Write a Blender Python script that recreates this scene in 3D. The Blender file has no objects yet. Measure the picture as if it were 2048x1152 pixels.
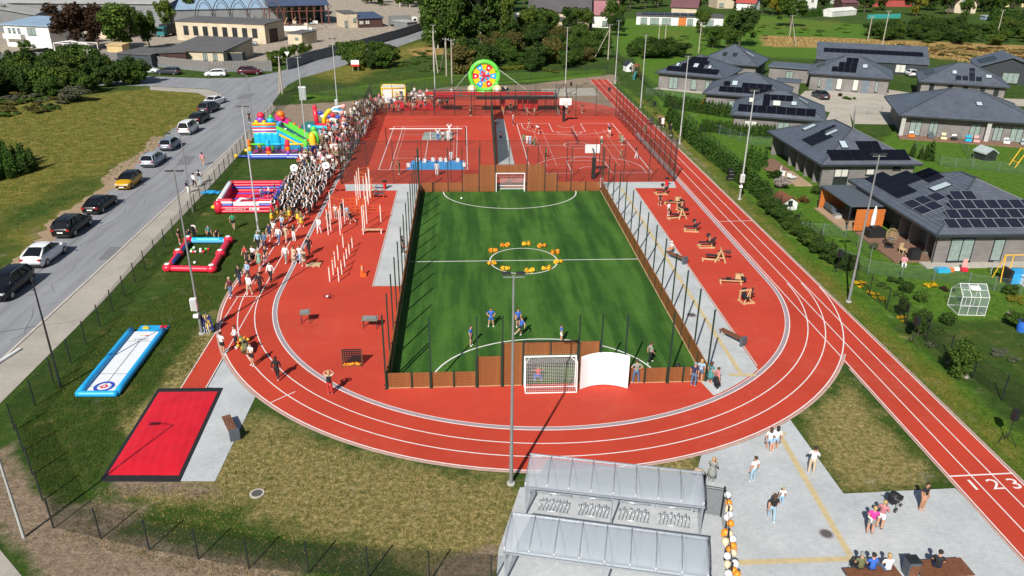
import bpy,bmesh,math,random
import numpy as np
from mathutils import Vector,Matrix
from mathutils.geometry import tessellate_polygon
R = math.radians
rnd = random.Random(11)
SC = bpy.context.scene
COL = SC.collection
# ------------------------------------------------------------------ camera
CAM_H = 26.1
FPX,PIT,ROL,HED = 1543.171,.425046653,.0122257867,.0645203505
_fw = Vector((math.sin(HED)*math.cos(PIT),math.cos(HED)*math.cos(PIT),-math.sin(PIT)))
_rt = Vector((math.cos(HED),-math.sin(HED),0)); _up = _rt.cross(_fw)
_r2 = _rt*math.cos(ROL)+_up*math.sin(ROL); _u2 = -_rt*math.sin(ROL)+_up*math.cos(ROL)
cd = bpy.data.cameras.new('camera'); cam = bpy.data.objects.new('camera',cd); COL.objects.link(cam)
cd.sensor_width = 36; cd.lens = FPX/2048*36; cd.clip_start = .5; cd.clip_end = 6000
cam.matrix_world = Matrix(((_r2.x,_u2.x,-_fw.x,0),(_r2.y,_u2.y,-_fw.y,0),(_r2.z,_u2.z,-_fw.z,CAM_H),(0,0,0,1)))
SC.camera = cam
# ------------------------------------------------------------------ light
SUN_EL,SUN_AZ = R(39.5),R(24)            # shadows run towards +y, a little +x
w = bpy.data.worlds.new('World'); SC.world = w; w.use_nodes = True
nt = w.node_tree; nt.nodes.clear()
sky = nt.nodes.new('ShaderNodeTexSky'); sky.sky_type = 'NISHITA'; sky.sun_disc = False
sky.sun_elevation = SUN_EL; sky.sun_rotation = math.pi+SUN_AZ
sky.air_density = 1.2; sky.dust_density = 1.0; sky.ozone_density = 1.5
bg = nt.nodes.new('ShaderNodeBackground'); bg.inputs[1].default_value = .055
wo = nt.nodes.new('ShaderNodeOutputWorld')
nt.links.new(sky.outputs[0],bg.inputs[0]); nt.links.new(bg.outputs[0],wo.inputs[0])
sd = bpy.data.lights.new('sun','SUN'); sd.energy = 5.0; sd.angle = R(.55); sd.color = (1,.955,.88)
sun = bpy.data.objects.new('sun',sd); COL.objects.link(sun)
_d = Vector((math.sin(SUN_AZ)*math.cos(SUN_EL),math.cos(SUN_AZ)*math.cos(SUN_EL),-math.sin(SUN_EL)))
sun.rotation_euler = _d.to_track_quat('-Z','Y').to_euler(); sun.location = (-20,-40,60)
SC.view_settings.view_transform = 'Standard'; SC.view_settings.look = 'None'
SC.view_settings.exposure = .28; SC.view_settings.gamma = 1; SC.view_settings.use_curve_mapping = False
try:
    SC.cycles.max_bounces = 6; SC.cycles.transparent_max_bounces = 12
except Exception: pass

def G(px,py,z=0.0):
    """point of the place at height z seen at photo pixel (px, py)"""
    d = _r2*((px-1024)/FPX)-_u2*((py-576)/FPX)+_fw
    t = (z-CAM_H)/d.z
    return Vector((d.x*t,d.y*t,z))
def GG(*ps): return [G(*p) for p in ps]
def HT(px,py,top):
    """height of an upright thing whose foot is at (px,py) and whose top shows at row top"""
    b = G(px,py); best = 0; e = 1e9
    for i in range(1,500):
        h = i*.05; v = Vector((b.x,b.y,h-CAM_H)); y = 576-FPX*v.dot(_u2)/v.dot(_fw)
        if abs(y-top) < e: e = abs(y-top); best = h
    return best
# ------------------------------------------------------------------ materials
M = {}
def _m(name):
    m = bpy.data.materials.new(name); m.use_nodes = True; n = m.node_tree
    for x in list(n.nodes): n.nodes.remove(x)
    o = n.nodes.new('ShaderNodeOutputMaterial'); b = n.nodes.new('ShaderNodeBsdfPrincipled')
    n.links.new(b.outputs[0],o.inputs[0]); M[name] = m
    return m,n,b,o
def N(n,t,**kw):
    x = n.nodes.new('ShaderNode'+t)
    for k,v in kw.items():
        if k.startswith('i'): x.inputs[int(k[1:])].default_value = v
        else: setattr(x,k,v)
    return x
def noise(n,src,sc,det=4,rough=.6):
    t = N(n,'TexNoise'); t.inputs['Scale'].default_value = sc; t.inputs['Detail'].default_value = det
    t.inputs['Roughness'].default_value = rough
    if src is not None: n.links.new(src,t.inputs['Vector'])
    return t.outputs['Fac']
def ramp(n,f,stops):
    r = N(n,'ValToRGB'); e = r.color_ramp.elements
    while len(e) < len(stops): e.new(.5)
    for k,(p,c) in zip(e,stops): k.position = p; k.color = (*c,1) if len(c) == 3 else c
    n.links.new(f,r.inputs[0]); return r.outputs[0]
def mix(n,f,a,b,mode='MIX'):
    x = N(n,'MixRGB',blend_type=mode)
    for i,s in ((0,f),(1,a),(2,b)):
        if isinstance(s,(int,float)): x.inputs[i].default_value = s
        elif isinstance(s,tuple): x.inputs[i].default_value = (*s,1)
        else: n.links.new(s,x.inputs[i])
    return x.outputs[0]
def sc3(c,k): return tuple(min(1,x*k) for x in c)
def mat(name,c,r=.75,v=.14,sc=4.,m=0.,bump=0.,world=False,spec=.5,sc2=None,coat=0.):
    if name in M: return M[name]
    mm,n,b,o = _m(name)
    src = N(n,'NewGeometry').outputs['Position'] if world else N(n,'TexCoord').outputs['Object']
    f = noise(n,src,sc)
    col = ramp(n,f,[(.3,sc3(c,1-v)),(.7,sc3(c,1+v))])
    if sc2:
        f2 = noise(n,src,sc2,2); col = mix(n,.5,col,ramp(n,f2,[(.3,sc3(c,1-v)),(.7,sc3(c,1+v))]))
    n.links.new(col,b.inputs['Base Color'])
    b.inputs['Roughness'].default_value = r; b.inputs['Metallic'].default_value = m
    b.inputs['Specular IOR Level'].default_value = spec
    if coat: b.inputs['Coat Weight'].default_value = coat; b.inputs['Coat Roughness'].default_value = .05
    if bump:
        bp = N(n,'Bump'); bp.inputs['Strength'].default_value = bump; bp.inputs['Distance'].default_value = .02
        n.links.new(noise(n,src,sc*6,3),bp.inputs['Height']); n.links.new(bp.outputs[0],b.inputs['Normal'])
    return mm
def mesh_mat(name,c,cover):
    """welded wire or netting too fine to build wire by wire: partly open"""
    mm,n,b,o = _m(name); b.inputs['Base Color'].default_value = (*c,1); b.inputs['Roughness'].default_value = .6
    t = N(n,'BsdfTransparent'); x = N(n,'MixShader')
    x.inputs[0].default_value = cover
    n.links.new(t.outputs[0],x.inputs[1]); n.links.new(b.outputs[0],x.inputs[2]); n.links.new(x.outputs[0],o.inputs[0])
    return mm
def glass(name,c=(.6,.7,.75),alpha=.45,rough=.08):
    mm,n,b,o = _m(name); b.inputs['Base Color'].default_value = (*c,1); b.inputs['Roughness'].default_value = rough
    b.inputs['Specular IOR Level'].default_value = .6
    t = N(n,'BsdfTransparent'); x = N(n,'MixShader'); x.inputs[0].default_value = alpha
    n.links.new(t.outputs[0],x.inputs[1]); n.links.new(b.outputs[0],x.inputs[2]); n.links.new(x.outputs[0],o.inputs[0])
    return mm
# ------------------------------------------------------------------ mesh builder
class MB:
    def __init__(s): s.v = []; s.f = []; s.m = []; s.mats = []
    def mi(s,m):
        m = M[m] if isinstance(m,str) else m
        if m not in s.mats: s.mats.append(m)
        return s.mats.index(m)
    def add(s,vs,fs,m):
        k = len(s.v); s.v += [tuple(v) for v in vs]; i = s.mi(m)
        for f in fs: s.f.append(tuple(k+a for a in f)); s.m.append(i)
        return s
    def box(s,c,d,m,rz=0.,rx=0.,ry=0.):
        x,y,z = d[0]/2,d[1]/2,d[2]/2
        vs = [Vector((a,b,e)) for e in (-z,z) for a,b in ((-x,-y),(x,-y),(x,y),(-x,y))]
        if rx or ry or rz:
            q = Matrix.Rotation(rz,3,'Z')@Matrix.Rotation(ry,3,'Y')@Matrix.Rotation(rx,3,'X'); vs = [q@v for v in vs]
        c = Vector(c)
        return s.add([v+c for v in vs],[(3,2,1,0),(4,5,6,7),(0,1,5,4),(1,2,6,5),(2,3,7,6),(3,0,4,7)],m)
    def tube(s,ps,r,m,n=6,cap=True,r2=None):
        ps = [Vector(p) for p in ps]; L = len(ps); vs = []; fs = []
        up0 = None
        for i,p in enumerate(ps):
            d = (ps[min(i+1,L-1)]-ps[max(i-1,0)]).normalized()
            u = d.cross(Vector((0,0,1)) if abs(d.z) < .95 else Vector((0,1,0))).normalized()
            if up0 is not None and u.dot(up0) < 0: u = -u
            up0 = u; w_ = d.cross(u)
            rr = r if r2 is None else r+(r2-r)*i/(L-1)
            for k in range(n):
                a = 2*math.pi*(k+.5)/n; vs.append(p+(u*math.cos(a)+w_*math.sin(a))*rr)
        for i in range(L-1):
            for k in range(n):
                a,b = i*n+k,i*n+(k+1) % n; fs.append((a,b,b+n,a+n))
        if cap: fs += [tuple(range(n-1,-1,-1)),tuple(range((L-1)*n,L*n))]
        return s.add(vs,fs,m)
    def lathe(s,prof,c,m,n=10,sx=1,sy=1,ax=None):
        """prof: list of (r, z)"""
        c = Vector(c); vs = []; fs = []
        q = Matrix.Identity(3) if ax is None else Vector((0,0,1)).rotation_difference(Vector(ax)).to_matrix()
        for r,z in prof:
            for k in range(n):
                a = 2*math.pi*k/n; vs.append(c+q@Vector((r*math.cos(a)*sx,r*math.sin(a)*sy,z)))
        for i in range(len(prof)-1):
            for k in range(n):
                a,b = i*n+k,i*n+(k+1) % n; fs.append((a,b,b+n,a+n))
        fs += [tuple(range(n-1,-1,-1)),tuple(range((len(prof)-1)*n,len(prof)*n))]
        return s.add(vs,fs,m)
    def ball(s,c,r,m,n=10,k=6,sx=1,sy=1,sz=1):
        return s.lathe([(max(r*math.sin(math.pi*i/k),r*.02),-r*sz*math.cos(math.pi*i/k)) for i in range(k+1)],c,m,n,sx,sy)
    def prism(s,poly,z0,z1,m,top=None):
        poly = [(p[0],p[1]) for p in poly]
        A = sum(poly[i][0]*poly[(i+1) % len(poly)][1]-poly[(i+1) % len(poly)][0]*poly[i][1] for i in range(len(poly)))
        if A < 0: poly = poly[::-1]
        n = len(poly); vs = [(x,y,z0) for x,y in poly]+[(x,y,z1) for x,y in poly]
        s.add(vs,[(i,(i+1) % n,(i+1) % n+n,i+n) for i in range(n)]+[tuple(range(n-1,-1,-1))],m)
        return s.add([(x,y,z1) for x,y in poly],[tuple(range(n))],top or m)
    def quad(s,a,b,c,d,m): return s.add([a,b,c,d],[(0,1,2,3)],m)
    def build(s,name,parent=None,loc=(0,0,0),rz=0.,smooth=False):
        me = bpy.data.meshes.new(name); me.from_pydata(s.v,[],s.f)
        for m in s.mats: me.materials.append(m)
        if s.m: me.polygons.foreach_set('material_index',s.m)
        if smooth: me.polygons.foreach_set('use_smooth',[True]*len(me.polygons))
        me.update()
        return link(name,me,parent,loc,rz)
def link(name,me,parent=None,loc=(0,0,0),rz=0.):
    o = bpy.data.objects.new(name,me); COL.objects.link(o); o.location = loc; o.rotation_euler = (0,0,rz)
    if parent is not None: o.parent = parent
    return o
def tag(o,label=None,cat=None,group=None,kind=None):
    if label: o['label'] = label
    if cat: o['category'] = cat
    if group: o['group'] = group
    if kind: o['kind'] = kind
    return o
def thing(name,label,cat,loc=(0,0,0),rz=0.,group=None):
    o = bpy.data.objects.new(name,None); COL.objects.link(o); o.empty_display_size = .3
    o.location = loc; o.rotation_euler = (0,0,rz)
    return tag(o,label,cat,group)
KIDS = {}
def dup(root,loc,rz=0.,label=None,s=None):
    """copy a thing with its parts and sub-parts"""
    if root.name not in KIDS: KIDS[root.name] = [(c,list(c.children)) for c in root.children]
    r = root.copy(); COL.objects.link(r); r.location = loc; r.rotation_euler = (0,0,rz)
    if label: r['label'] = label
    if s: r.scale = (s,s,s) if isinstance(s,(int,float)) else s
    for c,gs in KIDS[root.name]:
        k = c.copy(); COL.objects.link(k); k.parent = r
        for g in gs:
            q = g.copy(); COL.objects.link(q); q.parent = k
    return r
def struct(o,name=None): o['kind'] = 'structure'; return o
def poly_mesh(mb,outer,z,m,holes=()):
    loops = [[Vector((p[0],p[1],0)) for p in outer]]+[[Vector((p[0],p[1],0)) for p in h] for h in holes]
    flat = [p for l in loops for p in l]
    fs = []
    for t in tessellate_polygon(loops):
        a,b,c = (flat[i] for i in t)
        fs.append(t if (b-a).cross(c-a).z > 0 else (t[0],t[2],t[1]))
    mb.add([(p.x,p.y,z) for p in flat],fs,m)
def sheet(name,outer,z,m,holes=()):
    mb = MB(); poly_mesh(mb,outer,z,m,holes); return struct(mb.build(name))
def strip(mb,pts,wd,z,m,closed=False):
    ps = [Vector((p[0],p[1])) for p in pts]; L = len(ps); vs = []
    for i,p in enumerate(ps):
        if closed: d = ps[(i+1) % L]-ps[i-1]
        else: d = ps[min(i+1,L-1)]-ps[max(i-1,0)]
        d.normalize(); nn = Vector((-d.y,d.x))*wd/2; vs += [(*(p+nn),z),(*(p-nn),z)]
    fs = [(2*i,2*i+1,2*i+3,2*i+2) for i in range(L-1)]
    if closed: fs.append((2*L-2,2*L-1,1,0))
    mb.add(vs,fs,m)
def arc(cx,cy,r,a0,a1,n=48):
    return [(cx+r*math.cos(R(a0+(a1-a0)*i/n)),cy+r*math.sin(R(a0+(a1-a0)*i/n))) for i in range(n+1)]

# ================================================================== GROUND
def smooth_in(X,Y,poly,wd):
    """1 inside the polygon, falling to 0 over wd metres"""
    inside = np.zeros(X.shape,bool); dist = np.full(X.shape,1e9)
    n = len(poly)
    for i in range(n):
        x1,y1 = poly[i][0],poly[i][1]; x2,y2 = poly[(i+1) % n][0],poly[(i+1) % n][1]
        c = ((y1 > Y) != (y2 > Y)) & (X < (x2-x1)*(Y-y1)/((y2-y1) or 1e-9)+x1); inside ^= c
        L = (x2-x1)**2+(y2-y1)**2 or 1e-9
        t = np.clip(((X-x1)*(x2-x1)+(Y-y1)*(y2-y1))/L,0,1)
        dist = np.minimum(dist,np.hypot(X-x1-t*(x2-x1),Y-y1-t*(y2-y1)))
    s = np.where(inside,dist,-dist); return np.clip(.5+s/wd,0,1)
def lin(a,b,n): return list(np.linspace(a,b,n,endpoint=False))
gx = lin(-3000,-400,8)+lin(-400,-110,50)+lin(-110,110,240)+lin(110,400,60)+lin(400,3000,8)+[3000]
gy = lin(-200,18,10)+lin(18,100,110)+lin(100,200,90)+lin(200,420,75)+lin(420,3500,12)+[3500]
GXm,GYm = np.meshgrid(gx,gy)
REG = {}
def reg(k,wd,*polys,base=None,val=1.):
    a = REG.setdefault(k,np.zeros(GXm.shape))
    for p in polys:
        pw = [G(*q) if len(q) == 2 else q for q in p]
        np.maximum(a,smooth_in(GXm,GYm,pw,wd)*val,out=a)
# dry straw-coloured lawn near the plaza
reg('dry',3.0,[(505,830),(620,875),(760,925),(1035,965),(1010,1100),(930,1130),(700,1090),(560,1050),(440,975),(450,900)],val=.62)
reg('dry',2.,[(1690,760),(1780,860),(1900,972),(1690,985),(1600,850)],val=.5)
reg('dry',2.,[(260,950),(520,940),(520,1010),(300,1010)],val=.55)
reg('dry',1.5,[(430,620),(440,700),(380,770),(340,820),(280,880),(250,850),(330,770)],val=.8)
reg('dry',1.5,[(1100,930),(1400,905),(1400,960),(1050,965)],val=.55)
# bare soil
reg('dirt',2.,[(0,900),(60,1000),(230,1080),(420,1130),(460,1160),(120,1160),(60,1090),(0,1040)],val=.95)
reg('dirt',1.5,[(290,1090),(600,1150),(600,1180),(260,1160)],val=.9)
reg('dirt',1.2,[(180,1000),(280,1010),(290,1050),(200,1050)],val=.6)
reg('dirt',1.5,[(230,960),(300,958),(430,970),(430,985),(240,985)],val=.75)
reg('dirt',1.,[(880,1110),(1000,1090),(1000,1152),(870,1152)],val=.7)
reg('dirt',1.6,[(22,545),(150,430),(215,385),(300,300),(322,300),(255,372),(150,470),(50,545)],val=.95)
reg('dirt',2.,[(0,560),(60,520),(90,530),(0,600)],val=.8)
reg('dirt',1.5,[(260,318),(318,290),(310,300),(262,325)],[(70,460),(92,455),(95,468),(68,472)],val=.6)
reg('dirt',.9,[(1350,285),(1700,634),(2048,973),(2048,957),(1708,627),(1358,284)],val=.5)
# sandy ground beyond the courts
reg('sand',2.5,[(536,255),(560,212),(690,205),(900,175),(1060,170),(1225,150),(1230,165),(1190,170),(1360,290),(1300,290),(1240,232),(740,205),(700,250),(625,300),(520,290)])
# yellowish mown field on the left, tan meadow and rough ground right
reg('yel',9.,[(-60,215),(300,175),(440,178),(445,205),(330,300),(120,380),(-80,470)],val=.56)
reg('yel',6.,[(600,150),(690,130),(850,80),(860,95),(700,165)],val=.6)
reg('yel',10.,[(1340,30),(1700,40),(1700,62),(1500,60)],val=.2)
reg('yel',14.,[(1290,60),(1400,60),(1400,110),(1290,100)],val=.2)
reg('yel',6.,[(100,540),(0,560),(0,470),(180,395),(260,318),(330,290),(300,320)],val=.45)
reg('tan',7.,[(1530,72),(1720,78),(2048,92),(2200,100),(2200,150),(2048,142),(1960,125),(1820,108),(1700,95),(1540,92)],val=1.)
reg('tan',3.,[(820,98),(880,92),(890,108),(830,112)],val=.8)
reg('lush',3.,[(1270,110),(1420,120),(1540,190),(1560,300),(1700,330),(1850,230),(2200,240),(2200,620),(1800,640),(1620,500),(1500,390),(1330,220)])
reg('lush',12.,[(1230,40),(1500,30),(1720,50),(1720,120),(1500,110),(1250,110)],val=.9)
reg('lush',2.,[(1225,160),(1345,285),(1530,460),(1700,620),(2048,960),(2048,880),(1780,655),(1600,500),(1470,390),(1330,240)],val=.8)
reg('yel',1.6,[(1352,284),(1530,460),(1700,628),(2048,958),(2048,900),(1770,655),(1600,505),(1480,385),(1345,245),(1240,165)],val=.42)
reg('lush',3.,[(590,192),(740,170),(900,150),(1060,145),(1210,140),(1190,155),(900,172),(620,200)],val=.9)
# gravel yards of the works at the upper left
reg('yard',3.,[(-80,124),(250,122),(350,118),(560,125),(870,50),(1000,20),(700,-10),(560,20),(0,30),(-100,80)])
reg('yard',3.,[(1000,50),(1060,45),(1060,55),(1000,58)])
vs = [(float(x),float(y),0.) for y in gy for x in gx]
nx = len(gx)
me = bpy.data.meshes.new('ground'); me.from_pydata(vs,[],[(j*nx+i,j*nx+i+1,(j+1)*nx+i+1,(j+1)*nx+i) for j in range(len(gy)-1) for i in range(nx-1)])
for k,a in REG.items():
    at = me.attributes.new(k,'FLOAT','POINT'); at.data.foreach_set('value',a.ravel().astype(np.float32))
mg,n,b,o = _m('lawn')
P = N(n,'NewGeometry').outputs['Position']
def att(k): return N(n,'Attribute',attribute_name=k).outputs['Fac']
n1,n2,n3 = noise(n,P,.12,5),noise(n,P,.9,5,.65),noise(n,P,6,4,.7)
green = ramp(n,n1,[(.3,(.022,.055,.009)),(.55,(.042,.085,.011)),(.72,(.075,.10,.018))])
g2 = ramp(n,n2,[(.3,(.018,.043,.006)),(.5,(.042,.082,.011)),(.72,(.10,.115,.03))])
col = mix(n,.55,green,g2)
fine = ramp(n,n3,[(.25,(.45,.45,.42)),(.5,(1,1,1)),(.75,(1.6,1.55,1.4))])
def layer(k,stops,wid,sc,det=5):
    """blend a kind of ground in, its edge broken up by noise"""
    global col
    a = att(k); nn = noise(n,P,wid,5,.65)
    s = N(n,'Math',operation='ADD'); n.links.new(a,s.inputs[0]); n.links.new(nn,s.inputs[1])
    f = ramp(n,s.outputs[0],[(.0,(0,0,0)),(.78,(0,0,0)),(1.,(1,1,1))])
    q = N(n,'Math',operation='MULTIPLY',i1=1.0); n.links.new(a,q.inputs[0])
    s2 = N(n,'Math',operation='MULTIPLY_ADD',i1=1.25,i2=-.78); n.links.new(s.outputs[0],s2.inputs[0])
    s3 = N(n,'Math',operation='MULTIPLY',i1=2.4,use_clamp=True); n.links.new(s2.outputs[0],s3.inputs[0])
    c = ramp(n,noise(n,P,sc,det,.7),stops)
    col = mix(n,s3.outputs[0],col,c)
layer('lush',[(.3,(.040,.105,.009)),(.5,(.07,.155,.013)),(.72,(.13,.20,.024))],.5,1.6)
layer('yel',[(.3,(.075,.10,.014)),(.5,(.15,.145,.026)),(.72,(.29,.22,.065))],.13,.7)
layer('dry',[(.28,(.07,.085,.018)),(.45,(.19,.165,.055)),(.6,(.33,.265,.11)),(.8,(.48,.38,.19))],.5,3.2,6)
layer('tan',[(.3,(.12,.095,.03)),(.5,(.33,.21,.075)),(.7,(.42,.29,.13))],.2,.5)
layer('dirt',[(.28,(.14,.10,.07)),(.5,(.24,.18,.125)),(.75,(.33,.26,.19))],.7,2.5)
layer('sand',[(.25,(.20,.145,.105)),(.5,(.27,.205,.15)),(.75,(.34,.27,.205))],.8,.8)
layer('yard',[(.25,(.22,.18,.14)),(.5,(.34,.29,.235)),(.75,(.46,.41,.34))],.3,.6)
col = mix(n,.8,col,fine,'MULTIPLY')
n.links.new(col,b.inputs['Base Color']); b.inputs['Roughness'].default_value = .95; b.inputs['Specular IOR Level'].default_value = .15
bp = N(n,'Bump'); bp.inputs['Strength'].default_value = .8; bp.inputs['Distance'].default_value = .12
hh = N(n,'Math',operation='ADD'); n.links.new(noise(n,P,9,4,.75),hh.inputs[0]); n.links.new(n2,hh.inputs[1])
n.links.new(hh.outputs[0],bp.inputs['Height']); n.links.new(bp.outputs[0],b.inputs['Normal'])
me.materials.append(mg); struct(link('ground',me))

# ---- surface materials
def rubber(name,c):
    mm,n,b,o = _m(name); P = N(n,'NewGeometry').outputs['Position']
    col = ramp(n,noise(n,P,.16,5,.65),[(.25,sc3(c,.86)),(.5,c),(.75,sc3(c,1.14))])
    gr = ramp(n,noise(n,P,60,2,.8),[(.3,(.72,.72,.72)),(.7,(1.25,1.25,1.25))])
    du = mix(n,.5,noise(n,P,1.1,7,.72),noise(n,P,.11,3,.6)); dust = ramp(n,du,[(.50,(0,0,0)),(.57,(.05,.05,.05)),(.72,(.34,.34,.34))])
    col = mix(n,1.,col,gr,'MULTIPLY'); col = mix(n,dust,col,(.46,.20,.15))
    n.links.new(col,b.inputs['Base Color']); b.inputs['Roughness'].default_value = .8; b.inputs['Specular IOR Level'].default_value = .3
    bp = N(n,'Bump'); bp.inputs['Strength'].default_value = .35; bp.inputs['Distance'].default_value = .01
    n.links.new(noise(n,P,70,2),bp.inputs['Height']); n.links.new(bp.outputs[0],b.inputs['Normal'])
rubber('track_rubber',(.455,.046,.022)); rubber('court_rubber',(.485,.050,.026))
mat('white_line',(.74,.72,.70),.6,.1,3,world=True)
mat('thin_line',(.62,.40,.36),.7,.1,3,world=True)
def paving(name,c,bw,bh,jd=.88,rot=0.):
    mm,n,b,o = _m(name); P = N(n,'NewGeometry').outputs['Position']
    mp = N(n,'Mapping'); mp.inputs['Rotation'].default_value = (0,0,rot); n.links.new(P,mp.inputs[0])
    t = N(n,'TexBrick'); n.links.new(mp.outputs[0],t.inputs['Vector'])
    t.inputs['Scale'].default_value = 1; t.inputs['Brick Width'].default_value = bw; t.inputs['Row Height'].default_value = bh
    t.inputs['Mortar Size'].default_value = .012; t.inputs['Color1'].default_value = (*sc3(c,.95),1)
    t.inputs['Color2'].default_value = (*sc3(c,1.06),1); t.inputs['Mortar'].default_value = (*sc3(c,jd),1)
    s = ramp(n,noise(n,P,.35,6,.65),[(.3,(.84,.84,.84)),(.5,(1,1,1)),(.72,(1.14,1.13,1.11))])
    s2 = ramp(n,noise(n,P,3,4,.7),[(.3,(.93,.93,.93)),(.7,(1.06,1.06,1.06))])
    col = mix(n,1.,t.outputs[0],s,'MULTIPLY'); col = mix(n,1.,col,s2,'MULTIPLY')
    n.links.new(col,b.inputs['Base Color']); b.inputs['Roughness'].default_value = .85; b.inputs['Specular IOR Level'].default_value = .3
paving('plaza_paving',(.445,.465,.475),.2,.1); paving('path_paving',(.46,.48,.485),.2,.1)
paving('sidewalk_paving',(.37,.34,.295),.2,.1); paving('drive_paving',(.42,.385,.325),.2,.1)
def asphalt(name,c):
    mm,n,b,o = _m(name); P = N(n,'NewGeometry').outputs['Position']
    mp = N(n,'Mapping'); mp.inputs['Scale'].default_value = (1.4,.12,1); mp.inputs['Rotation'].default_value = (0,0,R(-3)); n.links.new(P,mp.inputs[0])
    a = ramp(n,noise(n,mp.outputs[0],.7,5,.6),[(.3,sc3(c,.82)),(.7,sc3(c,1.18))])
    g_ = ramp(n,noise(n,P,25,3,.8),[(.3,(.85,.85,.85)),(.7,(1.15,1.15,1.15))])
    col = mix(n,1.,a,g_,'MULTIPLY'); n.links.new(col,b.inputs['Base Color']); b.inputs['Roughness'].default_value = .85; b.inputs['Specular IOR Level'].default_value = .3
asphalt('asphalt',(.235,.24,.255))
mat('crack',(.10,.10,.10),.9)
mat('kerb',(.47,.43,.38),.85,.12,2,world=True); mat('pinkish_edge',(.44,.31,.26),.85,.15,2,world=True)
mat('channel',(.30,.27,.30),.7,.1,5,world=True); mat('tactile',(.50,.40,.22),.8,.12,3,world=True)

# ---- roads
def road_edge(*p): return GG(*p)
RD = GG((-120,660),(0,552),(165,412),(262,325),(345,258),(408,222),(448,205),(440,186),(418,178),(290,172),(150,170),(-60,172),(-60,142),(180,148),(290,152),(420,157),(500,155),(560,143),(640,118),(760,84),(846,57),(900,40),(935,44),(862,70),(800,92),(745,112),(660,140),(600,157),(575,170),(560,186),(545,206),(512,248),(470,288),(330,418),(160,576),(-30,752))
sheet('road',RD,.008,'asphalt')
SWK = GG((-32,754),(159,577),(329,419),(469,289),(511,249),(544,207),(552,215),(532,243),(497,289),(400,396),(300,500),(205,604),(100,708),(0,808),(-60,868))
sheet('sidewalk',SWK,.03,'sidewalk_paving')
mb = MB(); kb = [Vector((p.x,p.y)) for p in GG((-32,753),(159.5,576.5),(329.5,418.5),(469.5,288.5),(511.5,248.5),(544.5,206.5))]
for a,c in zip(kb[:-1],kb[1:]):
    d = c-a; mb.box((*((a+c)/2),.03),(d.length,.18,.1),'kerb',rz=math.atan2(d.y,d.x))
struct(mb.build('kerb'))
mb = MB()
strip(mb,GG((60,560),(180,456),(268,388),(345,320),(375,290)),.07,.013,'crack')
strip(mb,GG((0,665),(60,655),(140,645),(155,640)),.05,.034,'crack')
r_ = random.Random(2)
for (px,py) in ((120,560),(200,470),(300,390),(230,440),(380,300),(420,262),(480,210),(60,640),(330,330),(520,180)):
    a = G(px,py); strip(mb,[(a.x+r_.uniform(-.4,.4)*i,a.y+1.1*i+r_.uniform(-.3,.3)) for i in range(-3,4)],.045,.013,'crack')
struct(mb.build('tar_seam'))
mat('patch',(.16,.162,.17),.9,.15,2,world=True)
for q in (((196,520),(240,520),(262,494),(220,494)),((352,330),(378,330),(392,312),(366,312)),((470,200),(500,196),(512,186),(482,190))): sheet('asphalt_patch',GG(*q),.012,'patch')
sheet('road_verge',GG((-60,1000),(0,1100),(50,1160),(-60,1200)),.02,'sidewalk_paving')
mat('bare_soil',(.30,.215,.135),.95,.3,1.2,bump=.4,world=True,sc2=5)
LE = [G(*q) for q in ((10,548),(60,505),(118,455),(165,414),(215,371),(262,327),(296,299),(330,270))]; a_ = []; b_ = []; r_ = random.Random(6)
for p,q in zip(LE[:-1],LE[1:]):
    for i in range(9): c = p.lerp(q,i/9); a_.append((c.x-r_.uniform(.5,1.5)-.5*math.sin(c.y*.35),c.y)); b_.append((c.x+.7+r_.uniform(0,.5),c.y))
sheet('shoulder',a_+b_[::-1],.011,'bare_soil')
# pale worn shoulder of the junction
sheet('shoulder',GG((300,173),(418,179),(441,187),(449,206),(430,214),(415,195),(395,186),(300,180)),.012,'sidewalk_paving')

# ---- running track
CX,CY,RI,RO = 5.2,57.7,20.4,24.2
XL,XR = CX-RI,CX+RI          # inner edges of the two straights
CYF = 118.5
YS,YE = 16.,160.5
oval = [(XL-3.8,CY),(XL-3.8,CYF)]+arc(CX,CYF,RO,180,0)+[(XR+3.8,CYF),(XR+3.8,CY)]+arc(CX,CY,RO,0,-180)
sheet('infield',oval,.012,'court_rubber')
# the straight running past the bend, both ends
sheet('running_track',[(XR+.1,YS),(XR+3.82,YS),(XR+3.82,YE),(XR+.1,YE)],.018,'track_rubber')
trk = [(XL-3.8,CY),(XL-3.8,CYF),(XL,CYF),(XL,CY)]+arc(CX,CY,RI,180,360)+[(XR+.098,CY)]+[(XR+.098,CY-6)]+[p for p in arc(CX,CY,RO,0,-180) if p[0] < XR+.098][0:]
ob = [(XL-3.8,CYF),(XL,CYF),(XL,CY)]+arc(CX,CY,RI,180,360)+[(XR+.098,CY)]
oo = [p for p in arc(CX,CY,RO,-180,0,96) if p[0] < XR+.098]
sheet('running_track',ob+[(XR+.098,oo[-1][1])]+oo[::-1],.018,'track_rubber')
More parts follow.
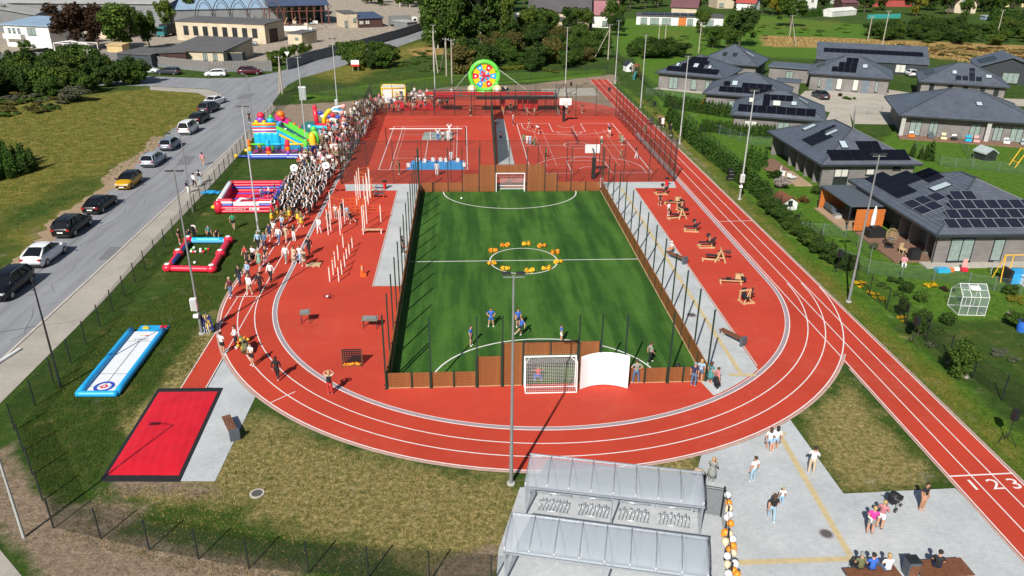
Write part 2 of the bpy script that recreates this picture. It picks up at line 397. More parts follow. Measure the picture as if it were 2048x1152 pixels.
# long-jump runway, pit kerb and pad
sheet('running_track',[(-18.15,42.9),(-16.5,42.9),(-16.5,48.6),(-18.15,52.)],.017,'track_rubber')
mb = MB()
LZ = .024
def offs(r): return [(CX-r,CYF)]+arc(CX,CY,r,180,360,72)
full = lambda r: [(CX-r,CYF),(CX-r,CY)]+arc(CX,CY,r,180,360,72)+[(CX+r,CY),(CX+r,CYF-6)]
strip(mb,full(RI-.05),.08,LZ+.01,'white_line'); strip(mb,full(RI-.36),.05,LZ+.01,'white_line')
for r in (RI+1.25,RI+2.47): strip(mb,[(CX-r,CYF),(CX-r,CY)]+arc(CX,CY,r,180,360,72),.07,LZ,'white_line')
strip(mb,[(CX-RO+.1,CYF),(CX-RO+.1,CY)]+arc(CX,CY,RO-.1,180,358,72),.08,LZ,'white_line')
for x in (XR+.18,XR+1.38,XR+2.58,XR+3.74): strip(mb,[(x,YS),(x,YE)],.07,LZ+.004,'white_line')
for x in (-18.1,-16.55): strip(mb,[(x,42.9),(x,56.5)],.06,LZ+.004,'white_line')
strip(mb,[(-18.3,56.6),(-16.4,56.6)],.07,LZ+.008,'white_line')
for a in (224,):
    strip(mb,[(CX+r*math.cos(R(a)),CY+r*math.sin(R(a))) for r in (RI+1.9,RO-.1)],.06,LZ+.004,'white_line')
strip(mb,[(XR+.1,32.15),(XR+3.8,32.25)],.1,LZ+.008,'white_line'); strip(mb,[(XR+.1,73.2),(XR+3.8,73.3)],.08,LZ+.008,'white_line')
strip(mb,[(XR+.1,96.),(XR+3.8,96.)],.05,LZ+.008,'thin_line')
for r in (RI+.1,RI+1.3,RI+2.5,RO-.1): strip(mb,arc(CX,CYF,r,62,5,24),.08,LZ-.006,'thin_line')
struct(mb.build('lane_marking'))
mb = MB(); strip(mb,full(RI-.22),.2,LZ+.006,'channel'); struct(mb.build('drain_channel'))
mb = MB(); strip(mb,[(CX-RO-.08,CYF),(CX-RO-.08,CY)]+arc(CX,CY,RO+.08,180,330,72),.17,.03,'pinkish_edge')
strip(mb,[(XR+3.9,YS),(XR+3.9,YE)],.14,.03,'pinkish_edge'); strip(mb,[(XR+.02,YS),(XR+.02,43.6)],.12,.03,'pinkish_edge')
struct(mb.build('track_kerb'))
# ---- painted lane numbers
def text_mesh(body,size,m,ext=0.,font_scale=1.):
    c = bpy.data.curves.new('t','FONT'); c.body = body; c.size = size; c.align_x = 'CENTER'; c.align_y = 'CENTER'; c.extrude = ext
    c.resolution_u = 3
    o = bpy.data.objects.new('t',c); COL.objects.link(o); bpy.context.view_layer.update()
    me = bpy.data.meshes.new_from_object(o.evaluated_get(bpy.context.evaluated_depsgraph_get()))
    bpy.data.objects.remove(o); me.materials.clear(); me.materials.append(M[m]); return me
for t,x in (('1',26.55),('2',27.75),('3',28.85)):
    o = struct(link('lane_number',text_mesh(t,1.25,'white_line',.001))); o.location = (x+.05,31.35,LZ+.012)
    o.scale = (1.15,.95,1)

# ---- concrete and paving
def outer_pts(a0,a1,r=RO+.17): return arc(CX,CY,r,a0,a1,20)
def ang(p): return math.degrees(math.atan2(p.y-CY,p.x-CX))
padA,padB = G(441,706),G(504,797)
sheet('pit_paving',[(-16.45,42.95),(-16.45,48.1)]+outer_pts(ang(Vector((-16.45,48.1)))-0,ang(padB))+[tuple(G(430,963).xy),tuple(G(361,963).xy),tuple(G(446,777).xy)],.022,'plaza_paving')
pA,pB = G(1403,912),G(1590,845)
aA,aB = ang(pA),ang(pB)
PLZ = [tuple(G(*q).xy) for q in ((1687,988),(1910,977))]+[(XR-.04,30.6),(XR-.04,20),(0.6,20),(1.3,27.8)]+[tuple(G(1040,975).xy)]+[tuple(G(1180,985).xy),tuple(G(1380,1000).xy)]
sheet('plaza',outer_pts(aA,aB)+PLZ,.022,'plaza_paving')
mb = MB()
strip(mb,GG((1558,868),(1700,1112)),.32,.03,'tactile'); strip(mb,GG((1478,1126),(1712,1118)),.32,.034,'tactile')
strip(mb,GG((1548,868),(1572,868)),.3,.034,'tactile')
strip(mb,[(18.,84.8),(18.05,43.3)],.3,.034,'tactile'); strip(mb,[(17.2,43.1),(19.,43.)],.34,.038,'tactile')
struct(mb.build('tactile_strip'))
iar = [p for p in arc(CX,CY,RI-.5,-70,-30,60)]
x0,x1 = 15.55,19.45
lo = [p for p in arc(CX,CY,RI-.5,-75,-25,100) if 15.4 <= p[0] <= x1]
sheet('side_path',lo+[(x1,84.9),(24.4,84.9),(24.8,87.4),(x0,87.4),(x0,43.),(15.1,42.3)],.02,'path_paving')
sheet('side_path',[(-7.6,58.3),(-5.05,58.3),(-5.05,87.2),(-13.9,87.2),(-13.4,84.7),(-7.6,84.7)],.02,'path_paving')
mb = MB()
strip(mb,[(x1+.05,44.2),(x1+.05,84.95),(24.5,84.95)],.1,.03,'kerb'); strip(mb,[(-5.1,58.22),(-7.68,58.22),(-7.68,84.62),(-13.5,84.62)],.1,.03,'kerb')
struct(mb.build('edging'))
sheet('sandy_slab',GG((1082,178),(1187,176),(1197,191),(1085,193)),.01,'drive_paving')
# ---- football pitch of artificial turf
mm,n,b,o = _m('turf'); P = N(n,'NewGeometry').outputs['Position']
mp = N(n,'Mapping'); mp.inputs['Scale'].default_value = (1,.1,1); mp.inputs['Rotation'].default_value = (0,0,R(6)); n.links.new(P,mp.inputs[0])
a = ramp(n,noise(n,mp.outputs[0],.75,3,.55),[(.28,(.018,.062,.010)),(.45,(.030,.088,.013)),(.54,(.048,.122,.018)),(.72,(.066,.155,.025))])
g_ = ramp(n,noise(n,P,7,6,.8),[(.28,(.55,.55,.5)),(.5,(1,1,1)),(.72,(1.5,1.5,1.4))])
g3 = ramp(n,noise(n,P,.5,4,.6),[(.3,(.82,.85,.8)),(.7,(1.15,1.12,1.1))])
col = mix(n,.8,a,g_,'MULTIPLY'); col = mix(n,1.,col,g3,'MULTIPLY'); n.links.new(col,b.inputs['Base Color']); b.inputs['Roughness'].default_value = .9; b.inputs['Specular IOR Level'].default_value = .2
bp = N(n,'Bump'); bp.inputs['Strength'].default_value = .5; bp.inputs['Distance'].default_value = .03
n.links.new(noise(n,P,14,4,.8),bp.inputs['Height']); n.links.new(bp.outputs[0],b.inputs['Normal'])
PX0,PX1,PY0,PY1 = -5.05,15.4,42.5,84.0
sheet('football_pitch',[(PX0,PY0),(PX1,PY0),(PX1,PY1),(PX0,PY1)],.02,'turf')
sheet('football_pitch',[(3.4,84.),(6.9,84.),(6.9,85.6),(3.4,85.6)],.021,'turf')
mb = MB(); z = .027
strip(mb,[(PX0,63.4),(PX1,63.4)],.1,z,'white_line')
strip(mb,arc(5.1,63.35,3.0,0,360,48)[:-1],.1,z+.004,'white_line',True)
def dee(y,s,n_=36):
    cx = 5.05; return [(cx+7.5*math.cos(R(t)),y+s*6.1*math.sin(R(t))) for t in [180*i/n_ for i in range(n_+1)]]
strip(mb,dee(PY1,-1),.11,z,'white_line'); strip(mb,dee(PY0+.0,1),.11,z,'white_line')
struct(mb.build('pitch_marking'))
# ---- court lines
mb = MB(); z = .02
def rect(x0,y0,x1,y1,wd,m): strip(mb,[(x0,y0),(x1,y0)],wd,z,m); strip(mb,[(x0,y1),(x1,y1)],wd,z,m); strip(mb,[(x0,y0),(x0,y1)],wd,z+.003,m); strip(mb,[(x1,y0),(x1,y1)],wd,z+.003,m)
TX0,TX1,TY0,TY1 = -10.6,.32,93.3,117.4
rect(TX0,TY0,TX1,TY1,.09,'white_line')
for x in (TX0+1.37,TX1-1.37): strip(mb,[(x,TY0),(x,TY1)],.07,z+.003,'white_line')
for x in (TX0+1.8,TX1-1.8): strip(mb,[(x,TY0),(x,TY1)],.05,z+.004,'thin_line')
for y in (TY0+5.5,TY1-5.5): strip(mb,[(TX0+1.37,y),(TX1-1.37,y)],.07,z,'white_line')
for y in (TY0+3,TY0+7.5,TY0+9,TY1-9,TY1-3): strip(mb,[(TX0+1.8,y),(TX1-1.8,y)],.05,z+.004,'thin_line')
strip(mb,[((TX0+TX1)/2,TY0+5.5),((TX0+TX1)/2,TY1-5.5)],.07,z+.006,'white_line')
BX0,BX1,BY0,BY1 = 8.1,23.05,91.3,119.2
rect(BX0,BY0,BX1,BY1,.09,'white_line')
bcx = (BX0+BX1)/2; bcy = (BY0+BY1)/2
strip(mb,[(BX0,bcy),(BX1,bcy)],.08,z+.006,'white_line'); strip(mb,arc(bcx,bcy,1.8,0,360,36)[:-1],.08,z+.009,'white_line',True)
for y,s in ((BY0,1),(BY1,-1)):
    rect(bcx-2.45,y,bcx+2.45,y+s*5.8,.08,'white_line')
    q = arc(bcx,y+s*5.8,1.8,0,180*s,24); strip(mb,q,.08,z+.006,'white_line')
    q = [(bcx+6.75,y),(bcx+6.75,y+s*2.2)]+[(bcx+6.75*math.cos(R(t)),y+s*(2.2+5.6*math.sin(R(t)))) for t in range(0,181,6)]+[(bcx-6.75,y)]
    strip(mb,q,.08,z+.008,'white_line')
    strip(mb,arc(bcx,y+s*1.6,1.25,0,180*s,16),.07,z+.008,'white_line')
for x in (BX0+2.2,BX0+3.5,BX1-2.2,BX1-3.5): strip(mb,[(x,BY0+3),(x,BY1-4)],.05,z+.004,'thin_line')
for y in (BY0+4,BY0+8,BY1-9): strip(mb,[(BX0+2.2,y),(BX1-2.2,y)],.05,z+.005,'thin_line')
for y in (91.,122.5): strip(mb,[(-12.5,122.5),(24,122.5)],.06,z,'thin_line')
struct(mb.build('court_marking'))
sheet('court_path',[(4.2,94.6),(6.3,94.6),(6.3,122.5),(5.,122.5)],.024,'path_paving')
# ---- access road and drives between the houses
sheet('driveway',GG((1585,205),(1610,182),(1660,180),(1770,178),(1850,190),(1850,250),(1708,248),(1700,226),(1705,262),(1640,262),(1660,225)),.01,'drive_paving')
sheet('driveway',GG((1800,190),(2100,200),(2100,214),(1780,206)),.014,'drive_paving')
# hatch covers
mat('iron',(.10,.095,.09),.7,.3,20)
for (px,py,r) in ((514,988,.28),(1652,1069,.27),(1383,631,.3)):
    mb = MB(); mb.lathe([(r*1.35,.0),(r*1.35,.03),(r,.032)],(0,0,0),'kerb' if px < 600 else 'channel',20); mb.lathe([(r*.98,.03),(r*.98,.045)],(0,0,0),'iron',20)
    for k in range(-2,3): mb.box((k*r*.3,0,.05),(r*.1,r*1.2,.01),'iron')
    o = mb.build('manhole_cover',None,G(px,py)); o.location.z = .018
    tag(o,{514: 'round iron manhole cover in the dry lawn',1652: 'round iron manhole cover in the grey plaza',1383: 'small round drain cover on the path right of the pitch'}[px],'manhole')

# ================================================================== FENCES, GOALS, POLES, EQUIPMENT
mat('plank_wood',(.235,.085,.026),.55,.25,3,bump=.2); mat('green_steel',(.012,.035,.026),.45,.1)
mat('dark_steel',(.02,.024,.024),.5,.15); mat('pale_steel',(.42,.43,.43),.45,.12,2); mat('white_paint',(.78,.78,.77),.45,.06)
mat('pale_batten',(.50,.36,.20),.7,.2); mat('grey_steel',(.20,.21,.21),.5,.12,2); mat('black_pad',(.012,.012,.014),.6,.2)
mat('concrete',(.40,.39,.37),.85,.15,4); mat('pine',(.52,.35,.18),.6,.16,5); mat('orange_paint',(.72,.12,.015),.45,.08)
mat('red_paint',(.55,.02,.02),.45,.1); mat('brown_wood',(.16,.065,.03),.6,.25,6); mat('slate_box',(.085,.10,.12),.55,.1)
mesh_mat('welded_mesh',(.02,.04,.03),.21); mesh_mat('green_netting',(.015,.06,.045),.50); mesh_mat('green_netting_dense',(.012,.045,.038),.85)
mesh_mat('dark_mesh',(.016,.02,.017),.28); mesh_mat('garden_mesh',(.10,.16,.14),.16); mesh_mat('white_net',(.8,.8,.8),.10); mesh_mat('black_net',(.02,.02,.03),.45)
def bay_fence(name,label,pts,h,sp,pm,mm,pw=.07,rail=None,lean=0,meshz=.05,top=None,group=None,hp=None):
    """posts as parts, one wire panel per bay"""
    t = thing(name,label,'fence',(pts[0][0],pts[0][1],0),0,group); o0 = Vector((pts[0][0],pts[0][1]))
    pb = MB(); hh = hp or h+.08; pb.box((0,0,hh/2),(pw,pw,hh),pm); pb.box((0,0,hh+.012),(pw+.02,pw+.02,.024),pm)
    first = None; last = None
    def post(p):
        nonlocal first
        if first is None: first = pb.build('post',t,(*(p-o0),0))
        else: link('post',first.data,t,(*(p-o0),0))
    pcache = {}
    for a,b in zip(pts[:-1],pts[1:]):
        a,b = Vector(a[:2]),Vector(b[:2]); d = b-a; L = d.length; k = max(1,round(L/sp)); s = L/k; d.normalize(); rz = math.atan2(d.y,d.x)
        for i in range(k):
            p = a+d*s*i
            post(p)
            key = round(s,2)
            if key not in pcache:
                q = MB(); q.quad((pw/2,0,meshz),(s-pw/2,0,meshz),(s-pw/2,0,h),(pw/2,0,h),mm)
                if rail: q.tube([(pw/2,0,h),(s-pw/2,0,h)],rail,pm,4); 
                me = q.build('wire_panel',t); pcache[key] = me.data; me.location = (*(p-o0),0); me.rotation_euler = (0,0,rz)
            else: link('wire_panel',pcache[key],t,(*(p-o0),0),rz)
    post(b)
    return t
# ---- board fence round the football pitch
PLK = {}
def plank_me(L):
    k = round(L,2)
    if k not in PLK:
        mb = MB(); mb.box((0,0,0),(L,.035,.095),'plank_wood'); o = mb.build('plank'); PLK[k] = o.data; bpy.data.objects.remove(o)
    return PLK[k]
def boards(t,x0,x1,z0,z1,along='x',y=0.,step=.118):
    z = z0+.07; i = 0
    while z < z1:
        o = link('plank',plank_me(x1-x0),t,((x0+x1)/2,y,z) if along == 'x' else (y,(x0+x1)/2,z),0 if along == 'x' else math.pi/2)
        z += step; i += 1
def tall_post(t,x,y,h=5.,w=.09):
    mb = MB(); mb.box((0,0,h/2),(w,w,h),'green_steel'); mb.box((0,0,.02),(.2,.2,.04),'green_steel'); return mb.build('tall_post',t,(x,y,0))
FX0,FX1,FY0,FY1 = -5.1,15.45,42.42,84.05
tn = thing('pitch_fence','brown board fence across the near end of the football pitch, stepped up round the goal','fence',(0,FY0,0))
nposts = [-5.1,-3.55,-2.38,-.88,.54,2.15,3.5,6.95,8.37,9.94,11.39,12.84,13.9,15.4]
hts = [1.12,1.12,1.12,1.12,2.12,3.14,None,3.14,1.12,1.12,1.12,1.12,1.12]
for i,h in enumerate(hts):
    a,b = nposts[i]+.06,nposts[i+1]-.06
    if h: boards(tn,a,b,.03,h)
    mb = MB(); hp = max(x or 2.1 for x in hts[max(0,i-1):i+1])+.02; mb.box((0,-.02,hp/2),(.1,.11,hp),'green_steel'); mb.build('short_post',tn,(nposts[i],0,0))
    if h:
        mb = MB(); mb.box((0,-.03,.02),(b-a,.05,.03),'pale_batten'); mb.build('bottom_batten',tn,((a+b)/2,0,0))
boards(tn,3.56,5.2,2.2,3.14); boards(tn,5.28,6.9,2.2,3.14)
mb = MB(); mb.box((5.24,-.02,2.65),(.08,.09,.98),'green_steel'); mb.box((5.24,-.02,3.17),(3.5,.1,.05),'green_steel'); mb.build('goal_lintel',tn)
mb = MB(); mb.box((15.4,-.02,.56),(.1,.11,1.14),'green_steel'); mb.build('short_post',tn)
for x in (-5.16,-2.33,.59,2.2,7.,8.42,9.99,12.9): tall_post(tn,x,-.1,5.03)
tf = thing('pitch_fence','brown board fence across the far end of the pitch behind the far goal','fence',(0,FY1,0))
fposts = [-5.1,-3.5,-1.9,-.3,1.6,3.45,6.95,9.0,10.4,12.,13.7,15.4]
fh = [1.12,1.12,1.12,2.1,3.1,None,3.1,2.1,1.12,1.12,1.12]
for i,h in enumerate(fh):
    a,b = fposts[i]+.06,fposts[i+1]-.06
    if h: boards(tf,a,b,.03,h)
    mb = MB(); hp = max(x or 2.1 for x in fh[max(0,i-1):i+1])+.02; mb.box((0,.02,hp/2),(.1,.11,hp),'dark_steel'); mb.build('short_post',tf,(fposts[i],0,0))
boards(tf,3.5,6.9,2.2,3.1)
for x in (-5.16,-1.9,-.3,1.6,3.4,7.,9.,12.,15.5): tall_post(tf,x,.1,5.03)
for side,xx,lab in ((-1,FX0,'brown board fence along the left side of the pitch with the black shaded inner face'),(1,FX1,'brown board fence along the right side of the pitch beside the grey path')):
    t = thing('pitch_fence',lab,'fence',(xx,0,0)); k = 20; s = (FY1-FY0)/k
    for i in range(k):
        y0 = FY0+s*i; boards(t,y0+.05,y0+s-.05,.03,1.12,'y')
        mb = MB(); mb.box((0,0,.57),(.1,.09,1.14),'green_steel'); mb.build('short_post',t,(0,y0,0))
        mb = MB(); mb.box((side*.09,0,.5),(.05,.06,.1),'dark_steel'); mb.build('bolt_plate',t,(0,y0+s/2,0))
    for i in range(14): tall_post(t,side*.12,FY0+.3+i*3.15,5.03)
    mb = MB(); mb.box((-side*.03,(FY0+FY1)/2,.04),(.07,FY1-FY0,.05),'pale_batten'); mb.build('bottom_batten',t)
    mb = MB(); mb.box((0,(FY0+FY1)/2,1.165),(.09,FY1-FY0,.04),'plank_wood'); mb.build('top_rail',t)
# path-side gate frame on the right fence
# ---- goals
def goal(label,x0,x1,y,s):
    t = thing('football_goal',label,'goal',((x0+x1)/2,y,0)); w = (x1-x0)/2; h = 2.1; dep = .95
    mb = MB()
    for q in (-w,w): mb.box((q,0,h/2),(.085,.085,h),'white_paint')
    mb.box((0,0,h+.04),(2*w+.085,.085,.085),'white_paint'); mb.build('goal_frame',t)
    mb = MB()
    for q in (-w,w): mb.tube([(q,0,h),(q,s*dep*.75,h-.05),(q,s*dep,.05),(q,0,.05)],.03,'white_paint',5)
    mb.tube([(-w,s*dep,.05),(w,s*dep,.05)],.035,'white_paint',5); mb.tube([(-w,s*dep*.93,.45),(w,s*dep*.93,.45)],.03,'white_paint',5)
    for q in (-1,1): mb.tube([(q*w,s*.72,h-.05),(q*(w-.35),0,h)],.025,'white_paint',5)
    mb.build('net_support',t)
    mb = MB(); nx_,nz = int(2*w/.125),17; r = .007
    prof = [(s*.1,h),(s*.7,h-.05),(s*.8,1.5),(s*.86,.9),(s*dep,.06)]
    def pf(u):
        u *= len(prof)-1; i = min(int(u),len(prof)-2); f = u-i; return (prof[i][0]*(1-f)+prof[i+1][0]*f,prof[i][1]*(1-f)+prof[i+1][1]*f)
    for i in range(nx_+1):
        x = -w+2*w*i/nx_; mb.tube([(x,*p) for p in prof],r,'white_paint',3,False)
    for j in range(1,nz+7):
        yy,zz = pf(j/(nz+7)); mb.tube([(-w,yy,zz),(w,yy,zz)],r,'white_paint',3,False)
    for q in (-w,w):
        for j in range(14): zz = .1+j*.145; mb.tube([(q,0,zz),(q,s*(.72+.2*(1-zz/2.1)),zz)],r,'white_paint',3,False)
        for j in range(1,7): mb.tube([(q,s*j*.12,2.05),(q,s*j*.14,.05)],r,'white_paint',3,False)
    tag(mb.build('net',t),kind='stuff'); return t
goal('white goal with a netted back at the near end of the pitch',3.6,6.85,FY0-.1,-1)
goal('white goal at the far end of the pitch before the brown boards',3.5,6.7,FY1-.1,1)
# ---- court cages
CF = dict(pm='dark_steel',mm='welded_mesh')
bay_fence('court_fence','tall wire fence along the far side of both courts',[(-14.6,125.2),(24.5,124.3)],5,3.2,'dark_steel','welded_mesh',.07,.02)
bay_fence('court_fence','tall dark wire fence between basketball court and running straight',[(24.85,87.6),(24.5,124.2)],5,2.6,'dark_steel','dark_mesh',.07,.02)
bay_fence('court_fence','tall dark green netted fence between the marching crowd and the tennis court',[(-14.3,87.2),(-15.,129.)],4.6,2.6,'green_steel','green_netting',.07,.02)
bay_fence('court_fence','tall dense green netted fence between tennis court and basketball court',[(3.75,94.8),(4.3,124.2)],4.2,2.6,'green_steel','green_netting_dense',.07,.02)
bay_fence('court_fence','tall thin wire fence in front of the tennis court near the climbing frames',[(-14.2,87.4),(-5.3,87.5)],5,3.,'dark_steel','welded_mesh',.07,.02)
bay_fence('court_fence','tall thin wire fence in front of the basketball court near the red bin',[(15.7,87.5),(24.7,87.5)],5,3.,'dark_steel','welded_mesh',.07,.02)
bay_fence('court_fence','tall thin wire fence behind the far goal boards',[(-5.,87.45),(15.3,87.5)],5,3.3,'dark_steel','welded_mesh',.07,.02)
# ---- site fence
lf = [tuple(G(*q).xy) for q in ((29.5,861),(142,726),(226,623),(291,541),(380,436),(432,370),(497,288),(560,215),(600,189))]
bay_fence('wire_fence','dark wire fence along the pavement on the left of the sports ground',[(-20.,30.3)]+lf,1.7,2.55,'dark_steel','dark_mesh',.06,None)
bay_fence('wire_fence','dark wire fence across the dry lawn at the bottom edge',[(-20.,30.3),(-14.9,28.6),(-10.,27.2),(0.9,25.6)],1.7,2.6,'dark_steel','dark_mesh',.06,None)
bay_fence('wire_fence','green wire fence round the far side of the sports ground',[lf[-1]]+[tuple(G(*q).xy) for q in ((740,196),(900,172),(1060,160),(1215,144))],1.9,3.0,'dark_steel','dark_mesh',.06,None)
bay_fence('wire_fence','dark wire fence between the running straight and the gardens',[(33.9,34.),(33.2,42),(32.6,55),(33.2,76),(34.,100),(35.,130),(36.3,165),(36.6,196)],1.8,2.6,'dark_steel','dark_mesh',.06,None)
# ---- floodlight poles
def floodlight(px,py,top,label,extra=None,heads=2,dark=False):
    b = G(px,py); h = 11.95
    t = thing('floodlight_pole',label,'light pole',(b.x,b.y,0),0,'floodlight poles round the track')
    mb = MB(); mb.lathe([(.22,0),(.22,.1),(.2,.12)],(0,0,0),'concrete',12); mb.build('footing',t)
    mb = MB(); mb.lathe([(.105,.1),(.1,2.4),(.085,2.5),(.05,h)],(0,0,0),'grey_steel' if dark else 'pale_steel',10); mb.box((0,-.1,.9),(.1,.03,.4),'grey_steel'); mb.build('pole',t)
    mb = MB(); mb.tube([(-.5,0,h-.1),(.5,0,h-.1)],.03,'grey_steel',6); mb.build('crossarm',t)
    for q in ((-.33,.33) if heads == 2 else (-.2,.2)):
        mb = MB(); mb.box((q,.12,h+.05),(.42,.5,.07),'dark_steel',rx=R(-12)); mb.box((q,.12,h),(.34,.4,.03),'pale_steel',rx=R(-12)); mb.build('lamp_head',t)
    if extra:
        mb = MB(); mb.box((-.1,-.28,2.5),(.42,.3,.9),'white_paint'); mb.box((-.1,-.445,2.5),(.34,.02,.8),'pale_steel'); mb.build('control_box',t)
        mb = MB(); mb.box((-.12,-.2,1.55),(.34,.25,.22),'white_paint'); mb.build('junction_box',t)
    return t
floodlight(1022,968,540,'tall floodlight pole by the bicycle shelter at the near bend',dark=True)
floodlight(1697,604,308,'tall floodlight pole on the grass strip before the house with solar panels',dark=True)
floodlight(1479,399,176,'floodlight pole with a white control box beside the thuja hedge',True)
floodlight(1359,287,112,'floodlight pole beside the running straight behind the parents with the pram')
floodlight(1281,215,71,'floodlight pole on the grass strip beside the basketball court far corner')
floodlight(1230,167,48,'floodlight pole at the far end of the running straight')
floodlight(404,668,335,'floodlight pole with white boxes by the blue flags at the track bend',True,dark=True)
floodlight(517,463,212,'floodlight pole in the grass between bouncy castle and marching crowd')
floodlight(613,296,130,'floodlight pole behind the rainbow inflatable slide')
floodlight(677,236,78,'floodlight pole beside the clown inflatable',True)
floodlight(870,186,60,'floodlight pole behind the red tarpaulin at the far end')
floodlight(1130,191,62,'floodlight pole behind the basketball hoop and black climbing rig')
def street_lamp(px,py,h,label,arm=True,m='grey_steel',two=False):
    b = G(px,py); t = thing('street_lamp',label,'street lamp',(b.x,b.y,0),0,'street lamps beside the road')
    mb = MB(); mb.lathe([(.08,0),(.07,1.2),(.04,h)],(0,0,0),m,8); mb.build('pole',t)
    if arm:
        mb = MB(); mb.tube([(0,0,h-.1),(-.35,0,h+.1),(-1.0,0,h+.15)],.03,m,5); mb.build('arm',t)
        mb = MB(); mb.box((-1.2,0,h+.16),(.6,.22,.08),'dark_steel'); mb.build('lamp_head',t)
    return t
street_lamp(48,1075,8.2,'pale blue street lamp pole at the bare soil corner',m='pale_steel')
street_lamp(122,776,8.,'dark street lamp pole behind the curling lane',m='dark_steel',arm=False)
street_lamp(386,424,8.,'street lamp with an arm over the pavement near two walking children',m='grey_steel')
street_lamp(508,262,8.,'street lamp on the pavement behind the rainbow slide',m='grey_steel')
street_lamp(667,112,6.5,'street lamp by the grey works wall and side road',m='pale_steel')
# wooden power poles and wires
mat('pole_wood',(.36,.31,.25),.85,.2,2); mat('cable',(.05,.05,.05),.6)
PT = {}
def power_pole(k,px,py,top,label,strut=None,iron=True,cross=1.2):
    b = G(px,py); h = HT(px,py,top); t = thing('power_pole',label,'power pole',(b.x,b.y,0),0,'wooden power poles')
    mb = MB(); mb.lathe([(.17,0),(.11,h)],(0,0,0),'pole_wood',8); mb.build('pole',t)
    if strut:
        s = G(*strut)-b; mb = MB(); mb.tube([(s.x,s.y,0),(0,0,h*.86)],.13,'pole_wood',7,r2=.1); mb.build('strut',t)
    mb = MB(); mb.box((0,0,h-.25),(cross,.08,.08),'grey_steel')
    for q in (-.5,0,.5): mb.lathe([(.04,0),(.06,.08),(.03,.18)],(q*cross,0,h-.2),'white_paint',6)
    mb.build('insulator_bar',t); PT[k] = Vector((b.x,b.y,h-.02))
power_pole('a',868,143,62,'leaning pair of wooden power poles right of the hedge by the side road',(876,146))
power_pole('b',893,152,76,'wooden power pole with white insulators before the birch wood',(880,142))
power_pole('c',904,167,78,'bare wooden power pole left of the dart inflatable')
power_pole('d',1216,119,48,'wooden power pole with a long strut behind the far fence',(1189,116))
power_pole('e',1317,82,47,'wooden power pole of a transformer pair on the far lawn',None)
power_pole('f',1330,81,47,'right-hand wooden power pole of the transformer pair on the far lawn')
power_pole('g',1397,106,44,'wooden power pole with a strut behind the first grey house',(1419,92))
power_pole('h',1579,72,30,'wooden power pole under the round tree in the meadow',(1592,92))
power_pole('i',1735,83,32,'wooden power pole left of the pair in the tan meadow')
power_pole('j',1762,104,21,'tall wooden power pole in the tan meadow behind the long roof')
power_pole('k',1994,70,20,'wooden power pole in the shrubs at the far right')
power_pole('l',186,157,98,'wooden power pole in the shrubbery left of the junction')
power_pole('m',565,187,112,'thin forked power pole at the road junction',(559,187))
def wire(a,b,sag,label):
    mb = MB(); A,B = PT[a],PT[b]
    for q in (-.5,.5): mb.tube([A.lerp(B,i/12)+Vector((0,q,-sag*4*(i/12)*(1-i/12))) for i in range(13)],.012,'cable',3,False)
    tag(mb.build('power_line'),label,'wire')
wire('b','d',1.2,'power lines hanging in front of the birch wood'); wire('d','g',1.,'power lines over the lawn behind the first grey house')
wire('g','j',1.5,'power lines over the meadow behind the grey houses'); wire('h','i',1.,'power lines over the tan meadow strip')
# ---- nets and hoops
mat('net_tape',(.78,.78,.76),.7)
def court_net(label,x0,x1,y,h,tape,post,netm,hz):
    t = thing('court_net',label,'net',((x0+x1)/2,y,0)); w = (x1-x0)/2
    for q in (-w-.5,w+.5):
        mb = MB(); mb.lathe([(.06,0),(.06,h+.15)],(q,0,0),'black_pad',8); mb.build('post',t)
    mb = MB(); mb.box((0,0,h),(2*w,.02,.1),tape); mb.build('tape',t)
    mb = MB(); mb.quad((-w,0,hz),(w,0,hz),(w,0,h-.05),(-w,0,h-.05),netm); mb.build('netting',t)
court_net('white volleyball net across the left court between black posts',-10.2,-.3,105.4,2.35,'net_tape','black_pad','welded_mesh',1.4)
t = thing('table_net','small dark net on a stand on the basketball court','net',(15.7,109,0),R(90))
mb = MB(); mb.quad((-3,0,.35),(3,0,.35),(3,0,1.1),(-3,0,1.1),'black_net'); mb.build('netting',t)
mb = MB(); mb.box((0,0,1.12),(6.1,.02,.06),'net_tape'); mb.build('tape',t)
for q in (-3,3):
    mb = MB(); mb.lathe([(.03,0),(.03,1.2)],(q,0,0),'dark_steel',6); mb.box((q,0,.02),(.1,.6,.04),'dark_steel'); mb.build('post',t)
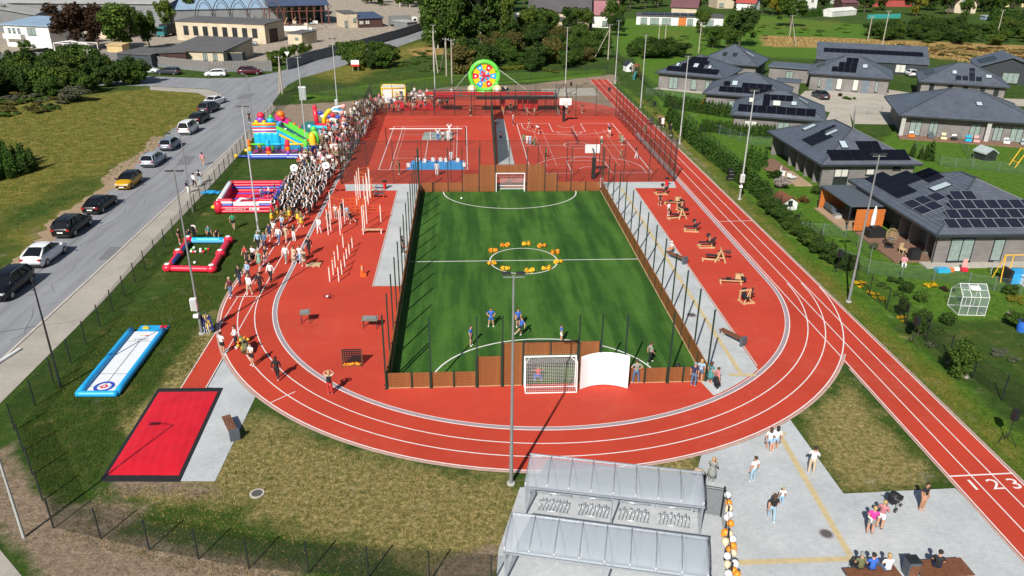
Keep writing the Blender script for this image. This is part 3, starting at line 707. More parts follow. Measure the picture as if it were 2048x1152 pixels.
def hoop(label,x,y,s):
    t = thing('basketball_hoop',label,'hoop',(x,y,0))
    mb = MB(); mb.box((0,0,1.3),(.42,.36,2.6),'black_pad'); mb.build('post_pad',t)
    mb = MB(); mb.tube([(0,0,2.55),(0,s*.25,3.1),(0,s*1.3,3.35)],.09,'dark_steel',7); mb.build('arm',t)
    mb = MB()
    mb.box((0,s*1.32,3.35),(1.8,.03,1.05),'white_paint'); mb.build('backboard',t)
    mb = MB()
    for (cx_,cz,wx,wz) in ((0,3.85,1.84,.05),(0,2.86,1.84,.05),(-.9,3.35,.05,1.05),(.9,3.35,.05,1.05),(0,3.3,.6,.04),(-.3,3.1,.04,.45),(.3,3.1,.04,.45)): mb.box((cx_,s*1.335,cz),(wx,.05,wz),'red_paint' if abs(cx_) < .5 and wx < 1 else 'white_paint')
    mb.build('board_frame',t)
    mb = MB(); mb.tube([(.23*math.cos(a*.5236),s*1.62+.23*math.sin(a*.5236),3.05) for a in range(13)],.02,'orange_paint',5,False); mb.build('rim',t)
    mb = MB()
    for a in range(10):
        c_,s_ = math.cos(a*.628),math.sin(a*.628); mb.tube([(.22*c_,s*1.62+.22*s_,3.04),(.12*c_,s*1.62+.12*s_,2.65)],.012,'net_tape',3,False)
    mb.build('net',t)
mat('hoop_glass',(.5,.5,.5))
hoop('basketball hoop on a black padded post at the far court end',15.6,120.6,-1); hoop('basketball hoop on a black padded post at the near court end, seen from behind',15.3,88.8,1)
# ---- mats
mat('judo_blue',(.05,.28,.62),.7,.06); mat('grey_mat',(.28,.33,.30),.8,.08); mat('teal_tarp',(.02,.17,.17),.75,.12)
def mat_tiles(name,label,pts,nx_,ny_,m,z=.02,th=.04):
    a,b,c,d = pts; t = thing(name,label,'mat',(0,0,0)); gap = .012
    for i in range(nx_):
        for j in range(ny_):
            def pt(u,v): return a.lerp(b,u).lerp(d.lerp(c,u),v)
            u0,u1,v0,v1 = i/nx_+gap/nx_,(i+1)/nx_-gap/nx_,j/ny_+gap/ny_,(j+1)/ny_-gap/ny_
            mb = MB(); mb.prism([pt(u0,v0),pt(u1,v0),pt(u1,v1),pt(u0,v1)],z,z+th,m); mb.build('mat_tile',t)
mat_tiles('judo_mat','blue judo mat on the tennis court where the children sit',GG((813,340),(929,340),(930,322),(824,322)),6,2,'judo_blue',.03)
mat_tiles('grey_mat','grey mat on the tennis court beside the judo group',GG((843,280),(905,280),(905,264),(849,265)),4,2,'grey_mat',.03)
# ---- red long-jump pit cover
mat('pit_cover',(.60,.012,.024),.38,.10,.8,bump=.5); mat('pit_rim',(.014,.014,.017),.7,.2)
t = thing('sand_pit','long-jump pit under a bright red cover with a black rim','sand pit',(0,0,0))
po = GG((317,778),(446,777),(360,964),(200,963)); pi = [p.lerp(sum(po,Vector())/4,.13) for p in po]
mb = MB()
for i in range(4): mb.prism([po[i],po[(i+1) % 4],pi[(i+1) % 4],pi[i]],.0,.06,'pit_rim')
mb.build('rim',t)
mb = MB(); nn_ = 26; a,b_,c,d = [p.lerp(sum(po,Vector())/4,.10) for p in po]; vv = []; r_ = random.Random(3)
for j in range(nn_+1):
    for i in range(nn_+1):
        p = a.lerp(b_,i/nn_).lerp(d.lerp(c,i/nn_),j/nn_); e_ = min(i,j,nn_-i,nn_-j)
        vv.append((p.x,p.y,.07+min(e_,4)*.016+.022*math.sin(i*1.3+j*.4)*math.sin(j*.9-i*.5)*(e_ > 0)+r_.uniform(-.008,.008)))
mb.add(vv,[(j*(nn_+1)+i,(j+1)*(nn_+1)+i,(j+1)*(nn_+1)+i+1,j*(nn_+1)+i+1) for j in range(nn_) for i in range(nn_)],'pit_cover'); mb.build('cover',t,smooth=True)
# ---- benches with slate boxes, bins
def bench(label,p,rz,m='brown_wood',L=1.9):
    t = thing('bench',label,'bench',(p.x,p.y,.02),rz)
    for i in range(5):
        mb = MB(); mb.box((0,-.2+i*.1,.46),(L,.085,.05),m); mb.build('slat',t)
    mb = MB(); mb.box((-L/2+.28,0,.21),(.08,.42,.42),'pale_steel'); mb.build('leg',t)
    mb = MB(); mb.box((L/2+.05,0,.33),(.2,.55,.66),'slate_box'); mb.build('end_box',t)
bench('wooden bench with a slate end box on the paving by the red pit',G(462,862),R(-62),L=2.)
bench('wooden bench with a slate end box at the near right of the pitch',G(1462,680),R(-58),L=2.)
bench('wooden bench by the right path where a boy in a white cap sits',G(1350,520),R(-58),'brown_wood',2.2)
def table_bench(label,p,rz,L=2.2):
    t = thing('wooden_platform',label,'bench',(p.x,p.y,.02),rz)
    for i in range(6):
        mb = MB(); mb.box((0,-.45+i*.18,.46),(L,.165,.05),'brown_wood'); mb.build('slat',t)
    for q in (-1,1):
        mb = MB(); mb.box((q*(L/2-.2),0,.22),(.1,.8,.42),'pale_steel'); mb.build('leg',t)
table_bench('wide brown wooden bench at the bottom right with a man in black on it',G(1880,1152),R(2),2.4)
table_bench('brown wooden bench at the bottom edge under three seated onlookers',G(1745,1168),R(2),2.4)
def bin_(label,p,m,r=.2,h=.95):
    t = thing('litter_bin',label,'bin',(p.x,p.y,.02)); mb = MB(); mb.lathe([(r,0),(r,h*.82)],(0,0,0),m,12); mb.build('body',t)
    mb = MB(); mb.lathe([(r*1.35,h*.9),(r*1.4,h),(r*.8,h+.04)],(0,0,0),'dark_steel',12); mb.tube([(0,0,h*.8),(0,0,h*.92)],.05,'dark_steel',6); mb.build('lid',t)
bin_('red round litter bin on the path left of the far goal',G(770,378),'red_paint'); bin_('red round litter bin on the path in the corner of the basketball fence',G(1333,372),'red_paint')
t = thing('litter_bin','dark square litter bin with a brown front beside the wide bench','bin',tuple(G(1818,1150)))
mb = MB(); mb.box((0,0,.45),(.5,.5,.9),'slate_box'); mb.build('body',t); mb = MB(); mb.box((0,-.26,.4),(.42,.02,.7),'brown_wood'); mb.build('front_panel',t); mb = MB(); mb.box((0,0,.93),(.54,.54,.06),'dark_steel'); mb.box((0,0,.965),(.25,.12,.01),'black_pad'); mb.build('lid',t)
# ---- white curved photo wall
mat('photo_wall',(.82,.82,.83),.6,.03)
mb = MB(); vs = []; fs = []; n_ = 16
for j,z in enumerate((.0,.06,2.3,2.36)):
    for i in range(n_+1):
        u = i/n_; x = 7.1+u*3.05; y = 41.75+.55*(1-(2*u-1)**2)
        off = .0 if j in (0,3) else .1
        vs.append((x,y-off,z))
for j,z in enumerate((2.36,2.3,.06,.0)):
    for i in range(n_+1):
        u = i/n_; x = 7.1+u*3.05; y = 41.75+.55*(1-(2*u-1)**2); off = .0 if j in (0,3) else .1
        vs.append((x,y+off+.02,z))
for j in range(8):
    for i in range(n_): a_ = (j % 8)*(n_+1)+i; b2 = ((j+1) % 8)*(n_+1)+i; fs.append((a_,a_+1,b2+1,b2))
fs += [tuple(j*(n_+1) for j in range(8))[::-1],tuple(j*(n_+1)+n_ for j in range(8))]
mb.add(vs,fs,'photo_wall'); tag(mb.build('photo_wall',smooth=False),'white curved fabric photo wall beside the near goal','photo wall')
# ---- pom-poms on the centre circle
mat('pom_orange',(.82,.30,.012),.7,.25,12); mat('pom_yellow',(.82,.44,.02),.7,.25,12)
def pom(m):
    mb = MB(); r_ = random.Random(5)
    for i in range(90):
        v = Vector((r_.gauss(0,1),r_.gauss(0,1),r_.gauss(0,1))).normalized(); a_ = v.orthogonal().normalized()*.035; l = r_.uniform(.16,.25); c = Vector((0,0,.17))
        mb.add([c+a_,c-a_,c+v*l-a_*1.3,c+v*l+a_*1.3],[(0,1,2,3)],m)
    mb.ball((0,0,.17),.15,m,7,5); return mb
POMS = [(986,505,1),(1010,494,1),(1053,491,0),(1084,495,1),(1110,508,1),(983,530,0),(1010,541,0),(1059,545,0),(1093,540,0),(1117,527,0)]
pm = [None,None]
for i,(px,py,c) in enumerate(POMS):
    for q in (-1,1):
        p = G(px,py); o = pom('pom_orange' if c else 'pom_yellow').build('pom_pom') if pm[c] is None else link('pom_pom',pm[c].data)
        if pm[c] is None: pm[c] = o
        o.location = (p.x+q*.22,p.y+.05*q,.03); o.rotation_euler = (0,0,i+q)
        tag(o,'orange pom-pom of a pair at the far side of the centre circle' if c else 'yellow pom-pom of a pair at the near side of the centre circle','pom-pom','orange pom-poms on the centre circle' if c else 'yellow pom-poms on the centre circle')
# ---- white and orange pole frames (workout park)
mat('white_post',(.76,.66,.60),.5,.08)
def frame_rig(label,cols,h,bars,rz=0,ladder=None):
    """cols: pixel feet of posts; bars: pairs of post numbers"""
    P_ = [G(*c) for c in cols]; t = thing('workout_frame',label,'workout frame',tuple(P_[0])); o0 = P_[0]
    for i,p in enumerate(P_):
        hh = h[i] if isinstance(h,(list,tuple)) else h
        mb = MB(); mb.lathe([(.055,0),(.055,hh-.12)],(0,0,0),'white_post',8); mb.lathe([(.06,hh-.12),(.06,hh),(.03,hh+.02)],(0,0,0),'orange_paint',8); mb.build('post',t,p-o0)
    for a_,b_,z in bars:
        mb = MB(); mb.tube([(P_[a_]-o0)+Vector((0,0,z)),(P_[b_]-o0)+Vector((0,0,z))],.022,'orange_paint',6); mb.build('bar',t)
    return t
frame_rig('white posts with thin pull-up bars beside the marching crowd',[(658,470),(664,438),(680,470),(689,448),(682,436),(711,432)][:0] or [(657,470),(662,462),(681,470),(683,456),(690,447),(663,438)],[2.7,3.0,2.7,2.5,2.7,3.0],[(0,2,2.5),(1,3,2.2),(5,4,2.4),(0,1,2.3),(2,3,2.4)])
frame_rig('cluster of nine short white posts with low parallel bars',[(660,563),(667,550),(671,535),(678,563),(684,549),(690,535),(677,520),(694,520),(687,495),(699,509),(705,496)],[1.4,1.5,1.6,1.4,1.4,1.4,1.5,1.2,1.4,1.2,1.2],[(0,1,1.2),(1,2,1.2),(3,4,1.2),(4,5,1.2),(6,8,1.2),(7,9,1.1),(9,10,1.1)])
frame_rig('tall white posts joined by orange ladder rungs in front of the grey path',[(714,410),(717,400),(721,396),(735,402),(737,408),(740,393),(741,396),(729,398)],[3.3,3.3,3.5,3.2,3.,3.4,3.4,2.6],[(2,5,3.3),(2,5,3.0),(2,5,2.7),(1,3,3.1),(0,4,2.7),(1,3,2.7),(2,5,2.3)])
frame_rig('white posts with an orange bar frame above the wooden beam bench',[(727,469),(734,447),(730,462),(762,444)],[3.,3.,2.8,1.9],[(1,3,1.8),(1,3,1.5),(1,3,1.2),(0,2,2.4)])
t = thing('climbing_net_frame','orange climbing frame with many crossed bars among the white posts','climbing frame',tuple(G(712,432)))
for i in range(5):
    mb = MB(); mb.tube([(-.9+i*.45,0,.1),(-.9+i*.45,.2*math.sin(i),2.)],.03,'orange_paint',6); mb.build('post',t)
for i in range(5):
    mb = MB(); mb.tube([(-.9,0,.4+i*.36),(.9,.1,.4+i*.36)],.022,'orange_paint',5); mb.build('bar',t)
for i in range(6):
    a_ = i*1.05; mb = MB(); mb.tube([(.6*math.cos(a_),1.+.4*math.sin(a_),.8),(.3*math.cos(a_+1),1.+.3*math.sin(a_+1),1.9)],.022,'orange_paint',5); mb.build('brace',t)
t = thing('beam_bench','pale wooden beam bench at the foot of the white posts','bench',tuple(G(745,467)))
mb = MB(); mb.box((0,0,.42),(2.,.32,.07),'pale_batten'); mb.build('seat',t)
for q in (-.85,.85):
    mb = MB(); mb.box((q,0,.19),(.1,.25,.38),'white_post'); mb.build('leg',t)
for lab,px,py in (('low orange sit-up bench on the grey path by the frames',752,378),('dark workout bench on thin legs behind the white posts',752,396)):
    t = thing('sit_up_bench',lab,'workout bench',tuple(G(px,py))); mb = MB(); mb.box((.3,0,.5),(1.3,.4,.05),'pale_steel' if py < 385 else 'slate_box'); mb.build('board',t)
    mb = MB()
    for q in (-.25,.85): mb.tube([(q,-.15,.5),(q,-.15,0)],.03,'orange_paint',5); mb.tube([(q,.15,.5),(q,.15,0)],.03,'orange_paint',5)
    mb.build('leg_frame',t); mb = MB(); mb.tube([(-.5,0,0),(-.5,0,1.1),(-.3,0,1.3)],.05,'orange_paint',6); mb.build('roller_post',t)
# ---- small games on the red rubber
t = thing('spring_rider','small orange plastic rider standing on the red rubber','toy',tuple(G(727,552)))
mb = MB(); mb.box((0,0,.12),(.5,.35,.24),'orange_paint'); mb.lathe([(.16,.2),(.13,.5),(.1,.95),(.06,1.)],(-.08,0,0),'orange_paint',8); mb.build('body',t); mb = MB(); mb.box((-.08,-.12,.75),(.14,.05,.3),'pale_batten'); mb.build('face_plate',t)
t = thing('pallet','flat wooden pallet on the red rubber near the officials','pallet',tuple(G(628,531)))
for i in range(5):
    mb = MB(); mb.box((0,-.4+i*.2,.11),(1.15,.12,.03),'pale_batten'); mb.build('slat',t)
for q in (-.5,0,.5):
    mb = MB(); mb.box((q,0,.05),(.1,.9,.08),'pale_batten'); mb.build('bearer',t)
mat('board_grey',(.16,.17,.14),.7,.5,14)
def fold_table(label,p,w,d,h,rz,m):
    t = thing('folding_table',label,'table',tuple(p),rz); mb = MB(); mb.box((0,0,h),(w,d,.05),m,rx=R(12)); mb.build('table_top',t)
    for q in (-1,1):
        mb = MB(); mb.tube([(q*w*.42,-d*.45,0),(q*w*.42,d*.4,h)],.025,'dark_steel',5); mb.tube([(q*w*.42,d*.45,0),(q*w*.42,-d*.4,h-.08)],.025,'dark_steel',5); mb.build('leg_pair',t)
    mb = MB(); mb.box((0,0,h+.07),(w*.8,d*.5,.06),'grey_steel',rx=R(12)); mb.build('game_board',t)
fold_table('small folding game table with a square board on the red rubber',G(612,645),.72,.62,.85,R(8),'board_grey')
fold_table('long folding game table near the left pitch fence',G(741,655),1.15,.6,.75,R(-4),'board_grey')
t = thing('connect_game','big black four-in-a-row frame with holes and orange discs below','game',tuple(G(705,730)))
mb = MB(); cols_,rows_ = 8,6; W_,H_ = 1.25,.85
for i in range(cols_+1): mb.box((-W_/2+W_*i/cols_,0,.75),(.055,.06,H_),'black_pad')
for j in range(rows_+1): mb.box((0,0,.75-H_/2+H_*j/rows_),(W_+.05,.064,.05),'black_pad')
mb.build('grid_panel',t)
for q in (-1,1):
    mb = MB(); mb.box((q*.66,0,.55),(.06,.07,1.2),'brown_wood'); mb.box((q*.66,0,.03),(.07,.6,.06),'brown_wood'); mb.build('leg',t)
r_ = random.Random(8); dm = None
for i in range(24):
    if dm is None: mb = MB(); mb.lathe([(.085,0),(.085,.03)],(0,0,0),'pom_orange',10); o = mb.build('disc',t); dm = o.data
    else: o = link('disc',dm,t)
    o.location = (-.55+1.1*r_.random(),-.16+.2*r_.random(),.03+.12*r_.random()); o.rotation_euler = (R(r_.uniform(-50,50)),R(r_.uniform(-30,30)),0)
mb = MB(); mb.box((0,-.06,.05),(1.2,.34,.06),'brown_wood'); mb.build('tray',t)
t = thing('quadcopter','small white and black drone hovering low over the red rubber','drone',(*G(655,598).xy,.25))
mb = MB(); mb.ball((0,0,0),.12,'white_paint',8,5,1,1.4,.5); mb.build('body',t)
for q in (45,135,225,315):
    c_,s_ = math.cos(R(q)),math.sin(R(q)); mb = MB(); mb.tube([(0,0,0),(.32*c_,.32*s_,.03)],.018,'dark_steel',5); mb.box((.32*c_,.32*s_,.07),(.34,.035,.008),'dark_steel',rz=R(q*3)); mb.tube([(.32*c_,.32*s_,.06),(.32*c_,.32*s_,-.12)],.012,'dark_steel',4); mb.build('arm',t)
# ---- wooden gym machines on the right
mat('gym_black',(.02,.02,.026),.5,.3,9)
def gym(kind,label,px,py,rz,s=1.):
    t = thing('gym_machine',label,'gym machine',tuple(G(px,py)),rz,'outdoor gym machines right of the pitch'); s *= .86; t.scale = (s,s,s)
    def part(nm,f): mb = MB(); f(mb); mb.build(nm,t)
    W = 'pine'
    if kind == 'bench':
        for q in (-.8,.7): part('foot_beam',lambda m: m.box((q,0,.07),(.14,1.1,.14),W))
        part('base_beam',lambda m: m.box((0,-.4,.07),(1.7,.13,.13),W)); part('base_beam',lambda m: m.box((0,.4,.07),(1.7,.13,.13),W))
        part('leg',lambda m: m.box((-.7,0,.3),(.12,.12,.5),W)); part('leg',lambda m: m.box((.6,0,.3),(.12,.12,.5),W))
        part('seat_pad',lambda m: m.box((-.1,0,.58),(1.5,.36,.09),'gym_black')); part('back_pad',lambda m: m.box((.75,0,.85),(.75,.34,.09),'gym_black',ry=R(-48)))
        part('weight_bar',lambda m: m.tube([(.4,-.9,1.05),(.4,.9,1.05)],.03,'grey_steel',6))
        for q in (-.75,.75): part('upright',lambda m: m.box((.45,q*.6,.55),(.1,.1,1.1),W)); part('weight',lambda m: m.lathe([(.24,-.08),(.24,.08)],(.4,q*1.1,1.05),'gym_black',12,ax=(0,1,0)))
    elif kind == 'rower':
        part('rail',lambda m: m.box((0,.12,.35),(2.3,.09,.09),'gym_black')); part('rail',lambda m: m.box((0,-.14,.30),(2.3,.08,.08),W))
        for q in (-1.05,.9): part('foot_beam',lambda m: m.box((q,0,.07),(.14,.9,.14),W)); part('leg',lambda m: m.box((q,0,.22),(.12,.3,.3),W))
        part('housing',lambda m: m.box((.75,.25,.62),(.75,.35,.5),W)); part('head_pad',lambda m: m.box((1.1,-.1,.62),(.5,.5,.18),'gym_black',ry=R(25)))
        part('seat_pad',lambda m: m.box((-.3,0,.5),(.45,.36,.1),'gym_black')); part('lever',lambda m: m.tube([(.5,.4,.3),(.9,.4,1.05)],.04,'gym_black',6))
    elif kind == 'aframe':
        for q in (-1,1):
            part('a_leg',lambda m: m.tube([(q*.5,-.55,0),(0,-.1,1.15)],.075,W,4)); part('a_leg',lambda m: m.tube([(q*.5,.75,0),(0,.2,1.1)],.075,W,4))
        part('cross_beam',lambda m: m.tube([(-.32,-.3,.45),(.32,-.3,.45)],.06,W,4)); part('ridge_beam',lambda m: m.tube([(0,-.35,1.15),(0,1.1,1.0)],.07,W,4))
        part('long_beam',lambda m: m.box((-.9,-.1,.14),(1.7,.13,.13),W)); part('foot_beam',lambda m: m.box((-1.7,-.1,.08),(.14,.8,.14),W))
        part('seat_pad',lambda m: m.box((-.85,.15,.5),(1.1,.34,.1),'gym_black')); part('weight_arm',lambda m: m.tube([(-.3,.2,1.),(.9,.3,.9)],.055,'gym_black',6))
        for q in (.5,.7,.9): part('weight',lambda m: m.lathe([(.22,-.05),(.22,.05)],(q,.28,.93),'gym_black',12,ax=(1,0,0)))
    else:
        for q in (-.55,.55): part('foot_beam',lambda m: m.box((q,0,.07),(.13,1.2,.14),W)); part('upright',lambda m: m.box((q,.35,.6),(.12,.12,1.1),W))
        part('base_beam',lambda m: m.box((0,-.45,.08),(1.2,.13,.13),W)); part('diagonal',lambda m: m.tube([(-.5,-.45,.12),(.5,.3,1.)],.06,W,4)); part('top_beam',lambda m: m.box((0,.35,1.1),(1.3,.13,.13),W))
        part('seat_pad',lambda m: m.box((-.1,0,.55),(.5,.7,.1),'gym_black')); part('back_pad',lambda m: m.box((-.1,.42,.95),(.45,.1,.8),'gym_black',rx=R(-10)))
        part('handle_arm',lambda m: m.tube([(.2,-.4,.9),(.75,.2,1.35),(.9,.6,1.0)],.06,'gym_black',6)); part('handle_arm',lambda m: m.tube([(.5,.5,.4),(1.0,.2,.7)],.09,'gym_black',6))
for i,(k,l,px,py,rz,s) in enumerate([
    ('bench','wooden weight bench nearest the grey path corner by the red bin',1322,388,4,.95),('rower','wooden rowing bench where a child in black stands',1345,408,0,.95),
    ('aframe','wooden A-frame machine with an angled black board behind the boy in white',1362,436,10,1.),('bench','wooden bench machine with stacked black bars in mid row',1382,462,-8,.95),
    ('seat','tilted black weight machine just behind the A-frame in the row',1362,420,30,.8),
    ('bench','wooden bench machine with a raised black back rest',1412,494,0,1.),('aframe','large wooden A-frame lever machine with long weight arm',1440,522,-14,1.05),
    ('rower','low wooden sliding bench machine, second nearest in the row',1462,566,-8,1.),('seat','wooden seated press machine nearest the track bend',1492,604,12,.95)]): gym(k,l,px,py,R(rz),s)
# ---- tripod loudspeakers
def speaker(px,py,h,label,lying=False):
    p = G(px,py); t = thing('speaker_stand',label.replace('speaker on','tripod of the speaker on'),'speaker stand',tuple(p),rnd.uniform(0,2)); 
    mb = MB(); mb.tube([(0,0,.35),(0,0,h)],.022,'black_pad',6); mb.build('pole',t)
    for q in range(3):
        a_ = q*2.094; mb = MB(); mb.tube([(0,0,.75),(.55*math.cos(a_),.55*math.sin(a_),.02)],.02,'black_pad',5); mb.tube([(0,0,.35),(.28*math.cos(a_),.28*math.sin(a_),.38)],.014,'black_pad',5); mb.build('leg',t)
    s = thing('loudspeaker',label,'speaker',(p.x,p.y,h),R(20))
    mb = MB(); mb.prism([(-.19,-.16),(.19,-.16),(.13,.17),(-.13,.17)],0,.62,'black_pad'); mb.build('cabinet',s); mb = MB(); mb.box((0,-.165,.31),(.34,.015,.56),'dark_steel'); mb.build('grille',s)
speaker(1822,690,1.6,'black speaker on the grass by the round garden pine'); speaker(2012,886,1.6,'black speaker on the grass at the right edge'); speaker(1672,548,1.6,'black speaker on the grass beside the two hedge posts')
speaker(1141,194,2.,'black speaker on the sandy slab at the far end'); speaker(1217,205,2.,'black speaker on the running straight at the far end'); speaker(1307,232,1.7,'black speaker on the verge before the far thuja hedge')
speaker(1337,282,1.6,'black speaker on the verge beside the hedge and floodlight')
# stacked gear by the hedge
t = thing('gear_stack','stack of black cases and wheels on the verge by the hedge','cases',tuple(G(1460,360)))
for i,(x,y,z,a_) in enumerate(((0,0,.25,.8),(.1,.1,.72,.7),(-.1,0,1.15,.5),(.5,-.2,.2,.5))):
    mb = MB(); mb.box((x,y,z),(a_,.5,.42),'black_pad'); mb.box((x,y-.255,z),(a_*.8,.01,.05),'grey_steel'); mb.build('case',t)
# ---- black obstacle rig at the far end
mat('rig_red',(.52,.015,.02),.5,.12,2)
t = thing('obstacle_rig','long black scaffold obstacle rig with red crash panels at the far end','climbing rig',(0,127.4,0))
xs = [-4.8,-1.5,1.2,3.6,6.,8.5,11.,13.6,15.2]
for x in xs:
    for y in (0,2.6):
        mb = MB(); mb.box((x,y,1.6),(.1,.1,3.2),'black_pad'); mb.build('post',t)
for y in (0,2.6):
    for z in (2.2,2.5,2.85,3.15):
        mb = MB(); mb.box((5.2,y,z),(20.2,.07,.08),'black_pad'); mb.build('rail',t)
mb = MB(); mb.box((8.6,1.3,2.2),(13.2,2.4,.1),'black_pad'); mb.build('deck',t)
for x0_,x1_ in ((-6.4,-4.9),(-4.7,-.6),(-.4,3.),(3.2,7.2),(7.4,10.6),(10.8,15.)):
    mb = MB(); mb.box(((x0_+x1_)/2,2.5,2.7),(x1_-x0_-.1,.18,.5),'rig_red'); mb.build('crash_panel',t)
for x in (6.4,9.2,10.1,11.,11.8):
    mb = MB(); mb.box((x,1.2,1.15),(.75,.5,1.6),'rig_red'); mb.build('punch_bag',t)
for i in range(9):
    mb = MB(); mb.tube([(12.2+i*.36,.1,.0),(12.2+i*.36,.1,2.1)],.035,'black_pad',5); mb.build('bar',t)
mb = MB()
for y in (0,1.): mb.tube([(15.3,y,2.2),(15.6,y,3.9),(16.6,y,4.6),(16.9,y,3.),(17.1,y,0)],.05,'black_pad',6)
mb.build('slide_rail',t)
mb = MB(); mb.box((-3.2,1.2,2.35),(3.4,2.,.25),'rig_red'); mb.build('net_bed',t)
t = thing('red_tarpaulin','crumpled red tarpaulin sloping beside the black rig','tarpaulin',(-8.,130.5,0)); mb = MB(); vv = []; r_ = random.Random(4)
for j in range(9):
    for i in range(15): vv.append((-4+i*.62,-1.3+j*.33,max(.03,1.2*math.exp(-((j-5)/3)**2)*(.5+.5*math.sin(i*.9))+r_.uniform(0,.18))))
mb.add(vv,[(j*15+i,j*15+i+1,(j+1)*15+i+1,(j+1)*15+i) for j in range(8) for i in range(14)],'rig_red'); mb.build('sheet',t)
mb = MB()
for i in range(4): mb.box((-3+i*2.,1.6,.9),(.08,.08,1.8),'black_pad')
mb.box((0,1.6,1.75),(6.2,.08,.08),'black_pad'); mb.build('frame',t)
for lab,x,y in (('black low hurdle bars on the red rubber left of the rig',-7.5,126.4),('second set of black low bars right of the crowd',-11.4,126.2)):
    t = thing('low_bars',lab,'bars',(x,y,0)); mb = MB(); mb.tube([(-1.2,0,.95),(1.2,0,.95)],.04,'black_pad',6); mb.build('bar',t)
    for q in (-1.1,1.1): mb = MB(); mb.tube([(q,-.3,0),(q,0,.95),(q,.3,0)],.035,'black_pad',5); mb.build('leg',t)
# ---- balls and odds
def ball(p,r,label,m='white_paint',z=.03):
    mb = MB(); mb.ball((0,0,r),r,m,10,7); tag(mb.build('ball',None,(p.x,p.y,z),smooth=True),label,'ball')
ball(G(923,399),.12,'white football near the left end of the far penalty arc'); ball(G(1355,737),.18,'black ball on the near right boards of the pitch','black_pad'); ball(G(1193,306),.14,'orange ball on the basketball court','orange_paint')
# blue flags by the pole, blue bag on lawn
mat('navy_cloth',(.01,.02,.11),.7,.3,8); mat('gold_cloth',(.55,.36,.03),.7); mat('blue_plastic',(.03,.33,.68),.4,.15)
t = thing('flag_bundle','bundle of navy and gold flags leaning at the foot of the floodlight pole','flags',tuple(G(412,668)))
for i in range(4):
    mb = MB(); mb.tube([(.15*i-.2,0,0),(.2*i-.5,.3,1.7)],.018,'white_paint',5); mb.build('staff',t)
    mb = MB(); vv = []
    for j in range(6):
        for k in range(4): vv.append((.17*i-.35+k*.12+.05*math.sin(j),.1+.05*math.sin(j*2+k+i),.15+j*.26))
    mb.add(vv,[(j*4+k,j*4+k+1,j*4+k+5,j*4+k+4) for j in range(5) for k in range(3)],'navy_cloth' if i != 2 else 'gold_cloth'); mb.build('cloth',t)
mb = MB(); r_ = random.Random(9); vv = []
for j in range(7):
    for i in range(9): vv.append((-1+i*.25,-.5+j*.17,.03+.3*math.exp(-((i-4)/3)**2-((j-3)/2)**2)+r_.uniform(0,.1)))
mb.add(vv,[(j*9+i,j*9+i+1,(j+1)*9+i+1,(j+1)*9+i) for j in range(6) for i in range(8)],'blue_plastic'); tag(mb.build('plastic_sheet',None,G(422,386)),'crumpled blue plastic sheet on the lawn by the fence','plastic sheet')
# road sign boards
t = thing('give_way_sign','white triangular give-way sign on a thin pole at the junction','road sign',tuple(G(577,136))); mb = MB(); mb.tube([(0,0,0),(0,0,2.9)],.035,'grey_steel',5); mb.build('pole',t); mb = MB(); mb.add([(-.55,-.05,3.4),(.55,-.05,3.4),(0,-.05,2.5),(-.55,-.02,3.4),(.55,-.02,3.4),(0,-.02,2.5)],[(0,2,1),(3,4,5),(0,1,4,3),(1,2,5,4),(2,0,3,5)],'white_paint'); mb.build('plate',t)
t = thing('notice_board','white and red notice board by the hedge at the side road','sign',tuple(G(711,143))); mb = MB(); mb.box((0,0,1.7),(1.7,.06,1.3),'white_paint'); mb.build('panel',t); mb = MB(); mb.box((0,-.04,1.25),(1.7,.02,.4),'red_paint'); mb.build('red_band',t); mb = MB(); mb.box((-.6,0,.55),(.08,.06,1.1),'pole_wood'); mb.box((.6,0,.55),(.08,.06,1.1),'pole_wood'); mb.build('legs',t)

# ================================================================== INFLATABLES
for nm,c in dict(inf_red=(.68,.02,.05),inf_blue=(.03,.07,.42),inf_cyan=(.01,.42,.72),inf_yellow=(.78,.50,.02),inf_green=(.10,.52,.04),inf_orange=(.78,.17,.01),inf_purple=(.22,.06,.42),inf_white=(.80,.80,.80),inf_pink=(.75,.36,.34),inf_sky=(.02,.36,.74),inf_navy=(.02,.05,.22),inf_cream=(.74,.62,.36),inf_magenta=(.60,.03,.25),lime=(.12,.62,.06),curl_mat=(.74,.76,.78),ink=(.03,.03,.04),inf_lb=(.10,.42,.72)).items(): mat(nm,c,.38,.05,1.5)
def part(t,nm,m,smooth=True): return m.build(nm,t,smooth=smooth)
# curling lane
c0,c1,c2,c3 = G(158,793),G(233,793),G(327,664),G(264,664)
t = thing('curling_lane','inflatable curling lane with blue rims and a white sheet on the lawn','inflatable',tuple(c0)); cL = c3-c0; Lc = cL.length; ux = (c1-c0).normalized(); uy = Vector((-ux.y,ux.x,0)); Wc = (c1-c0).length
sk = cL-uy*cL.dot(uy); KX = cL.dot(ux)/cL.dot(uy)
def cp(a,b,z): return ux*(a+KX*b)+uy*b+Vector((0,0,z))
Lc = cL.dot(uy)
for nm,ps in (('left_rim',[cp(0,0,.2),cp(0,Lc,.2)]),('right_rim',[cp(Wc,0,.2),cp(Wc,Lc,.2)]),('end_rim',[cp(-.1,0,.2),cp(Wc+.1,0,.2)])):
    m = MB(); n_ = 10; m.tube([ps[0].lerp(ps[1],i/n_) for i in range(n_+1)],.2,'inf_sky',12); part(t,nm,m)
def cq(m,a0,b0,a1,b1,z,mt): m.add([cp(a0,b0,z),cp(a1,b0,z),cp(a1,b1,z),cp(a0,b1,z)],[(0,1,2,3)],mt)
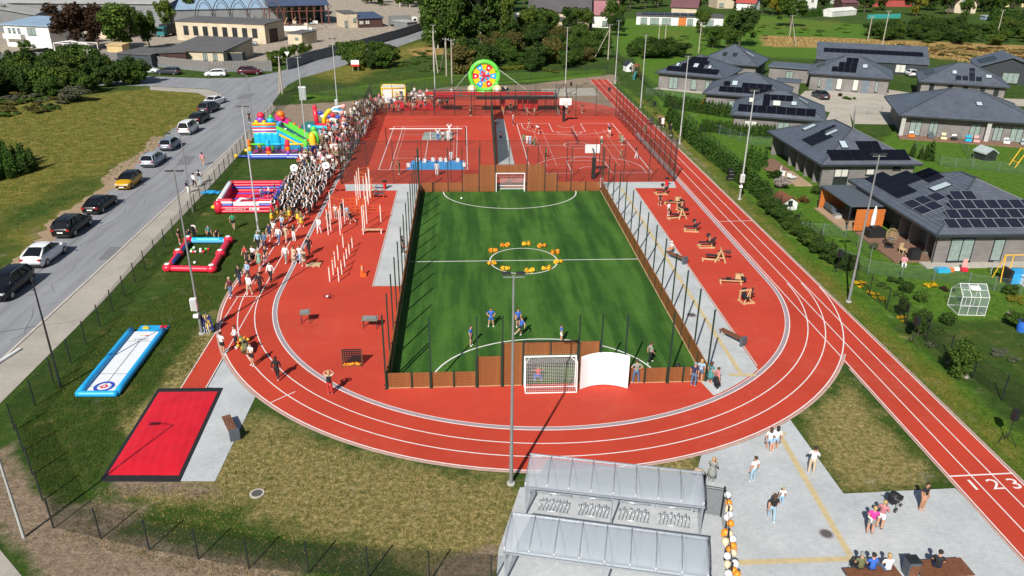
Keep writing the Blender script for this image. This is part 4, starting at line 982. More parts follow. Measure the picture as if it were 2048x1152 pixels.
m = MB(); m.prism([cp(.15,0,0),cp(Wc-.15,0,0),cp(Wc-.15,Lc-.1,0),cp(.15,Lc-.1,0)],.02,.1,'curl_mat'); part(t,'playing_sheet',m,False)
m = MB(); m.prism([cp(.35,Lc-.1,0),cp(Wc+.1,Lc-.1,0),cp(Wc+.1,Lc+.9,0),cp(.35,Lc+.9,0)],.02,.08,'inf_sky'); part(t,'stone_tray',m,False)
m = MB()
for b in (.25,1.0,2.55,7.0): cq(m,.2,b,Wc-.2,b+.035,.106,'ink')
cq(m,Wc/2-.02,1.,Wc/2+.02,7.,.108,'ink'); part(t,'sheet_lines',m,False)
m = MB()
def ring(r0,r1,z,mt,n=32):
    ctr = cp(Wc/2,1.0,z); vs = []
    for i in range(n):
        a = 2*math.pi*i/n
        for r in (r0,r1): vs.append(ctr+ux*r*math.cos(a)+uy*r*math.sin(a))
    m.add(vs,[(2*i,2*i+1,(2*i+3) % (2*n),(2*i+2) % (2*n)) for i in range(n)],mt)
ring(.42,.62,.112,'inf_blue'); ring(.02,.22,.112,'inf_red'); ring(.001,.1,.116,'curl_mat'); part(t,'house_rings',m,False)
o = link('start_lettering',text_mesh('START',.34,'grey_steel',.001),t); q = cp(Wc/2,Lc-1.3,.112); o.location = q; o.rotation_euler = (0,0,math.atan2(ux.y,ux.x)+math.pi)
m = MB(); cq(m,Wc/2-.3,Lc-.75,Wc/2+.05,Lc-.68,.112,'inf_yellow'); cq(m,Wc/2+.08,Lc-.78,Wc/2+.3,Lc-.66,.112,'inf_red'); part(t,'printed_mark',m,False)
sm = {}
for i,(a,b,mt) in enumerate([(.75+.14*(k % 3),Lc+.35+.16*(k//3),'inf_yellow') for k in range(5)]+[(Wc-.35+.15*(k % 3),Lc+.5+.15*(k//3),'inf_red') for k in range(6)]):
    m = MB(); m.lathe([(.02,.0),(.1,.02),(.1,.09),(.03,.11),(.03,.15)],(0,0,0),mt,10); q = c0+cp(a,b,.085)
    o = m.build('curling_stone',None,q) if mt not in sm else link('curling_stone',sm[mt],None,q); sm.setdefault(mt,o.data)
    tag(o,'yellow curling stone in the left pile on the blue tray' if mt == 'inf_yellow' else 'red curling stone in the right pile on the blue tray','curling stone','yellow curling stones' if mt == 'inf_yellow' else 'red curling stones')
# snooker-football frame
P4 = GG((337,543),(425,545),(458,487),(378,487)); t = thing('inflatable_pool_frame','red inflatable frame with bulbs at the corners and a light blue far side','inflatable',tuple(P4[0])); o0 = P4[0]
for i in range(4):
    a,b = P4[i]-o0,P4[(i+1) % 4]-o0; m = MB(); m.tube([a.lerp(b,k/8)+Vector((0,0,.3)) for k in range(9)],.27,'inf_lb' if i == 2 else ('inf_red'),12); part(t,'side_tube',m)
    nrm = Vector((-(b-a).y,(b-a).x,0)).normalized()
    if i in (1,3):
        m = MB(); m.tube([a.lerp(b,k/8)+Vector((0,0,.32))+nrm*.06 for k in range(1,8)],.24,'inf_navy' if i == 3 else 'inf_red',12); part(t,'cushion',m)
    if i == 2: 
        m = MB(); m.tube([a.lerp(b,k/8)+Vector((0,0,.42))+nrm*.05 for k in range(1,8)],.2,'inf_cyan',10); part(t,'cushion',m)
for p in P4+[P4[1].lerp(P4[2],.5),P4[3].lerp(P4[0],.5)]:
    m = MB(); m.ball((0,0,.36),.45,'inf_red',14,8,1,1,.85); o = part(t,'corner_bulb',m); o.location = p-o0
    m = MB(); m.lathe([(.24,0),(.2,.05),(.05,.07)],(0,0,.70),'inf_white',12); part(o,'white_cap',m)
bm_ = {}
for k in range(11):
    p = G(400,503)+Vector((rnd.uniform(-.75,.75),rnd.uniform(-.5,.6),0)); mt = ('inf_white','inf_red','inf_white','lime')[k % 4]
    if k == 10: p = G(390,528); mt = 'inf_white'
    if mt not in bm_: m = MB(); m.ball((0,0,.13),.13,mt,10,7); o = m.build('ball',smooth=True); bm_[mt] = o.data
    else: o = link('ball',bm_[mt])
    o.location = p+Vector((0,0,.01)); 
    lab = {'inf_white': 'white ball in the heap inside the red inflatable frame','inf_red': 'red ball in the heap inside the red inflatable frame','lime': 'green ball in the heap inside the red inflatable frame'}[mt]
    tag(o,'single white ball apart from the heap inside the red frame' if k == 10 else lab,'ball',None if k == 10 else mt.replace('inf_','')+' balls in the inflatable frame')
# red and blue bouncy castle
t = thing('bouncy_castle','low red and blue striped bouncy castle with a web address on its front','inflatable',(-25.3,77.3,0))
def stack(nm,a,b,z0,cols,r=.26):
    a,b = Vector(a),Vector(b)
    for i,c in enumerate(cols):
        m = MB(); m.tube([a.lerp(b,k/10)+Vector((0,0,z0+r+i*2*r*.88)) for k in range(11)],r,c,12); part(t,nm,m)
W,D = 5.7,6.9
m = MB(); m.prism([(0,.2),(W,.2),(W-.2,D),(-.4,D)],.05,.55,'inf_red'); part(t,'floor_cushion',m,False)
for i in range(7):
    m = MB(); m.tube([(.3,.8+i*1.,.56),(W-.3,.8+i*1.,.56)],.12,'inf_blue' if i % 2 else 'inf_red',8); part(t,'floor_rib',m)
stack('front_tube',(0,0,0),(W,0,0),0,['inf_red','inf_red'],.32)
stack('front_tube',(0,.05,0),(1.45,.05,0),1.1,['inf_white','inf_blue','inf_white','inf_red','inf_blue'][1:4],.22); stack('front_tube',(W-1.6,.05,0),(W,.05,0),1.1,['inf_blue','inf_white','inf_red'],.22)
m = MB(); m.box((W/2-.05,.12,1.35),(2.9,.22,.75),'inf_white'); part(t,'white_panel',m,False)
stack('side_tube',(.1,0,0),(-.5,D,0),.4,['inf_red','inf_red','inf_red','inf_white']); stack('side_tube',(W-.1,0,0),(W-.3,D,0),.4,['inf_blue','inf_red','inf_white','inf_blue'])
stack('back_tube',(-.5,D,0),(W-.3,D,0),.4,['inf_red','inf_blue','inf_red','inf_red'])
for x,y in ((0,0),(W,0),(-.5,D),(W-.3,D)):
    m = MB(); m.lathe([(.42,0),(.45,.9),(.45,1.7),(.3,1.95),(.05,2.0)],(x,y,0),'inf_blue' if y else 'inf_red',12); part(t,'corner_post',m)
m = MB(); m.box((W/2+.8,-.33,.78),(1.,.02,.36),'inf_white'); m.box((W/2+.5,-.345,.78),(.18,.01,.18),'ink'); part(t,'logo_panel',m,False)
o = link('web_lettering',text_mesh('www.spalast.lt',.36,'inf_white',.004),t); o.location = (1.75,-.345,.80); o.rotation_euler = (R(90),0,0)
for i,(y,c) in enumerate(((2.2,'inf_white'),(3.6,'inf_red'),(4.6,'inf_blue'))):
    m = MB(); m.tube([(1.2+i*.9,y,.6),(1.6+i*.9,y+.5,1.1),(2.4+i*.9,y+1.,.7)],.2,c,10); part(t,'obstacle_tube',m)
m = MB(); m.ball((-.55,.2,.9),.3,'inf_yellow',10,6); part(t,'blower_sleeve',m)
t.scale = (1,.95,.66)
# rainbow slide
t = thing('inflatable_slide','tall rainbow inflatable slide with striped tower and coloured posts','inflatable',(-27.6,98.7,0)); W = 7.5
m = MB(); m.tube([(-.1+i*W*1.02/10,0,.32) for i in range(11)],.34,'inf_blue',12); part(t,'front_tube',m)
m = MB(); m.box((W/2,2.6,.25),(W,5.2,.5),'inf_magenta'); part(t,'platform',m,False)
m = MB(); m.tube([(-.1,.05,.66),(W,.05,.66)],.1,'inf_white',8); part(t,'white_piping',m)
o = link('web_lettering',text_mesh('www.spalast.lt',.4,'inf_white',.004),t); o.location = (W-1.5,-.34,.4); o.rotation_euler = (R(90),0,0)
for x,cols in ((.15,('inf_cyan','inf_yellow','inf_orange')),(2.55,('inf_orange','inf_red','inf_cyan')),(5.0,('inf_purple','inf_orange','inf_red')),(7.3,('inf_yellow','inf_cyan','lime'))):
    for i,c in enumerate(cols):
        m = MB(); m.lathe([(.28,0),(.31,.1),(.31,.62),(.27,.72)],(x,.25,.5+i*.7),c,12); part(t,'post_segment',m)
    m = MB(); m.ball((x,.25,2.72),.3,cols[2],12,7); part(t,'post_knob',m)
for x0_,x1_,c in ((.4,2.3,'inf_green'),(2.8,4.8,'inf_cyan'),(5.2,7.1,'inf_yellow')):
    m = MB(); m.tube([(x0_,.25,2.25),(x1_,.25,2.25)],.15,c,10); part(t,'top_rail',m)
    m = MB(); m.quad((x0_,.3,.6),(x1_,.3,.6),(x1_,.3,2.1),(x0_,.3,2.1),'black_net'); part(t,'netting',m,False)
for i in range(4):
    m = MB(); m.lathe([(.22,.5),(.24,1.7),(.1,1.9)],(1.+i*1.7,2.2,0),('inf_yellow','inf_green','inf_red','inf_cyan')[i],10); part(t,'inner_pillar',m)
ys = (3.6,6.6)
def slab(nm,pts,y0,y1,c):
    m = MB(); n_ = len(pts); vs = [(x,y0,z) for x,z in pts]+[(x,y1,z) for x,z in pts]
    m.add(vs,[tuple(range(n_)),tuple(range(2*n_-1,n_-1,-1))]+[(i,i+n_,(i+1) % n_+n_,(i+1) % n_) for i in range(n_)],c); part(t,nm,m,False)
for i in range(4):
    m = MB(); m.lathe([(.48,.4),(.52,1.6),(.5,2.9),(.4,3.2)],(.6+i*.78,3.7,0),'inf_cyan',12,1,.5); part(t,'tower_bulge',m)
slab('tower',[(.1,.3),(3.4,.3),(3.4,4.4),(.1,4.4)],3.8,6.8,'inf_cyan')
for i,c in enumerate(('inf_yellow','inf_purple','inf_white','inf_red','inf_cyan','inf_orange','inf_yellow')):
    m = MB(); m.tube([(.05,3.75,3.15+i*.24),(3.3-.04*i,3.75,3.15+i*.24)],.15,c,10); part(t,'tower_stripe',m)
def band(d0,d1,y0,y1,c,nm='slide_band'):
    slab(nm,[(3.2+d0*.4,4.9-d0),(3.2+d1*.4,4.9-d1),(7.0,.55 if d1 > 2.6 else 1.75-d1*.45),(7.4,.55 if d0 > 2.6 else 1.9-d0*.45)],y0,y1,c)
slab('front_wall',[(3.2,.4),(3.2,3.1),(6.1,.6),(6.0,.4)],3.75,4.0,'inf_cyan')
for k,(c,a,b_) in enumerate((('inf_yellow',2.9,3.25),('inf_cyan',3.3,3.75),('lime',3.8,4.35))):
    slab('slide_band',[(3.1,a),(3.1,b_),(7.35-.1*k,b_-2.75),(6.8-.1*k,a-2.4)],3.62-.02*k,4.1,c)
slab('slide_lane',[(3.1,4.2),(3.1,4.0),(6.9,.8),(7.3,.9)],4.1,6.2,'inf_navy')
slab('back_wall',[(3.0,5.4),(3.0,4.2),(6.9,1.),(7.4,1.9)],6.2,6.6,'lime')
slab('back_wall',[(2.6,5.6),(2.6,4.6),(4.2,3.9),(4.3,4.6)],6.15,6.65,'inf_magenta')
for i in range(6):
    m = MB(); m.ball((3.7+i*.62,6.4,4.95-i*.55),.24,('inf_orange','inf_red')[i % 2],9,6); part(t,'wall_knob',m)
    m = MB(); m.ball((3.6+i*.6,4.05,4.15-i*.5),.17,('inf_navy','inf_white')[i % 2],8,6); part(t,'lane_knob',m)
for x,y,z,r,c in ((.9,5,4.9,.6,'inf_purple'),(1.0,5,5.6,.5,'inf_red'),(2.2,5,4.8,.5,'inf_cyan'),(2.25,5,5.4,.28,'inf_green'),(3.3,6.3,5.5,.55,'inf_orange'),(3.5,6.2,4.9,.4,'inf_red'),(.5,4.2,4.75,.28,'inf_yellow'),(1.5,4.2,4.75,.28,'inf_yellow')):
    m = MB(); m.ball((x,y,z),r,c,12,8); part(t,'tower_ornament',m)
m = MB(); m.lathe([(.4,0),(.5,1.4),(.42,2.8),(.15,3.4)],(7.7,3.2,0),'inf_yellow',12); part(t,'palm_post',m)
m = MB(); m.lathe([(.42,0),(.4,1.4)],(7.7,2.7,0),'inf_blue',12); part(t,'palm_post',m)
m = MB(); m.tube([(8.3,3.6,1.2),(8.2,3.7,2.6),(7.9,3.6,3.6)],.32,'lime',10); m.ball((7.9,3.6,3.8),.42,'lime',10,6); part(t,'palm_leaf',m)
m = MB(); m.box((6.6,4.9,1.6),(1.5,.5,.35),'inf_red'); m.box((6.6,4.9,1.25),(1.5,.52,.3),'inf_white'); part(t,'exit_arch',m,False)
m = MB(); m.tube([(-1.6,.6,.3),(0,.4,.3)],.16,'inf_blue',8); m.ball((-1.7,.6,.35),.3,'inf_yellow',10,6); m.ball((-.5,1.4,1.),.3,'inf_yellow',10,6); part(t,'blower_tube',m)
t.scale = (1,.9,.83)
# small clown-coloured inflatable and its ground sheet
mb = MB(); poly_mesh(mb,[tuple(p.xy) for p in GG((586,266),(660,266),(690,243),(612,243))],.02,'teal_tarp'); tag(mb.build('ground_sheet'),'teal ground sheet on the sandy ground under the clown inflatable','tarpaulin')
p0 = G(631,255); t = thing('inflatable_arch','small jumbled inflatable with a red back frame, pink balls and cyan feet','inflatable',tuple(p0))
m = MB(); m.tube([(.2,.8,0),(.1,.8,1.5),(0,.8,3.4)],.4,'inf_red',12); m.ball((0,.8,3.6),.42,'inf_red',12,7); part(t,'back_pillar',m)
m = MB(); m.tube([(.2,.6,.35),(2.6,.3,.25),(4.6,0,.3)],.34,'inf_red',12); part(t,'front_roll',m)
m = MB(); m.tube([(-.8,-.9,.25),(1.2,-.9,.25),(4.4,-1.1,.25)],.3,'inf_cyan',10); m.tube([(-.9,-.1,.25),(1.3,-.3,.25)],.22,'inf_cyan',10); part(t,'cyan_foot',m)
m = MB(); m.ball((-1.,-.1,.25),.32,'inf_white',10,6); part(t,'toe',m)
m = MB(); m.tube([(1.3,.9,.5),(1.5,1.,1.6),(2.1,1.1,2.5),(2.7,1.1,3.1)],.42,'inf_yellow',10); part(t,'yellow_arm',m)
for i in range(3): m = MB(); m.tube([(2.2+.3*i,1.2,2.6+.1*i),(3.3+.3*i,1.3,3.4-.3*i),(4.6+.2*i,1.3,3.7-.9*i)],.2,('inf_white','inf_sky','inf_white')[i],9); part(t,'striped_arm',m)
for x,z in ((5.,3.7),(4.6,2.5),(4.8,1.2),(4.2,.9)): m = MB(); m.ball((x,1.2,z),.45,'inf_pink',12,7); part(t,'pink_ball',m)
for i,(x,z,c) in enumerate(((.9,2.5,'inf_blue'),(1.3,1.9,'inf_white'),(2.4,1.8,'inf_blue'),(3.,2.1,'inf_red'),(2.8,1.2,'inf_white'),(3.5,.9,'inf_green'),(3.9,1.7,'inf_blue'),(2.1,.9,'inf_orange'),(4.7,.5,'inf_purple'),(5.1,.4,'inf_blue'))): m = MB(); m.ball((x,.9+.1*(i % 3),z),.46,c,10,7,1.1,.7,.9); part(t,'bulge',m)
t.scale = (.85,.85,.8)
# dart wheel
p0 = G(969,187); t = thing('inflatable_dartboard','tall round inflatable dartboard with a bright green rim and coloured fields','inflatable',tuple(p0)); cz,Rw = 3.15,2.55
n_ = 40; m = MB(); ring_ = [(Rw*math.cos(2*math.pi*i/n_),0,cz+Rw*math.sin(2*math.pi*i/n_)) for i in range(n_+1)]; m.tube(ring_,.42,'lime',12,False); part(t,'rim',m)
def sect(nm,r0,r1,a0,a1,y,c):
    m = MB(); k = 6; vs = []
    for i in range(k+1):
        a = a0+(a1-a0)*i/k
        for yy in (y,y+.25):
            for r in (r0,r1): vs.append((r*math.cos(a),yy,cz+r*math.sin(a)))
    fs = []
    for i in range(k): b = 4*i; fs += [(b,b+1,b+5,b+4),(b+3,b+2,b+6,b+7),(b+1,b+3,b+7,b+5),(b+2,b,b+4,b+6)]
    m.add(vs,fs,c); part(t,nm,m,False)
for i in range(12):
    a0 = 2*math.pi*(i+.02)/12-.26; c = ('inf_blue','inf_yellow','inf_red','inf_yellow')[i % 4]; c2 = ('inf_red','inf_sky','inf_cream','inf_sky')[i % 4]
    sect('outer_field',1.05,2.15,a0,a0+2*math.pi*.96/12,-.1,'inf_sky' if c == 'inf_blue' else c); sect('inner_field',.3,1.03,a0,a0+2*math.pi*.96/12,-.1,c2)
    if c != 'inf_yellow': m = MB(); a = a0+math.pi/12; m.box((1.62*math.cos(a),-.13,cz+1.62*math.sin(a)),(.3,.04,.3),'inf_white',ry=-a); part(t,'white_spot',m,False)
for i in range(5): a = i*1.257+.3; m = MB(); m.tube([(.1*math.cos(a),-.2,cz+.1*math.sin(a)),(.8*math.cos(a),-.16,cz+.8*math.sin(a))],.13,'inf_red',8); part(t,'centre_arm',m)
m = MB(); m.tube([(-1.6,-.1,.35),(1.6,-.1,.35)],.42,'lime',12); part(t,'base_tube',m)
for q in (-1,1): m = MB(); m.ball((q*2.3,-.5,.85),.85,'inf_cream',14,8,1,.7); part(t,'side_ball',m); m = MB(); m.ball((q*2.3,-1.0,.8),.4,'inf_white',10,6,1,.4); part(t,'ball_patch',m)
for a,b in (((-2.2,.2,4.6),(-6.,1.,0)),((2.2,.2,4.6),(9.,-2.,0))): m = MB(); m.tube([a,b],.03,'inf_white',4); part(t,'guy_rope',m)
# kiosk tent and toilet
t = thing('kiosk_tent','white inflatable booth with yellow edges behind the crowd','tent',tuple(G(788,205)),R(4)); m = MB(); m.box((0,1.3,1.2),(3.9,2.6,2.4),'inf_white'); part(t,'walls',m,False)
m = MB()
for a,b in (((-2,0,2.45),(2,0,2.45)),((-2,0,0),(-2,0,2.45)),((2,0,0),(2,0,2.45)),((-.2,0,0),(-.2,0,2.4)),((-2,0,2.45),(-2,2.6,2.6)),((2,0,2.45),(2,2.6,2.6)),((-2,2.6,2.6),(2,2.6,2.6))): m.tube([a,b],.14,'inf_yellow',8)
part(t,'yellow_frame',m); m = MB(); m.box((.9,-.03,1.35),(1.6,.04,1.3),'inf_cream'); m.box((1.3,-.055,1.5),(.5,.02,.8),'ink'); part(t,'front_print',m,False)
m = MB(); m.prism([(-2,0),(2,0),(2,2.6),(-2,2.6)],2.42,2.6,'inf_white'); part(t,'roof_cushion',m,False)
t = thing('portable_toilet','grey portable toilet cabin on the sandy ground','toilet',tuple(G(606,200)),R(15)); mat('cabin_grey',(.36,.42,.42),.5)
m = MB(); m.box((0,0,1.1),(1.1,1.1,2.1),'cabin_grey'); part(t,'cabin',m,False); m = MB(); m.box((0,0,2.2),(1.2,1.2,.12),'inf_white'); part(t,'roof',m,False); m = MB(); m.box((0,-.57,1.05),(.75,.04,1.85),'pale_steel'); m.box((.28,-.6,1.05),(.05,.03,.15),'ink'); part(t,'door',m,False)
# ---- bicycle shelters
glass('polycarbonate',(.50,.55,.61),.42,.14); glass('clear_pane',(.45,.52,.56),.30,.05)
mat('galvanised',(.50,.53,.57),.35,.12,3,m=.6)
def shelter(label,pf0,pf1,racks):
    """pf0, pf1: feet of the two front corners"""
    a,b = Vector(pf0),Vector(pf1); d = (b-a); L = d.length; rz = math.atan2(d.y,d.x)
    t = thing('bike_shelter',label,'bicycle shelter',(a.x,a.y,.02),rz); Dp = 1.95; NB = 8
    prof = [(-.28,2.05),(-.1,2.24),(.25,2.36),(.8,2.46),(1.3,2.5),(1.72,2.5)]
    for i in range(NB):
        x0_,x1_ = i*L/NB+.03,(i+1)*L/NB-.03; m = MB(); vs = [(x,y,z) for x in (x0_,x1_) for y,z in prof]; k = len(prof); m.add(vs,[(j,j+k,j+k+1,j+1) for j in range(k-1)],'polycarbonate'); part(t,'roof_pane',m)
    for i in range(NB+1):
        m = MB(); m.tube([(i*L/NB,y,z-.01) for y,z in prof],.03,'galvanised',5); part(t,'roof_rib',m)
    m = MB(); m.box((L/2,-.28,2.05),(L+.1,.07,.09),'galvanised'); m.box((L/2,1.74,2.5),(L+.1,.06,.1),'galvanised'); part(t,'edge_beam',m,False)
    for i in range(0,NB+1,4):
        m = MB(); m.box((i*L/NB,.05,1.12),(.08,.08,2.24),'galvanised'); part(t,'front_post',m,False)
    for i in range(0,NB+1):
        m = MB(); m.box((i*L/NB,1.72,1.22),(.06,.06,2.44),'galvanised'); part(t,'back_post',m,False)
    for i in range(NB):
        m = MB(); m.box(((i+.5)*L/NB,1.70,1.25),(L/NB-.08,.02,2.2),'clear_pane'); part(t,'back_pane',m,False)
    for x in (0,L): m = MB(); m.box((x,.88,1.2),(.02,1.55,2.2),'clear_pane'); part(t,'side_pane',m,False)
    if racks:
        for r in range(4):
            q = thing('bike_rack',('first','second','third','fourth')[r]+' galvanised bicycle rack from the left under the upper shelter','bicycle rack',tuple(Vector((a.x,a.y,.02))+Matrix.Rotation(rz,3,'Z')@Vector((.55+r*1.98,.55,0))),rz)
            m = MB(); m.tube([(0,0,.05),(1.55,0,.05)],.025,'galvanised',5); m.tube([(0,.75,.05),(1.55,.75,.05)],.025,'galvanised',5); m.tube([(0,.8,.5),(1.55,.8,.5)],.03,'galvanised',5); part(q,'rack_base',m)
            for i in range(9): m = MB(); x = .08+i*.175; h = .52 if i % 2 else .38; m.tube([(x,.05,.05),(x,.1,h),(x,.42,h),(x,.75,.06)],.018,'galvanised',5); part(q,'hoop',m)
    return t
shelter('upper glass-roofed bicycle shelter with racks beside the track bend',(2.72,30.05),(10.95,28.2),True)
shelter('lower glass-roofed bicycle shelter at the bottom edge',(1.5,25.75),(9.85,23.75),False)
# ---- gate with balloons
bay_fence('wire_fence','short wire fence between the upper bicycle shelter and the balloon gate',[(11.2,30.),(12.45,29.6)],1.75,1.4,'dark_steel','dark_mesh',.06,.02)
bay_fence('entrance_gate','dark wire gate standing open under the balloon garland',[(12.45,29.6),(12.2,28.2),(11.72,26.7),(11.2,24.6)],1.75,1.6,'dark_steel','dark_mesh',.07,.02)
mat('balloon_white',(.78,.78,.80),.25,.03); mat('balloon_orange',(.80,.27,.02),.25,.05); mat('balloon_cream',(.72,.58,.38),.25,.05)
bal = {}
BL = [(1455,990,0),(1457,1006,1),(1458,1016,2),(1459,1029,0),(1454,1035,0),(1461,1047,1),(1450,1065,1),(1459,1068,2),(1465,1078,0),(1451,1083,2),(1467,1092,1),(1459,1099,1),(1467,1105,2),(1455,1112,0),(1470,1127,0),(1455,1128,2),(1468,1141,1),(1474,1148,1),(1457,1147,0)]
names = ('white','orange','cream')
for i,(px,py,c) in enumerate(BL):
    z = 1.55 if i < 6 else 1.35
    p = G(px,py,z); mt = 'balloon_'+names[c]
    if c not in bal: m = MB(); m.lathe([(.01,-.24),(.03,-.2),(.11,-.13),(.165,0),(.15,.09),(.09,.155),(.01,.175)],(0,0,0),mt,12); m.lathe([(.03,-.26),(.01,-.235)],(0,0,0),mt,6); o = m.build('balloon',smooth=True); bal[c] = o.data
    else: o = link('balloon',bal[c])
    o.location = p; o.rotation_euler = (rnd.uniform(-.8,.8),rnd.uniform(-.8,.8),0)
    s_ = rnd.uniform(.92,1.12); o.scale = (s_,s_,s_)
    row = 'upper' if i < 6 else ('middle' if i < 13 else 'lowest')
    tag(o,f'{names[c]} balloon in the {row} cluster of the garland along the gate','balloon',f'{names[c]} balloons of the {row} cluster')
# stroller
def stroller(label,p,rz,m='black_pad',s=1.):
    t = thing('stroller',label,'stroller',tuple(p),rz); t.scale = (s,s,s)
    for x,y,r in ((-.27,-.1,.14),(.27,-.1,.14),(-.15,.55,.1),(.15,.55,.1)):
        q = MB(); q.lathe([(r,-.025),(r,.025)],(x,y,r),'black_pad',12,ax=(1,0,0)); o = part(t,'wheel',q,False); q = MB(); q.lathe([(r*.55,-.03),(r*.55,.03)],(x,y,r),'grey_steel',8,ax=(1,0,0)); part(o,'rim',q,False)
    q = MB()
    for x in (-.24,.24): q.tube([(x,-.1,.14),(x*.9,.2,.55),(x*.95,-.45,1.02)],.018,'grey_steel',5); q.tube([(x*.6,.55,.1),(x*.9,.2,.55)],.018,'grey_steel',5)
    q.tube([(-.23,-.45,1.02),(.23,-.45,1.02)],.022,'black_pad',6); part(t,'frame',q)
    q = MB(); q.prism([(-.22,-.2),(.22,-.2),(.2,.5),(-.2,.5)],.5,.72,m); part(t,'seat',q,False)
    q = MB(); q.lathe([(.25,-.2),(.28,-.1),(.28,.1),(.25,.2)],(0,-.02,.78),m,12,1,1,ax=(1,0,0)); part(t,'canopy',q)
stroller('black stroller pushed by the woman in a striped top on the plaza',G(1783,1018),R(-60)); stroller('dark pram on the verge beside the far parents',G(1302,250),R(10),'slate_box',1.1)
# long white-blue tube on the road
mb = MB(); a,b = G(-15,736),G(40,701); mb.tube([a+Vector((0,0,.12)),a.lerp(b,.5)+Vector((0,0,.1)),b+Vector((0,0,.12))],.11,'inf_white',8); tag(mb.build('white_banner'),'rolled white banner lying on the pavement edge at the left','banner')

# ================================================================== CARS
mat('tyre',(.018,.018,.018),.85); mat('alloy',(.35,.36,.37),.3,.1,8,m=.8); mat('car_glass',(.008,.010,.013),.1,.05,spec=.4); mat('headlight',(.62,.64,.66),.1); mat('tail_red',(.35,.01,.01),.2); mat('plate_white',(.75,.75,.72),.5); mat('trim_black',(.016,.016,.017),.5)
def paint(nm,c): return mat('paint_'+nm,c,.3,.03,2,coat=.25,spec=.35)
for nm,c in dict(black=(.005,.005,.007),navy=(.006,.007,.012),white=(.74,.75,.76),yellow=(.50,.27,.008),silver=(.34,.39,.44),steel=(.18,.23,.29),charcoal=(.035,.04,.05),maroon=(.075,.012,.022),pearl=(.66,.68,.70)).items(): paint(nm,c)
KC = dict(   # length, width, height, hood height, stations of the glasshouse (base rear, roof rear, roof front, base front), clearance
    sedan=(4.75,1.82,1.45,.92,(-1.85,-1.05,.35,1.15)),hatch=(4.2,1.78,1.5,.95,(-1.98,-1.55,.35,1.15)),wagon=(4.75,1.84,1.5,.95,(-2.25,-1.85,.4,1.2)),
    suv=(4.75,1.92,1.7,1.05,(-2.25,-1.8,.45,1.25)),coupesuv=(4.65,1.92,1.62,1.02,(-2.1,-1.0,.35,1.2)),van=(4.3,1.75,1.85,1.08,(-2.1,-2.0,.75,1.35)))
